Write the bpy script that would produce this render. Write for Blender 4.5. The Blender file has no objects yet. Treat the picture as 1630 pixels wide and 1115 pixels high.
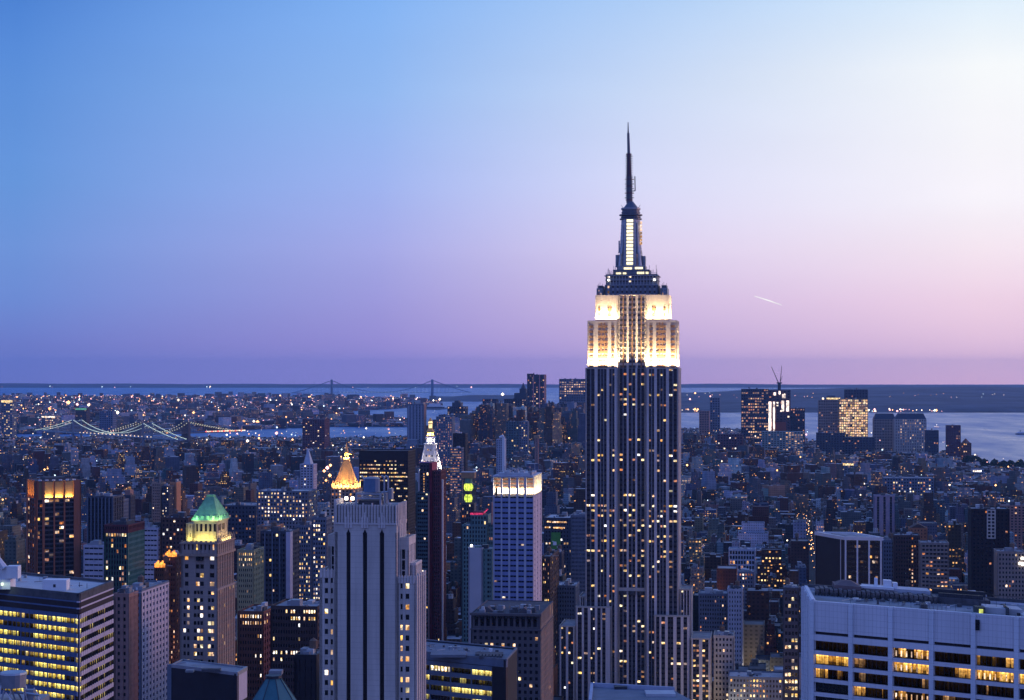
import bpy, math, random
import numpy as np
from mathutils import Vector, Matrix
R = math.radians
rnd = random.Random(7)
# ------------------------------------------------------------------ camera, sky, sun, exposure
W, H, F, EYE, CZ = 1630.0, 1115.0, 2900.0, 590.0, 260.0
sc = bpy.context.scene
COL = sc.collection
cam_d = bpy.data.cameras.new("camera"); cam = bpy.data.objects.new("camera", cam_d); COL.objects.link(cam)
cam.location = (0, 0, CZ); cam.rotation_euler = (R(90), 0, 0)
cam_d.sensor_width = 36.0; cam_d.lens = 36.0*F/W
cam_d.shift_y = (EYE - H/2)/W
cam_d.clip_start = 1.0; cam_d.clip_end = 120000.0
sc.camera = cam
sc.view_settings.view_transform = 'Standard'; sc.view_settings.look = 'None'
sc.view_settings.exposure = 0.0; sc.view_settings.gamma = 1.0
sc.cycles.use_denoising = True
sc.cycles.max_bounces = 4; sc.cycles.diffuse_bounces = 2; sc.cycles.glossy_bounces = 2
sc.cycles.transmission_bounces = 2; sc.cycles.volume_bounces = 1
sc.cycles.sample_clamp_indirect = 4.0; sc.cycles.sample_clamp_direct = 0.0
sc.cycles.use_light_tree = True
sc.cycles.pixel_filter_type = 'BLACKMAN_HARRIS'; sc.cycles.filter_width = 1.5

def lin(r, g, b, a=1.0):
    f = lambda c: (c/255.0/12.92) if c/255.0 <= 0.04045 else ((c/255.0+0.055)/1.055)**2.4
    return (f(r), f(g), f(b), a)

def ramp(nt, fac, stops, interp='LINEAR'):
    n = nt.nodes.new('ShaderNodeValToRGB'); e = n.color_ramp; e.interpolation = interp
    while len(e.elements) < len(stops): e.elements.new(0.5)
    for el, (p, c) in zip(e.elements, stops): el.position = p; el.color = c
    nt.links.new(fac, n.inputs[0]); return n.outputs[0]

def nmath(nt, op, a, b=None, c=None, clamp=False):
    n = nt.nodes.new('ShaderNodeMath'); n.operation = op; n.use_clamp = clamp
    for i, v in enumerate((a, b, c)):
        if v is None: continue
        if isinstance(v, (int, float)): n.inputs[i].default_value = v
        else: nt.links.new(v, n.inputs[i])
    return n.outputs[0]

def maprange(nt, v, a, b, c=0.0, d=1.0, smooth=False):
    n = nt.nodes.new('ShaderNodeMapRange'); n.clamp = True
    if smooth: n.interpolation_type = 'SMOOTHSTEP'
    nt.links.new(v, n.inputs[0])
    for i, x in zip((1, 2, 3, 4), (a, b, c, d)): n.inputs[i].default_value = x
    return n.outputs[0]

def mixc(nt, fac, a, b, mode='MIX'):
    n = nt.nodes.new('ShaderNodeMix'); n.data_type = 'RGBA'; n.blend_type = mode
    for s, v in ((n.inputs[0], fac), (n.inputs[6], a), (n.inputs[7], b)):
        if isinstance(v, (int, float)): s.default_value = v
        elif isinstance(v, tuple): s.default_value = v
        else: nt.links.new(v, s)
    return n.outputs[2]

def make_world():
    w = bpy.data.worlds.new("World"); sc.world = w; w.use_nodes = True
    nt = w.node_tree; nt.nodes.clear()
    out = nt.nodes.new('ShaderNodeOutputWorld'); bg = nt.nodes.new('ShaderNodeBackground')
    nt.links.new(bg.outputs[0], out.inputs[0])
    tc = nt.nodes.new('ShaderNodeTexCoord'); sp = nt.nodes.new('ShaderNodeSeparateXYZ')
    nt.links.new(tc.outputs['Generated'], sp.inputs[0])
    x, y, z = sp.outputs
    az = nmath(nt, 'ARCTAN2', x, y)
    hyp = nmath(nt, 'MAXIMUM', nmath(nt, 'SQRT', nmath(nt, 'ADD', nmath(nt, 'MULTIPLY', x, x), nmath(nt, 'MULTIPLY', y, y))), 0.001)
    t = nmath(nt, 'DIVIDE', z, hyp)
    T = maprange(nt, t, -0.014, 0.206)             # elevation over the height of the view
    def pos(py): return max(0.0, min(1.0, ((EYE-py)/F + 0.014)/0.22))
    cols = [
      [(0,(76,130,212)),(150,(94,145,220)),(300,(104,152,222)),(400,(112,150,220)),(480,(110,140,212)),(550,(112,126,202)),(612,(116,124,200))],
      [(0,(130,178,242)),(150,(146,185,242)),(300,(160,180,240)),(400,(168,172,234)),(480,(162,158,224)),(550,(158,146,216)),(612,(154,142,212))],
      [(0,(176,208,250)),(150,(202,219,249)),(300,(216,218,248)),(400,(222,209,240)),(480,(213,191,230)),(550,(202,176,222)),(612,(196,166,216))],
      [(0,(222,240,255)),(120,(250,253,255)),(330,(253,248,255)),(400,(252,236,246)),(480,(246,216,234)),(550,(242,205,228)),(612,(250,200,222))]]
    rr = [ramp(nt, T, [(pos(p), lin(*c)) for p, c in reversed(st)]) for st in cols]
    a0, a1, a2, a3 = [math.atan2(p-815, F) for p in (30, 600, 1010, 1560)]
    c = mixc(nt, maprange(nt, az, a0, a1), rr[0], rr[1])
    c = mixc(nt, maprange(nt, az, a1, a2), c, rr[2])
    c = mixc(nt, maprange(nt, az, a2, a3), c, rr[3])
    # the twilight arch opposite the sunset: lilac low down, paler blue above
    back = ramp(nt, T, [(0.0, lin(112, 118, 196)), (0.5, lin(136, 142, 222)), (1.0, lin(122, 146, 230))])
    c = mixc(nt, maprange(nt, az, 0.9, 2.0, smooth=True), c, back)
    c = mixc(nt, maprange(nt, az, -0.5, -1.2, smooth=True), c, back)
    # overhead the sky deepens
    c = mixc(nt, maprange(nt, t, 0.2, 1.3, smooth=True), c, lin(94, 134, 228))
    # below the horizon: dim reflected ground
    c = mixc(nt, maprange(nt, t, -0.05, -0.02), (0.01, 0.02, 0.06, 1), c)
    # very soft uneven veil of high haze
    nz = nt.nodes.new('ShaderNodeTexNoise'); nz.inputs['Scale'].default_value = 3.0; nz.inputs['Detail'].default_value = 3
    mp = nt.nodes.new('ShaderNodeMapping'); mp.inputs['Scale'].default_value = (1, 1, 5)
    nt.links.new(tc.outputs['Generated'], mp.inputs[0]); nt.links.new(mp.outputs[0], nz.inputs['Vector'])
    k = maprange(nt, nz.outputs[0], 0.3, 0.7, 0.97, 1.03)
    sc_ = nt.nodes.new('ShaderNodeVectorMath'); sc_.operation = 'SCALE'
    nt.links.new(c, sc_.inputs[0]); nt.links.new(k, sc_.inputs['Scale'])
    nt.links.new(sc_.outputs[0], bg.inputs[0]); bg.inputs[1].default_value = 1.0
    w.cycles.sampling_method = 'MANUAL'; w.cycles.sample_map_resolution = 512
make_world()
sun_d = bpy.data.lights.new("sun", 'SUN'); sun_d.energy = 0.9; sun_d.angle = R(14); sun_d.color = (1.0, 0.50, 0.42)
sun = bpy.data.objects.new("sun", sun_d); COL.objects.link(sun)
sun.rotation_euler = Vector((-0.93, -0.30, -0.10)).to_track_quat('-Z', 'Y').to_euler()

# ------------------------------------------------------------------ helpers
def PX(px, Y): return (px-815.0)/F*Y
def PZ(py, Y): return CZ - (py-EYE)*Y/F
def YofZ(py, z): return F*(CZ-z)/(py-EYE)
GRID = R(8.2)
def tag(o, label=None, cat=None, group=None, kind=None):
    if label: o['label'] = label
    if cat: o['category'] = cat
    if group: o['group'] = group
    if kind: o['kind'] = kind
    return o
def empty(name, loc, rz=0.0):
    o = bpy.data.objects.new(name, None); COL.objects.link(o); o.location = loc; o.rotation_euler = (0, 0, rz)
    o.empty_display_size = 5; return o

class MB:
    def __init__(s): s.v = []; s.f = []; s.m = []; s.mats = []
    def mi(s, m):
        if m not in s.mats: s.mats.append(m)
        return s.mats.index(m)
    def add(s, vs, fs, m):
        k = len(s.v); s.v.extend(vs); i = s.mi(m)
        for f in fs: s.f.append(tuple(k+q for q in f)); s.m.append(i)
    def box(s, x0, x1, y0, y1, z0, z1, m):
        s.add([(x0,y0,z0),(x1,y0,z0),(x1,y1,z0),(x0,y1,z0),(x0,y0,z1),(x1,y0,z1),(x1,y1,z1),(x0,y1,z1)],
              [(0,3,2,1),(4,5,6,7),(0,1,5,4),(1,2,6,5),(2,3,7,6),(3,0,4,7)], m)
    def prism(s, poly, z0, z1, m, top=None, bottom=True):
        n = len(poly); tp = top or poly
        s.add([(p[0],p[1],z0) for p in poly]+[(p[0],p[1],z1) for p in tp],
              [(i,(i+1)%n,(i+1)%n+n,i+n) for i in range(n)]+[tuple(range(n,2*n))]+([tuple(reversed(range(n)))] if bottom else []), m)
    def cone(s, cx, cy, r0, r1, z0, z1, m, n=10, rot=0.0):
        a = [2*math.pi*i/n+rot for i in range(n)]
        s.prism([(cx+r0*math.cos(t), cy+r0*math.sin(t)) for t in a], z0, z1, m, [(cx+r1*math.cos(t), cy+r1*math.sin(t)) for t in a])
    def bar(s, a, b, r, m, n=5, r2=None):
        a = Vector(a); b = Vector(b); d = (b-a).normalized(); r2 = r if r2 is None else r2
        u = d.orthogonal().normalized(); w = d.cross(u)
        vs = [tuple(a+(u*math.cos(t)+w*math.sin(t))*r) for t in [2*math.pi*i/n for i in range(n)]]
        vs += [tuple(b+(u*math.cos(t)+w*math.sin(t))*r2) for t in [2*math.pi*i/n for i in range(n)]]
        s.add(vs, [(i,(i+1)%n,(i+1)%n+n,i+n) for i in range(n)]+[tuple(range(n,2*n)), tuple(reversed(range(n)))], m)
    def fbox(s, P, u, u0, u1, z0, z1, o0, o1, m):
        """box on a facade: from u0 to u1 along it, o0..o1 out of it (negative = inwards)"""
        nx, ny = u[1], -u[0]
        q = [(P[0]+u[0]*a+nx*o, P[1]+u[1]*a+ny*o) for a, o in ((u0,o1),(u1,o1),(u1,o0),(u0,o0))]
        s.prism(q, z0, z1, m)
    def build(s, name, parent=None, smooth=False):
        if not s.f: return None
        me = bpy.data.meshes.new(name); me.from_pydata(s.v, [], s.f)
        for m in s.mats: me.materials.append(m)
        me.polygons.foreach_set('material_index', s.m)
        if smooth: me.polygons.foreach_set('use_smooth', [True]*len(s.f))
        me.update()
        o = bpy.data.objects.new(name, me); COL.objects.link(o)
        if parent: o.parent = parent
        return o

MATS = {}
def mat(name, col, rough=0.8, metal=0.0, var=0.18, scale=0.25, spec=0.3, streak=False):
    if name in MATS: return MATS[name]
    m = bpy.data.materials.new(name); m.use_nodes = True; nt = m.node_tree
    b = nt.nodes['Principled BSDF']
    tc = nt.nodes.new('ShaderNodeTexCoord'); nz = nt.nodes.new('ShaderNodeTexNoise')
    mp = nt.nodes.new('ShaderNodeMapping'); mp.inputs['Scale'].default_value = (1, 1, 0.15 if streak else 1)
    nt.links.new(tc.outputs['Object'], mp.inputs[0]); nt.links.new(mp.outputs[0], nz.inputs['Vector'])
    nz.inputs['Scale'].default_value = scale; nz.inputs['Detail'].default_value = 6; nz.inputs['Roughness'].default_value = 0.65
    c0 = tuple(max(0, x*(1-var)) for x in col[:3])+(1,); c1 = tuple(min(1, x*(1+var)) for x in col[:3])+(1,)
    cr = ramp(nt, nz.outputs[0], [(0.3, c0), (0.7, c1)])
    if streak:                                          # rain streaks, courses of stone and a blotchy second tone
        sx = nt.nodes.new('ShaderNodeSeparateXYZ'); nt.links.new(tc.outputs['Object'], sx.inputs[0])
        fz = nmath(nt, 'FRACT', nmath(nt, 'MULTIPLY', sx.outputs[2], 0.55)); jt = nmath(nt, 'LESS_THAN', fz, 0.1)
        n2 = nt.nodes.new('ShaderNodeTexNoise'); n2.inputs['Scale'].default_value = 0.05; n2.inputs['Detail'].default_value = 5; nt.links.new(tc.outputs['Object'], n2.inputs['Vector'])
        cr = mixc(nt, nmath(nt, 'MULTIPLY', jt, 0.35), cr, tuple(x*0.55 for x in col[:3])+(1,))
        cr = mixc(nt, maprange(nt, n2.outputs[0], 0.35, 0.7, 0.0, 0.4), cr, tuple(x*0.72 for x in col[:3])+(1,))
        n3 = nt.nodes.new('ShaderNodeTexNoise'); n3.inputs['Scale'].default_value = 1.1; n3.inputs['Detail'].default_value = 4; m3 = nt.nodes.new('ShaderNodeMapping'); m3.inputs['Scale'].default_value = (1, 1, 0.03)
        nt.links.new(tc.outputs['Object'], m3.inputs[0]); nt.links.new(m3.outputs[0], n3.inputs['Vector'])
        cr = mixc(nt, maprange(nt, n3.outputs[0], 0.52, 0.75, 0.0, 0.35), cr, tuple(x*0.6 for x in col[:3])+(1,))
    nt.links.new(cr, b.inputs['Base Color'])
    b.inputs['Roughness'].default_value = rough; b.inputs['Metallic'].default_value = metal
    b.inputs['Specular IOR Level'].default_value = spec
    MATS[name] = m; return m

def glow(name, col, strength, var=0.5, scale=0.6, sample=False):
    """something that gives off light: a lit room seen through its window, a lamp"""
    if name in MATS: return MATS[name]
    m = bpy.data.materials.new(name); m.use_nodes = True; nt = m.node_tree; nt.nodes.clear()
    out = nt.nodes.new('ShaderNodeOutputMaterial'); e = nt.nodes.new('ShaderNodeEmission')
    g = nt.nodes.new('ShaderNodeNewGeometry'); nz = nt.nodes.new('ShaderNodeTexNoise')
    nz.inputs['Scale'].default_value = scale; nz.inputs['Detail'].default_value = 3
    nt.links.new(g.outputs['Position'], nz.inputs['Vector'])
    k = maprange(nt, nz.outputs[0], 0.35, 0.65, strength*(1-var), strength*(1+var))
    if 'room' in name:                                  # every room has its own lamp colour, blinds and brightness
        vo = nt.nodes.new('ShaderNodeTexVoronoi'); vo.inputs['Scale'].default_value = 0.45; nt.links.new(g.outputs['Position'], vo.inputs['Vector'])
        sq = nt.nodes.new('ShaderNodeSeparateColor'); nt.links.new(vo.outputs['Color'], sq.inputs[0])
        k = nmath(nt, 'MULTIPLY', k, maprange(nt, sq.outputs[0], 0.1, 0.9, 0.3, 1.45))
        cw = (1.0, min(1, col[1]*1.18), min(1, col[2]*2.0+0.12), 1); co = (1.0, col[1]*0.72, col[2]*0.5, 1)
        cc = mixc(nt, maprange(nt, sq.outputs[1], 0.15, 0.85), co, cw); nt.links.new(cc, e.inputs[0])
    else: e.inputs[0].default_value = col
    nt.links.new(k, e.inputs[1])
    nt.links.new(e.outputs[0], out.inputs[0])
    m.cycles.emission_sampling = 'FRONT' if sample else 'NONE'
    MATS[name] = m; return m

def interior(name, col, strength, z0, fh, t0, t1, bay=1.5, dens=0.5, dark=0.03):
    """an office floor seen through its glass: ceiling lights brightest at the top of the pane, rooms, blinds and
    partitions along the front, whole stretches switched off; z0 is the ceiling of the top floor, fh the floor height,
    t0..t1 the part of a floor that the pane fills"""
    if name in MATS: return MATS[name]
    m = bpy.data.materials.new(name); m.use_nodes = True; nt = m.node_tree; nt.nodes.clear()
    out = nt.nodes.new('ShaderNodeOutputMaterial'); e = nt.nodes.new('ShaderNodeEmission')
    g = nt.nodes.new('ShaderNodeNewGeometry'); sp = nt.nodes.new('ShaderNodeSeparateXYZ'); nt.links.new(g.outputs['Position'], sp.inputs[0])
    d = nmath(nt, 'DIVIDE', nmath(nt, 'SUBTRACT', z0, sp.outputs[2]), fh)
    fl = nmath(nt, 'FLOOR', d); fz = maprange(nt, nmath(nt, 'FRACT', d), t0, t1)
    run = nmath(nt, 'DIVIDE', nmath(nt, 'SUBTRACT', sp.outputs[0], sp.outputs[1]), bay)
    def rn(a, b, s_):
        cb = nt.nodes.new('ShaderNodeCombineXYZ'); nt.links.new(a, cb.inputs[0]); nt.links.new(b, cb.inputs[1]); cb.inputs[2].default_value = s_
        w = nt.nodes.new('ShaderNodeTexWhiteNoise'); w.noise_dimensions = '3D'; nt.links.new(cb.outputs[0], w.inputs['Vector']); return w
    cell = rn(nmath(nt, 'FLOOR', run), fl, 1.0); room = rn(nmath(nt, 'FLOOR', nmath(nt, 'MULTIPLY', run, 0.23)), fl, 2.0); col_ = rn(nmath(nt, 'FLOOR', nmath(nt, 'MULTIPLY', run, 0.31)), nmath(nt, 'MULTIPLY', fl, 0.0), 3.0)
    grad = maprange(nt, fz, 0.0, 1.0, 1.5, 0.45)
    ceil = nmath(nt, 'MULTIPLY', nmath(nt, 'LESS_THAN', fz, 0.2), nmath(nt, 'GREATER_THAN', cell.outputs[0], 0.45))
    desk = nmath(nt, 'MULTIPLY', nmath(nt, 'GREATER_THAN', fz, 0.66), nmath(nt, 'LESS_THAN', cell.outputs[0], 0.5))
    b = maprange(nt, cell.outputs[0], 0.0, 1.0, 0.35, 1.25)
    on = maprange(nt, nmath(nt, 'ADD', nmath(nt, 'MULTIPLY', room.outputs[0], 0.6), nmath(nt, 'MULTIPLY', col_.outputs[0], 0.4)), 1-dens-0.08, 1-dens+0.08, dark, 1.0)
    nz = nt.nodes.new('ShaderNodeTexNoise'); nz.inputs['Scale'].default_value = 1.6; nz.inputs['Detail'].default_value = 4; nt.links.new(g.outputs['Position'], nz.inputs['Vector'])
    k = nmath(nt, 'MULTIPLY', nmath(nt, 'MULTIPLY', grad, b), on); k = nmath(nt, 'MULTIPLY', k, maprange(nt, nz.outputs[0], 0.35, 0.65, 0.55, 1.35))
    k = nmath(nt, 'MULTIPLY', k, nmath(nt, 'ADD', nmath(nt, 'MULTIPLY', ceil, 0.9), 1.0)); k = nmath(nt, 'MULTIPLY', k, nmath(nt, 'SUBTRACT', 1.0, nmath(nt, 'MULTIPLY', desk, 0.75)))
    cc = mixc(nt, cell.outputs[0], (col[0], col[1]*0.82, col[2]*0.6, 1), (col[0], min(1, col[1]*1.16), min(1, col[2]*1.6+0.02), 1))
    nt.links.new(cc, e.inputs[0]); nt.links.new(nmath(nt, 'MULTIPLY', k, strength), e.inputs[1]); nt.links.new(e.outputs[0], out.inputs[0])
    m.cycles.emission_sampling = 'NONE'
    MATS[name] = m; return m

LIME = mat('limestone', (0.46, 0.42, 0.38), 0.85, streak=True)
LIME_L = mat('pale_limestone', (0.58, 0.52, 0.46), 0.85, streak=True)
TAN = mat('tan_stone', (0.36, 0.27, 0.22), 0.85, streak=True)
WHITEC = mat('white_travertine', (0.60, 0.60, 0.62), 0.7, var=0.06, streak=True)
BRICK = mat('brown_brick', (0.17, 0.075, 0.055), 0.9)
MAROON = mat('dark_red_brick', (0.125, 0.038, 0.05), 0.8)
DARKM = mat('dark_metal', (0.05, 0.055, 0.07), 0.5, 0.4)
GREYM = mat('grey_metal', (0.30, 0.32, 0.36), 0.5, 0.5)
ALU = mat('aluminium', (0.42, 0.44, 0.48), 0.45, 0.6)
CONC = mat('concrete', (0.32, 0.32, 0.32), 0.9)
ROOF = mat('grey_roof', (0.26, 0.27, 0.29), 0.95, var=0.35, scale=0.12)
ROOFL = mat('light_roof', (0.48, 0.49, 0.50), 0.9, var=0.15, scale=0.2)
ROOFD = mat('dark_roof', (0.09, 0.09, 0.10), 0.9, var=0.4, scale=0.3)
SPAN = mat('dark_spandrel', (0.07, 0.07, 0.085), 0.6, 0.3)
GLASS = mat('dark_window_glass', (0.012, 0.014, 0.022), 0.12, 0.0, var=0.5, scale=0.4, spec=0.5)
GLASSB = mat('blue_window_glass', (0.05, 0.09, 0.22), 0.18, 0.3, var=0.2, scale=0.4, spec=0.6)
TEAL = mat('teal_cladding', (0.10, 0.20, 0.21), 0.6)
COPPER = mat('green_copper', (0.13, 0.31, 0.22), 0.7, var=0.25, scale=0.5)
GOLD = mat('gilded_tiles', (0.80, 0.42, 0.13), 0.5, 0.1, var=0.15, scale=0.5)
WHITE = mat('white_paint', (0.75, 0.75, 0.76), 0.6, var=0.05)
WOOD = mat('weathered_wood', (0.16, 0.11, 0.08), 0.9, scale=2.0)
G_WARM = glow('warm_lit_room', (1.0, 0.62, 0.22, 1), 1.2)
G_YEL = glow('yellow_lit_room', (1.0, 0.74, 0.22, 1), 1.4)
G_WHT = glow('white_lit_room', (1.0, 0.84, 0.52, 1), 2.0)
G_ORG = glow('orange_lit_room', (1.0, 0.42, 0.13, 1), 0.6)
G_DIM = glow('dimly_lit_room', (0.9, 0.62, 0.30, 1), 0.32)
G_LAMP = glow('white_lamp', (1.0, 0.92, 0.78, 1), 9.0, 0.1)
G_STRIP = glow('warm_white_glass_strip', (1.0, 0.86, 0.52, 1), 1.9, 0.15)
G_BLUE = glow('blue_lit_room', (0.30, 0.55, 1.0, 1), 0.6)
LITS = {'warm': G_WARM, 'yellow': G_YEL, 'white': G_WHT, 'orange': G_ORG, 'dim': G_DIM, 'blue': G_BLUE}

def area(loc, aim, sx, sy, watts, col, spread=150):
    d = bpy.data.lights.new('floodlight', 'AREA'); d.shape = 'RECTANGLE'; d.size = sx; d.size_y = sy
    d.energy = watts; d.color = col; d.spread = R(spread)
    o = bpy.data.objects.new('floodlight', d); COL.objects.link(o); o.location = loc
    return o
def flood(parent, loc, aim, along, sx, sy, watts, col, spread=150):
    """a strip of floodlights on a ledge; loc, aim and along in the parent's axes"""
    o = area(loc, aim, sx, sy, watts, col, spread)
    z = -Vector(aim).normalized(); x = Vector(along).normalized(); y = z.cross(x).normalized(); x = y.cross(z)
    o.matrix_world = Matrix.Identity(4)
    mt = Matrix((x, y, z)).transposed().to_4x4(); mt.translation = Vector(loc)
    o.parent = parent; o.matrix_local = mt
    return o

# ------------------------------------------------------------------ a building made of tiers with real piers, spandrels and panes
WINMESH = {}
def pane_mesh(w, h, m):
    k = (round(w, 1), round(h, 1), m.name)
    if k not in WINMESH:
        b = MB(); b.box(-k[0]/2, k[0]/2, -0.03, 0.03, 0, k[1], m)
        me = bpy.data.meshes.new('window'); me.from_pydata(b.v, [], b.f); me.materials.append(m); me.update()
        WINMESH[k] = me
    return WINMESH[k]

class Bld:
    def __init__(s, name, label, cat, loc, rz=0.0, group=None):
        s.root = empty(name, loc, rz); tag(s.root, label, cat, group)
        s.p = {}; s.lit = []; s.rz = rz; s.kinds = {}
    def mb(s, part): return s.p.setdefault(part, MB())
    def piece(s, part):
        s.np = getattr(s, 'np', 0)+1; return s.mb(part+'#%d' % s.np)
    def facade(s, A, B, z0, z1, nb=None, bays=None, fh=3.7, wh=0.62, dep=0.5, wall=LIME, sp=None, glass=GLASS,
               margin=1.0, ratio=0.5, mull=0.35, lit=0.1, kinds=('warm','yellow','white'), top=0.0, bot=0.0, spout=-0.2,
               rowf=None, ribbon=False, mullm=None):
        L = math.hypot(B[0]-A[0], B[1]-A[1]); u = ((B[0]-A[0])/L, (B[1]-A[1])/L)
        sp = sp or wall; mullm = mullm or sp
        w = s.mb('wall'); g = s.mb('window_glass')
        if bays is None:
            pitch = (L-2*margin)/nb; ww = pitch*ratio
            bays = [(margin+pitch*(i+0.5)-ww/2, margin+pitch*(i+0.5)+ww/2, 1) for i in range(nb)]
        g.fbox(A, u, 0.3, L-0.3, z0, z1-0.1, -dep-0.3, -dep, glass)
        edges = [0.0]
        for b in bays: edges += [b[0], b[1]]
        edges.append(L)
        for i in range(0, len(edges), 2):
            if edges[i+1]-edges[i] > 0.02: w.fbox(A, u, edges[i], edges[i+1], z0, z1, -dep-0.02, 0.0, wall)
        nf = max(1, int(round((z1-z0-top-bot)/fh))); fh = (z1-z0-top-bot)/nf
        if top > 0: w.fbox(A, u, 0, L, z1-top, z1+0.02, -dep-0.01, 0.02, wall)
        if bot > 0: w.fbox(A, u, 0, L, z0-0.02, z0+bot, -dep-0.01, 0.02, wall)
        sh = fh*(1-wh)
        for r in range(nf):
            zz = z0+bot+r*fh
            w.fbox(A, u, 0.05, L-0.05, zz, zz+sh, -dep-0.015, spout, sp)
        for (a, b, n) in bays:
            for k in range(1, n):
                c = a+(b-a)*k/n; w.fbox(A, u, c-mull/2, c+mull/2, z0, z1, -dep-0.018, spout+0.04, mullm)
            for r in range(nf):
                zz = z0+bot+r*fh+sh
                for k in range(n):
                    ua = a+(b-a)*k/n+(mull/2 if k else 0.03); ub = a+(b-a)*(k+1)/n-(mull/2 if k < n-1 else 0.03)
                    pr = lit if rowf is None else rowf(r, nf, (ua+ub)/2/L)*lit
                    if rnd.random() < pr:
                        c = (ua+ub)/2; o = -dep+0.05
                        s.lit.append(((A[0]+u[0]*c+u[1]*o, A[1]+u[1]*c-u[0]*o, zz), u, ub-ua, fh*wh-0.1, rnd.choice(kinds)))
    def tier(s, poly, z0, z1, specs, wall=LIME, roof=ROOF, parapet=0.9, default=None):
        n = len(poly); cx = sum(p[0] for p in poly)/n; cy = sum(p[1] for p in poly)/n
        dep = 0.95
        # inner body: offset each edge inwards
        inn = inset(poly, dep)
        s.mb('wall').prism(inn, z0, z1-0.3, wall)
        for i in range(n):
            A, B = poly[i], poly[(i+1)%n]
            sp = specs.get(i, default)
            if sp is None:
                L = math.hypot(B[0]-A[0], B[1]-A[1]); u = ((B[0]-A[0])/L, (B[1]-A[1])/L)
                s.mb('wall').fbox(A, u, 0, L, z0, z1, -dep-0.1, 0, wall)
            else:
                k = dict(wall=wall); k.update(sp); s.facade(A, B, z0, z1, **k)
        rp = inset(poly, 0.35)
        rfp = s.piece('roof'); rfp.prism(rp, z1-0.29, z1+0.01, roof)
        if parapet > 0:
            for i in range(n):
                A, B = poly[i], poly[(i+1)%n]
                L = math.hypot(B[0]-A[0], B[1]-A[1]); u = ((B[0]-A[0])/L, (B[1]-A[1])/L)
                rfp.fbox(A, u, 0, L-0.5, z1+0.012, z1+parapet, -0.5, 0.03, wall)
    def lamp(s, x, y, z, r=0.8, m=None, name='lamp'):
        s.mb(name).cone(x, y, r, r, z, z+2*r, m or G_LAMP, 6)
    def done(s, maxw=100):
        for part, b in s.p.items():
            if b.f:
                o = b.build(part.split('#')[0], s.root)
                if part in s.kinds: o['kind'] = s.kinds[part]
                if part == 'roof_plant' and len(b.f) > 60: o['kind'] = 'stuff'
        # windows with light behind them: the largest are parts, any past a hundred one mass
        L = sorted(s.lit, key=lambda q: -q[2]*q[3]*(1.5 if q[1][0] > 0.5 else 1.0)+rnd.random()*0.01)
        rest = MB()
        for i, (p, u, w, h, kd) in enumerate(L):
            if i < maxw:
                o = bpy.data.objects.new('window', pane_mesh(w, h, LITS[kd])); COL.objects.link(o)
                o.parent = s.root; o.location = p; o.rotation_euler = (0, 0, math.atan2(u[1], u[0]))
            else:
                rest.fbox((p[0], p[1]), u, -w/2, w/2, p[2], p[2]+h, -0.03, 0.03, LITS[kd])
        if rest.f: rest.build('lit_window_rows', s.root)['kind'] = 'stuff'
        return s.root

def inset(poly, d):
    n = len(poly); out = []
    for i in range(n):
        p0, p1, p2 = poly[i-1], poly[i], poly[(i+1)%n]
        def ln(a, b):
            L = math.hypot(b[0]-a[0], b[1]-a[1]); ux, uy = (b[0]-a[0])/L, (b[1]-a[1])/L
            return (a[0]-uy*d, a[1]+ux*d), (ux, uy)
        (q, u), (r_, v) = ln(p0, p1), ln(p1, p2)
        den = u[0]*v[1]-u[1]*v[0]
        if abs(den) < 1e-6: out.append(r_); continue
        t = ((r_[0]-q[0])*v[1]-(r_[1]-q[1])*v[0])/den
        out.append((q[0]+u[0]*t, q[1]+u[1]*t))
    return out
def rect(x0, x1, y0, y1): return [(x0, y0), (x1, y0), (x1, y1), (x0, y1)]
def clutter(part, poly, z, n, seed, big=1.0):
    """small plant on a flat roof: fans, ducts, pipes, hatches, scattered inside the outline"""
    q = random.Random(seed); n_ = len(poly); cx = sum(p[0] for p in poly)/n_; cy = sum(p[1] for p in poly)/n_
    for _ in range(n):
        i = q.randrange(n_); a, b = poly[i], poly[(i+1)%n_]; s_, t_ = q.random(), q.random()**0.5*0.82
        x = cx+((a[0]*(1-s_)+b[0]*s_)-cx)*t_; y = cy+((a[1]*(1-s_)+b[1]*s_)-cy)*t_; m = q.choice((GREYM, ROOFL, ROOFD, ALU, ROOFD, WHITE, CONC)); k = q.random()
        if k < 0.4: e, f = q.uniform(0.5, 2.2)*big, q.uniform(0.5, 2.0)*big; part.box(x, x+e, y, y+f, z, z+q.uniform(0.4, 1.8)*big, m)
        elif k < 0.6: part.cone(x, y, 0.6*big, 0.6*big, z, z+0.9*big, m, 8); part.cone(x, y, 0.75*big, 0.7*big, z+0.9*big, z+1.1*big, DARKM, 8)
        elif k < 0.85: l = q.uniform(2, 9)*big; part.bar((x, y, z+0.5), (x+l*q.choice((0, 1)), y+l*q.choice((0.1, 1)), z+0.5), 0.16*big, m, 5)
        else: part.bar((x, y, z), (x, y, z+q.uniform(1.5, 3.5)), 0.07*big, DARKM, 4)
def gloc(px, Y): return (PX(px, Y), Y, 0.0)

HERO_RECTS = []   # ground circles kept free of other buildings: (x, y, r)
def keep(x, y, r): HERO_RECTS.append((x, y, r))
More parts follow.
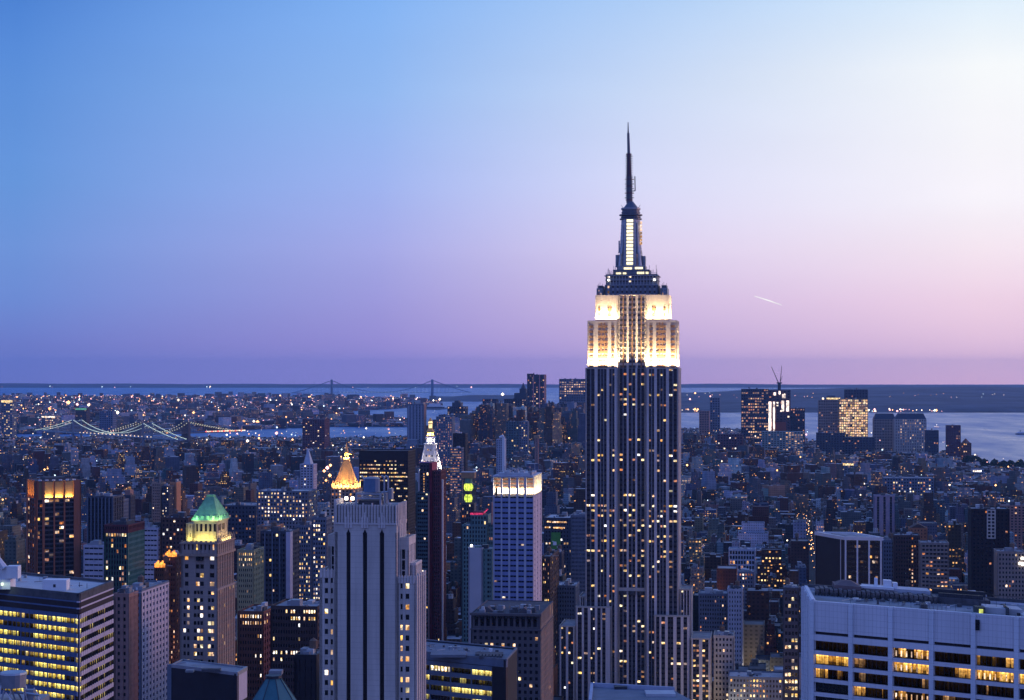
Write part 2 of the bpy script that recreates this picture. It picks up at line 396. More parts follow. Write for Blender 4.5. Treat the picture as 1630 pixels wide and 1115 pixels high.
# ------------------------------------------------------------------ the setting: water, land, hills
def sheet(name, pts, z, m, kind='structure'):
    b = MB(); b.add([(x, y, z) for x, y in pts], [tuple(range(len(pts)))], m)
    o = b.build(name); o['kind'] = kind; return o
def water_mat():
    m = bpy.data.materials.new('bay_water'); m.use_nodes = True; nt = m.node_tree; b = nt.nodes['Principled BSDF']
    g = nt.nodes.new('ShaderNodeNewGeometry')
    b.inputs['Base Color'].default_value = (0.035, 0.13, 0.36, 1); b.inputs['Roughness'].default_value = 0.33
    b.inputs['IOR'].default_value = 1.33; b.inputs['Specular IOR Level'].default_value = 0.36
    mp = nt.nodes.new('ShaderNodeMapping'); mp.inputs['Scale'].default_value = (0.004, 0.0011, 1)
    nt.links.new(g.outputs['Position'], mp.inputs[0])
    nz = nt.nodes.new('ShaderNodeTexNoise'); nz.inputs['Scale'].default_value = 1.0; nz.inputs['Detail'].default_value = 8; nz.inputs['Roughness'].default_value = 0.7
    nt.links.new(mp.outputs[0], nz.inputs['Vector'])
    nt.links.new(maprange(nt, nz.outputs[0], 0.35, 0.65, 0.26, 0.48), b.inputs['Roughness'])
    bp = nt.nodes.new('ShaderNodeBump'); bp.inputs['Strength'].default_value = 0.6; bp.inputs['Distance'].default_value = 6.0
    nt.links.new(nz.outputs[0], bp.inputs['Height']); nt.links.new(bp.outputs[0], b.inputs['Normal'])
    return m
WATER = water_mat()
GROUND = mat('city_asphalt', (0.045, 0.047, 0.052), 0.9, var=0.3, scale=0.02)
LAND = mat('far_land', (0.04, 0.055, 0.08), 0.95, var=0.75, scale=0.0022)
sheet('water', [(-26000, -1500), (26000, -1500), (26000, 34000), (-26000, 34000)], -2.0, WATER)
def pp(px, Y): return (PX(px, Y), Y)
MANH = [(-9000, -1400), (3000, -1400), (2600, 2500), (PX(1760, 4400), 4400), pp(1560, 4900), pp(1549, 5600), pp(1500, 5650), pp(1478, 5750),
        pp(1476, 6050), pp(1400, 6300), pp(1304, 6500), pp(1283, 6500), pp(1275, 7300), pp(1150, 7900), pp(900, 8000), pp(770, 7600), pp(655, 7000), pp(520, 6800), pp(300, 6900),
        pp(0, 6900), (-9000, 6900)]
sheet('ground', MANH, 0.0, GROUND)
BROOK = [(-20000, 7500), pp(200, 7500), pp(395, 8050), pp(520, 8450), pp(655, 8450), pp(660, 9300), pp(570, 10300), pp(500, 11000), pp(640, 12600), pp(700, 13300), pp(700, 15400),
         pp(640, 16900), pp(380, 18200), (-9000, 18200), (-20000, 18200)]
sheet('land', BROOK, 0.5, LAND)
sheet('land', [pp(652, 12200), pp(700, 12100), pp(720, 12700), pp(650, 12900)], 0.6, LAND)
def inpoly(x, y, poly):
    c = False; n = len(poly); j = n-1
    for i in range(n):
        xi, yi = poly[i]; xj, yj = poly[j]
        if (yi > y) != (yj > y) and x < (xj-xi)*(y-yi)/(yj-yi)+xi: c = not c
        j = i
    return c
def hills(name, x0, x1, Ys, top, m, seed, step=20):
    """terrain: rows of vertices from shore inland; top(px, k) gives the height"""
    q = random.Random(seed); v = []; f = []; cols = list(range(x0, x1+1, step)); nr = len(Ys)
    for k, Y in enumerate(Ys):
        for c in cols: v.append((PX(c, Y), Y, top(c, k/(nr-1))))
    n = len(cols)
    for k in range(nr-1):
        for i in range(n-1): f.append((k*n+i, k*n+i+1, (k+1)*n+i+1, (k+1)*n+i))
    b = MB(); b.add(v, f, m); o = b.build(name, smooth=True); o['kind'] = 'structure'; return o
def interp(x, pts):
    for (a, b), (c, d) in zip(pts, pts[1:]):
        if x <= c: return b+(d-b)*max(0, (x-a))/(c-a)
    return pts[-1][1]
def wob(x, s): return math.sin(x*0.031+s)+0.5*math.sin(x*0.083+s*2.1)+0.3*math.sin(x*0.21+s*3.7)
# wooded hills across the bay on the right
tp = [(950, 1), (1050, 34), (1110, 38), (1180, 60), (1240, 70), (1290, 72), (1330, 84), (1400, 92), (1500, 96), (1560, 100), (1640, 88), (1760, 80)]
def h1(c, k):
    t = interp(c, tp)+3*wob(c, 1)
    if k >= 0.999: return -1.9
    return -1.9 if k == 0 else t*min(1, k*1.6)**1.1+1.5*wob(c*1.7, k*9)
hills('hills', 940, 1900, [11300, 11450, 12300, 13400, 14500, 15600, 16800, 18500, 20500], h1, LAND, 3)
hills('hills', 940, 1240, [13600, 13650, 14400, 15200, 16800], lambda c, k: -1.9 if k in (0, 1) else (22+2*wob(c, 5))*min(1, (c-935)/90.0), LAND, 4)
# low dark point of land left of the downtown towers
hills('land', 690, 860, [15300, 15500, 16100, 17200, 18400], lambda c, k: -1.9 if k in (0, 1) else (6+22*min(1, k*2))*min(1, (c-688)/60.0), LAND, 5, 10)
# the last low ridge under the sky
def h2(c, k):
    if k in (0, 1): return -1.9
    return interp(c, [(-200, 36), (0, 38), (200, 30), (420, 26), (700, 27), (880, 20), (1080, 24), (1130, 34), (1300, 10), (1900, 6)])*min(1, k*2.0)+3.0*wob(c, 8)
hills('hills', -300, 1950, [27500, 28000, 29500, 31500, 33500], h2, LAND, 6, 25)
# ------------------------------------------------------------------ the tall limestone tower with the mast
def big_tower():
    Yf = 1330.0
    CRM = mat('crown_metal', (0.13, 0.15, 0.19), 0.5, 0.3); SPAN = mat('grey_aluminium_spandrel', (0.04, 0.042, 0.055), 0.6, 0.2)
    cx, cy = PX(1006.5, Yf)+2.4, Yf+20
    B = Bld('skyscraper', 'tallest tower, limestone with floodlit white upper floors, lit mast and long antenna', 'skyscraper', (cx, cy, 0), -GRID)
    keep(cx, cy, 75)
    K = ('warm', 'yellow', 'white', 'yellow', 'dim', 'dim', 'dim', 'orange')
    m = 0.4586
    shb = [(-33,-27.2,2),(-25,-18.4,3),(-16.4,-12.6,2)]
    def wing(sign, x0, x1):
        bs = shb if sign < 0 else [(-b, -a, n) for a, b, n in reversed(shb)]
        return [(a-x0, b-x0, n) for a, b, n in bs]
    cen = [(0.9, 6.1, 2), (7.6, 12.4, 2), (13.9, 19.1, 2)]
    def rows(r, nf, t):
        if (int(t*9)*7+r*5) % 3 == 0: return 0.02
        q = random.Random(r*13+3); z = q.random()
        zz = r*3.68; base = 0.03
        if z > 0.72: base = 0.38
        elif z > 0.6: base = 0.12
        if 112 < zz < 150: base = base*0.5+(0.5 if z > 0.3 else 0.2)
        elif 150 <= zz < 165: base *= 1.6
        elif 60 < zz <= 112: base = base*0.7+0.06
        if 58 < zz < 72: base += 0.5
        elif zz <= 58: base += 0.12
        return base
    EST = mat('silver_grey_limestone', (0.56, 0.52, 0.52), 0.85, streak=True)
    MUL = mat('steel_mullion', (0.17, 0.18, 0.21), 0.5, 0.3)
    st = dict(fh=3.68, wh=0.42, dep=0.7, wall=EST, sp=SPAN, mull=0.85, mullm=MUL, spout=-0.45, lit=1.0, kinds=K, rowf=rows)
    sd = dict(fh=3.68, wh=0.42, dep=0.7, wall=EST, sp=SPAN, spout=-0.45, lit=0.25, kinds=K)
    zA, zB, zC = 261.3, 296.0, 314.5
    # shaft: two flanking wings and a slightly recessed centre
    for sg, x0, x1 in ((-1, -34, -10), (1, 10, 34)):
        B.tier(rect(x0, x1, -20, 20), 0, zA, {0: dict(st, bays=wing(sg, x0, x1)), (1 if sg > 0 else 3): dict(sd, nb=9)}, parapet=0.6)
    B.tier(rect(-10, 10, -17.5, 17.5), 0, zA+0.5, {0: dict(st, bays=cen)}, parapet=0)
    # floodlit stage
    WSP = mat('ochre_spandrel', (0.26, 0.15, 0.09), 0.8)
    lit2 = dict(st, fh=3.68, wh=0.5, sp=WSP, wall=LIME_L, lit=0.02, spout=-0.6, mull=0.9, mullm=WSP, dep=1.0, rowf=None, glass=MATS.get('x') or GLASS)
    s2 = dict(sd, wall=LIME_L, sp=LIME_L, lit=0.0)
    for sg, x0, x1 in ((-1, -32.6, -10.3), (1, 10.3, 32.6)):
        bs = [(-31.4,-28.2,1),(-24.8,-17.8,3),(-15.2,-12.8,1)]
        if sg > 0: bs = [(-b, -a, n) for a, b, n in reversed(bs)]
        B.tier(rect(x0, x1, -18.2, 18.2), zA+0.05, zB, {0: dict(lit2, bays=[(a-x0, b-x0, n) for a, b, n in bs], top=1.0), (1 if sg > 0 else 3): dict(s2, nb=7)}, wall=LIME_L, parapet=0.6)
        a0, a1 = (x0+5.6, x1) if sg < 0 else (x0, x1-5.6)
        bs2 = [(2.0, 3.6, 1), (9.0, 12.0, 2)] if sg < 0 else [(4.2, 7.2, 2), (12.6, 14.2, 1)]
        B.tier(rect(a0, a1, -15.6, 15.6), zB+0.05, zC, {0: dict(lit2, bays=bs2, top=6.5, bot=3.4), (1 if sg > 0 else 3): dict(s2, nb=5, top=5, bot=3)}, wall=LIME_L, parapet=0.8)
    B.tier(rect(-10.2, 10.2, -15.4, 15.4), zA+0.55, zC+1, {0: dict(lit2, bays=[(1.1,6.1,2),(7.7,12.7,2),(14.3,19.3,2)], wall=LIME_L, sp=SPAN, top=0.6)}, wall=LIME_L, parapet=0)
    # dark observation floors
    B.tier(rect(-20.3, 18.9, -13.4, 13.4), zC+0.05, 322.5, {0: dict(nb=11, fh=3.6, wh=0.5, wall=CRM, sp=GREYM, lit=0.08, kinds=('warm','dim'), ratio=0.4), 1: dict(nb=7, wall=CRM, fh=3.6, lit=0.05)}, wall=GREYM, parapet=0.5)
    for x0, x1 in ((-26.6, -21.6), (20.4, 25.4)):
        B.tier(rect(x0, x1, -11, 11), zC+0.1, 319.6, {0: dict(nb=2, fh=2.4, wall=GREYM, lit=0.5, kinds=('orange','warm'), ratio=0.3)}, wall=GREYM)
        B.piece('turret_cap').box(x0+0.8, x1-0.8, -9, 9, 320.4, 322.6, CRM)
        for k in range(5): B.piece('aerial').bar((x0+0.5+k, -10.4, 320.5), (x0+0.5+k, -10.4, 323+(k*7%3)), 0.14, CRM)
    B.tier(rect(-19.6, 18.2, -12.6, 12.6), 322.6, 329.5, {0: dict(nb=16, fh=3.4, wh=0.35, wall=GREYM, sp=CRM, lit=0.04, kinds=('white',), ratio=0.7)}, wall=CRM, parapet=1.2)
    w = B.mb('ledge')
    for z, e in ((322.4, 0.6), (326.2, 0.5), (329.3, 1.0)): w.box(-19.6-e, 18.2+e, -12.6-e, 12.6+e, z, z+0.55, GREYM)
    for i in range(26):                                  # railing, aerials and small dishes along the deck
        x = -19.5+i*1.5; w.bar((x, -13.2, 329.8), (x, -13.2, 332.2+(i*5%4)*0.5), 0.1, CRM, 4)
    w.box(-19.5, 18.2, -13.3, -13.15, 331.4, 331.6, GREYM)
    q = random.Random(5)
    for i in range(16):
        x = q.choice((-1, 1))*q.uniform(11, 19); w.bar((x, q.uniform(-11, 0), 330), (x, -6, 333+q.random()*5), 0.18, CRM, 4)
    B.tier(rect(-14.5, 12.2, -10, 10), 329.6, 333.6, {}, wall=CRM, parapet=0.6)
    B.tier(rect(-11.8, 9.2, -8.6, 8.6), 333.7, 336.6, {}, wall=GREYM, parapet=0.5)
    for a, b, z in ((-12.4,-8.6,330.6),(-7.2,-4.6,330.6),(3.2,8.4,330.9),(9.6,11.6,330.9)): B.piece('light_strip').box(a, b, -10.6, -10.1, z, z+1.5, G_STRIP)
    for a, b, z in ((-6.6,-0.8,334.4),(1.6,7.2,334.6)): B.piece('light_strip').box(a, b, -9.2, -8.7, z, z+1.4, G_STRIP)
    for x in (-17.4, 16.2): B.piece('lamp').cone(x, -13.6, 0.6, 0.6, 325.8, 327.0, G_LAMP, 6)
    # mast: octagonal shaft with four buttress wings and a tall lit window strip
    mx = -2.2
    ms = B.mb('mast')
    ms.cone(mx, 0, 9.2, 7.2, 336.6, 372, ALU, 8, R(22.5))
    for a in (0, 90, 180, 270):
        ca, sa = math.cos(R(a+45)), math.sin(R(a+45))
        for r0, z0, z1, tw in ((10.6, 336.6, 346, 1.4), (9.0, 346, 352, 1.2), (7.9, 352, 369, 0.9)):
            px_, py_ = mx+ca*r0, sa*r0
            ms.bar((mx+ca*r0, sa*r0, z0), (mx+ca*(r0-0.9), sa*(r0-0.9), z1), tw, ALU, 6, tw*0.7)
    for k in range(2): ms.box(mx-11+k*19.2, mx-8.2+k*19.2, -4, 4, 336.6, 345.5-k, GREYM)
    for k in range(12): ms.cone(mx, 0, 9.25-0.155*k, 9.25-0.155*k, 339+k*2.8, 339.3+k*2.8, GREYM, 8, R(22.5))
    for k in range(9):
        x = mx+(-9.6 if k % 2 else 9.4); ms.bar((x, -6, 336.6), (x+(0.4 if k % 2 else -0.3)*k/3, -6, 340+k*1.1), 0.16, CRM, 4)
    ms.box(mx-8.9, mx-7.9, -3, -2, 347, 356, GREYM)
    for k in range(13):
        z = 338.0+k*2.62; B.piece('lit_window').box(mx-2.4, mx+2.2, -9.5+k*0.15, -7.0, z, z+1.9, G_STRIP)
        ms.box(mx-2.8, mx+2.6, -9.6+k*0.15, -7.0, z+1.91, z+2.61, GREYM)
    for k in range(7): B.piece('lit_window').box(mx+7.3, mx+8.6-k*0.02, -4.4, -2.5, 353+k*2.5, 354.8+k*2.5, G_WARM)
    for x in (mx-4.2, mx-3.0, mx+2.8, mx+4.0): ms.bar((x, -9.2, 336.6), (x*0.97-0.05, -7.2, 371.5), 0.42, ALU, 4)
    for z, r in ((371.6, 8.2), (373.0, 7.4), (374.6, 8.6), (376.4, 7.0)): ms.cone(mx, 0, r, r, z, z+0.9, CRM, 16)
    ms.cone(mx, 0, 6.5, 6.5, 372, 379.5, CRM, 16)
    ms.cone(mx, 0, 7.2, 7.2, 379.0, 380.3, GREYM, 16)
    ms.cone(mx, 0, 5.6, 1.8, 380.3, 385.2, CRM, 16)
    for s_ in (-1, 1): ms.bar((mx+s_*5.2, 0, 380), (mx+s_*7.3, 0, 382.8), 0.3, CRM, 4, 0.1)
    an = B.mb('antenna'); ax = -3.3
    RED = mat('red_and_dark_antenna_paint', (0.14, 0.05, 0.09), 0.6)
    an.bar((ax, 0, 384), (ax-0.2, 0, 403.5), 2.4, CRM, 6, 2.1)
    for k in range(11):
        z = 386+k*1.7; an.cone(ax, 0, 3.5 if k % 2 else 2.8, 3.4 if k % 2 else 2.8, z, z+0.6, CRM if k % 3 else RED, 8)
    an.bar((ax+4.4, -0.5, 393), (ax+4.2, -0.5, 403.8), 0.42, CRM, 5); an.bar((ax+1, -0.5, 392.6), (ax+4.6, -0.5, 393.2), 0.4, CRM, 5)
    an.bar((ax-0.2, 0, 403.5), (ax-0.4, 0, 420), 1.9, RED, 6, 1.5)
    for k in range(9):
        z = 404.5+k*1.75; an.cone(ax-0.2, 0, 2.7, 2.7, z, z+0.5, CRM, 8)
    an.cone(ax-0.4, 0, 2.1, 2.1, 419.6, 420.6, RED, 8)
    an.bar((ax-0.4, 0, 420), (ax-0.8, 0, 436), 1.2, CRM, 6, 0.95)
    an.bar((ax-0.8, 0, 436), (ax-0.9, 0, 444), 0.6, CRM, 5, 0.3)
    # lower setbacks
    lb = dict(fh=3.68, wh=0.42, dep=0.6, wall=EST, sp=SPAN, mull=0.8, spout=-0.35, lit=0.17, kinds=K)
    def low(x0, x1, y0, y1, z, bays=None, nb=None, right=True, **k):
        d = dict(lb); d.update(k)
        f = dict(d, bays=bays) if bays else dict(d, nb=nb, ratio=0.62, margin=1.2)
        B.tier(rect(x0, x1, y0, y1), 0, z, {0: f, (1 if right else 3): dict(d, nb=6, ratio=0.5)})
    low(-39.5, -34.1, -12, 14, PZ(952, 1340), nb=2, right=False)
    low(34.1, 43.0, -12, 14, PZ(938, 1340), nb=3)
    low(-40.8, -14.5, -24, -20.2, PZ(975, 1306), bays=[(1.6,4.6,1),(6.2,9.0,1),(11.0,14.2,2),(16.0,18.4,1),(19.6,22.0,1)], right=False)
    low(16.5, 42.5, -24, -20.2, PZ(987, 1306), bays=[(1.6,4.0,1),(5.4,8.0,1),(10.0,14.0,2),(16.4,19.4,1),(21.4,24.0,1)])
    low(-52.5, -41.0, -26, 10, PZ(1008, 1300), bays=[(1.4,4.8,2),(6.6,10.2,2)], right=False)
    low(43.2, 57.5, -26, 10, PZ(1024, 1300), bays=[(1.6,6.0,2),(8.4,12.8,2)], lit=0.55)
    # arch heads over the three centre bays
    for c in (-6.6, 0, 6.5): B.piece('arch_head').cone(c, -17.4, 2.7, 2.7, PZ(950, 1312)-1.4, PZ(950, 1312)+1.4, SPAN, 10)
    B.piece('stone_band').box(-10, 10, -18.2, -17.55, PZ(944, 1312)-1.2, PZ(944, 1312)+1.2, LIME)
    # floodlights on the two setback ledges
    WARM = (1.0, 0.70, 0.34)
    for sg in (-1, 1):
        xc = sg*21.4
        flood(B.root, (xc, -20.6, zA+0.9), (0, 0.28, 1), (1, 0, 0), 22, 1.2, 28000, WARM, 100)
        flood(B.root, (xc-sg*2.6, -17.5, zB+0.9), (0, 0.22, 1), (1, 0, 0), 16, 1.0, 17000, WARM, 120)
        flood(B.root, (sg*10.2, -19.5, zA+0.9), (0, 0.1, 1), (0, 1, 0), 2.5, 0.8, 6500, WARM, 70)
        flood(B.root, (sg*34.2, 0, zA+0.9), (-sg*0.28, 0, 1), (0, 1, 0), 34, 1.2, 28000, WARM, 100)
        flood(B.root, (sg*30.2, 0, zB+0.9), (-sg*0.2, 0, 1), (0, 1, 0), 28, 1.2, 22000, WARM, 120)
    for x in (-10.2, -3.2, 3.2, 10.2): flood(B.root, (x, -17.3, zA+1.2), (0, 0.05, 1), (1, 0, 0), 0.7, 0.7, 2400, WARM, 50)
    B.kinds['window_glass'] = 'stuff'
    return B.done()
big_tower()
# ------------------------------------------------------------------ the towers one can tell apart
def place(name, label, cat, pl, pr, Y, d=30, group=None, rz=-GRID, kr=None):
    """a building whose front spans pl..pr of the view at distance Y; its own axes: x along the front, y inwards"""
    X = PX((pl+pr)/2, Y); B = Bld(name, label, cat, (X, Y, 0), rz, group)
    B.w = (pr-pl)/F*Y/math.cos(rz); B.Y = Y; B.hw = B.w/2
    keep(X+d/2*0.14, Y+d/2, kr or max(B.w, d)*0.62)
    return B
def quad(L, C, Rr, z, name, label, cat):
    """near corner C and the ends L and R of its two visible fronts, each (px, py) of the roof edge at height z"""
    P = []
    for px, py in (L, C, Rr):
        Y = YofZ(py, z); P.append((PX(px, Y), Y))
    (lx, ly), (cx_, cy_), (rx, ry) = P
    B = Bld(name, label, cat, (cx_, cy_, 0), 0.0)
    B.P = [(lx-cx_, ly-cy_), (0.0, 0.0), (rx-cx_, ry-cy_), (lx+rx-2*cx_, ly+ry-2*cy_)]
    gx = sum(p[0] for p in B.P)/4+cx_; gy = sum(p[1] for p in B.P)/4+cy_
    keep(gx, gy, 0.6*max(math.hypot(lx-rx, ly-ry), 30))
    return B

# --- grey tower with three dark slots, bottom centre
def slot_tower():
    Y = 620.0; m = Y/F; c = 581.5
    B = place('office_tower', 'pale grey stepped tower with three long dark vertical slots, bottom centre', 'skyscraper', 532, 631, Y, 20, kr=40)
    X = lambda px: (px-c)*m*1.01
    zt = PZ(805, Y)
    LIME = mat('warm_light_limestone', (0.60, 0.54, 0.49), 0.85, streak=True); LIME_L = mat('pale_carved_limestone', (0.68, 0.60, 0.56), 0.85, streak=True)
    st = dict(fh=3.5, wh=0.55, dep=0.45, wall=LIME, lit=0.0)
    zl = PZ(848, Y); zs = PZ(833, Y)
    bays = [(X(a)-X(532), X(b)-X(532), 1) for a, b in ((551,557.6),(577.4,584.4),(604.6,611.8))]
    bd = mat('slot_glass', (0.012, 0.012, 0.018), 0.35)
    B.tier(rect(X(532), X(631.7), 0, 16), 0, zl, {0: dict(st, bays=bays, wh=0.86, fh=3.5, sp=bd, spout=-0.7, dep=0.8, glass=bd), 1: dict(st, nb=4, ratio=0.5, wh=0.7, sp=LIME_L, wall=LIME_L)}, wall=LIME, parapet=0)
    w = B.mb('wall'); w.prism(rect(X(532), X(631.7), 0.05, 16), zl, zs, LIME)
    for a, b in ((551,557.6),(577.4,584.4),(604.6,611.8)):       # pointed heads of the slots, and a raised fan above each
        w.add([(X(a), -0.04, zl-0.6), (X(b), -0.04, zl-0.6), (X((a+b)/2), -0.04, zl+1.2)], [(0, 1, 2)], bd)
        for dx, h in ((-0.9, 2.0), (0, 3.6), (0.9, 2.0)): w.box(X((a+b)/2)+dx-0.35, X((a+b)/2)+dx+0.35, -0.35, 0.3, zl+1.5, zs+h, LIME_L)
    w.box(X(531.6), X(632), -0.3, 0, zs-0.5, zs+0.1, LIME_L)
    nb = 21; B.tier(rect(X(533.4), X(631), 0.9, 15.4), zs, zt, {}, wall=LIME, parapet=0)
    for k in range(nb):
        x = X(534)+(X(630.4)-X(534))*k/(nb-1); w.box(x-0.24, x+0.24, 0.2, 0.95, zs, zt+(0.8 if k % 3 == 0 else 0.2), LIME_L)
    for k in range(7): w.box(X(631)-0.05, X(631)+0.55, 1.4+k*2.2, 2.2+k*2.2, zs-1, zt+0.7, LIME_L)
    for y in (3, 6.2, 9.4, 12.6): w.box(X(631.7)-0.02, X(631.7)+0.5, y, y+1.5, 0, zs-1+(y % 2)*2, LIME_L)
    w.box(X(528), X(532), 2.5, 12, 0, PZ(800+60, Y), LIME_L); w.box(X(529), X(533), 1.6, 12, PZ(860, Y), PZ(797, Y), LIME_L)
    # roof plant
    r = B.mb('roof'); r.prism(rect(X(533.6), X(630.6), 1.1, 15.2), zt-1.5, zt-1.2, ROOFD)
    clutter(r, rect(X(535), X(630), 2, 14), zt-1.2, 26, 35, 0.7)
    t = B.mb('roof_tank'); t.cone(X(584.5), 7, 2.9, 2.9, zt+4.2, zt+8.8, mat('blue_grey_tank', (0.12, 0.2, 0.32), 0.6), 14); t.cone(X(584.5), 7, 3.0, 2.0, zt+8.8, zt+9.3, GREYM, 14)
    f = B.mb('roof_frame')
    for x in (X(564), X(603)):
        for y in (3, 12): f.box(x-0.3, x+0.3, y-0.3, y+0.3, zt-1.2, zt+3.8, ALU)
    for z in (zt+3.5, zt+2.0): f.box(X(563), X(604), 2.6, 3.2, z, z+0.5, ALU); f.box(X(563), X(604), 11.8, 12.4, z, z+0.5, ALU)
    for a, b in ((X(563), X(564.6)), (X(602.4), X(604))): f.box(a, b, 3.2, 11.8, zt+3.5, zt+4.0, ALU)
    f.box(X(566), X(601), 4, 11, zt-1.2, zt+1.4, ROOFD)
    for x in (X(607), X(613.4)):
        f.bar((x, 5, zt-1), (x, 5, zt+9.4), 0.34, ALU); f.bar((x, 5, zt+9.4), (x-1.1, 5, zt+9.8), 0.34, ALU)
    f.bar((X(603), 5, zt+4.2), (X(621), 5, zt+4.6), 0.35, ALU); f.box(X(616), X(621), 3, 6, zt+2, zt+5.6, GREYM)
    f.bar((X(575), 4, zt+8.8), (X(571), 4, zt+10), 0.3, ALU)
    for k in range(5): f.box(X(540+k*5), X(543+k*5), 5, 8, zt-1.2, zt+0.3, GREYM)
    for x in (541, 551): B.mb('roof_lamp').cone(X(x), 9, 0.55, 0.55, zt+1.2, zt+2.2, G_LAMP, 6)
    # wings
    lw = dict(st, wh=0.5, fh=3.52, lit=0.22, kinds=('yellow','warm','white'), dep=0.45)
    z1 = PZ(915, Y); z2 = PZ(858, Y); z3 = PZ(923, Y)
    B.tier(rect(X(505), X(531.7), 2.0, 20), 0, z1, {0: dict(lw, bays=[(X(513.4)-X(505), X(519)-X(505), 1), (X(523.2)-X(505), X(529)-X(505), 1)], top=1.6)}, wall=LIME, parapet=1.2)
    B.tier(rect(X(516), X(531.7), 4.5, 18), z1-1, z2, {0: dict(st, bays=[(X(522)-X(516), X(528.6)-X(516), 1)], wh=0.88, top=3.2)}, wall=LIME, parapet=0.8)
    for k in range(5): w.box(X(505)+0.3+k*1.25, X(505)+0.9+k*1.25, 1.7, 2.2, z1-1.5, z1+1.6, LIME_L)
    B.tier(rect(X(631.9), X(661), 1.2, 19), 0, z3, {0: dict(lw, bays=[(X(634.4)-X(632), X(640.4)-X(632), 1), (X(645)-X(632), X(651)-X(632), 1)], top=1.2, lit=0.3), 1: dict(lw, nb=5, ratio=0.5, wh=0.6, sp=LIME_L, wall=LIME_L, lit=0.0)}, wall=LIME, parapet=1.0)
    B.tier(rect(X(631.9), X(648), 3.6, 15.5), z3-1, PZ(860, Y), {0: dict(st, bays=[(X(635.4)-X(632), X(642)-X(632), 1)], wh=0.88, top=3.4, lit=0.06, kinds=('yellow',)), 1: dict(st, nb=4, ratio=0.45, wh=0.75, wall=LIME_L, sp=LIME_L, top=2)}, wall=LIME, parapet=0.8)
    B.tier(rect(X(648), X(657), 6, 17), z3-1, PZ(902, Y), {1: dict(st, nb=4, ratio=0.45, wh=0.75, wall=LIME_L, sp=LIME_L)}, wall=LIME_L, parapet=0.8)
    for k in range(5): w.box(X(661)-0.05, X(661)+0.45, 1.6+k*3.8, 2.5+k*3.8, 0, z3+1.6, LIME_L)
    for k in range(6): w.box(X(634)+k*1.0, X(634)+k*1.0+0.5, 0.9, 1.3, z3-1.2, z3+1.5, LIME_L)
    B.kinds['window_glass'] = 'stuff'; B.done()
slot_tower()

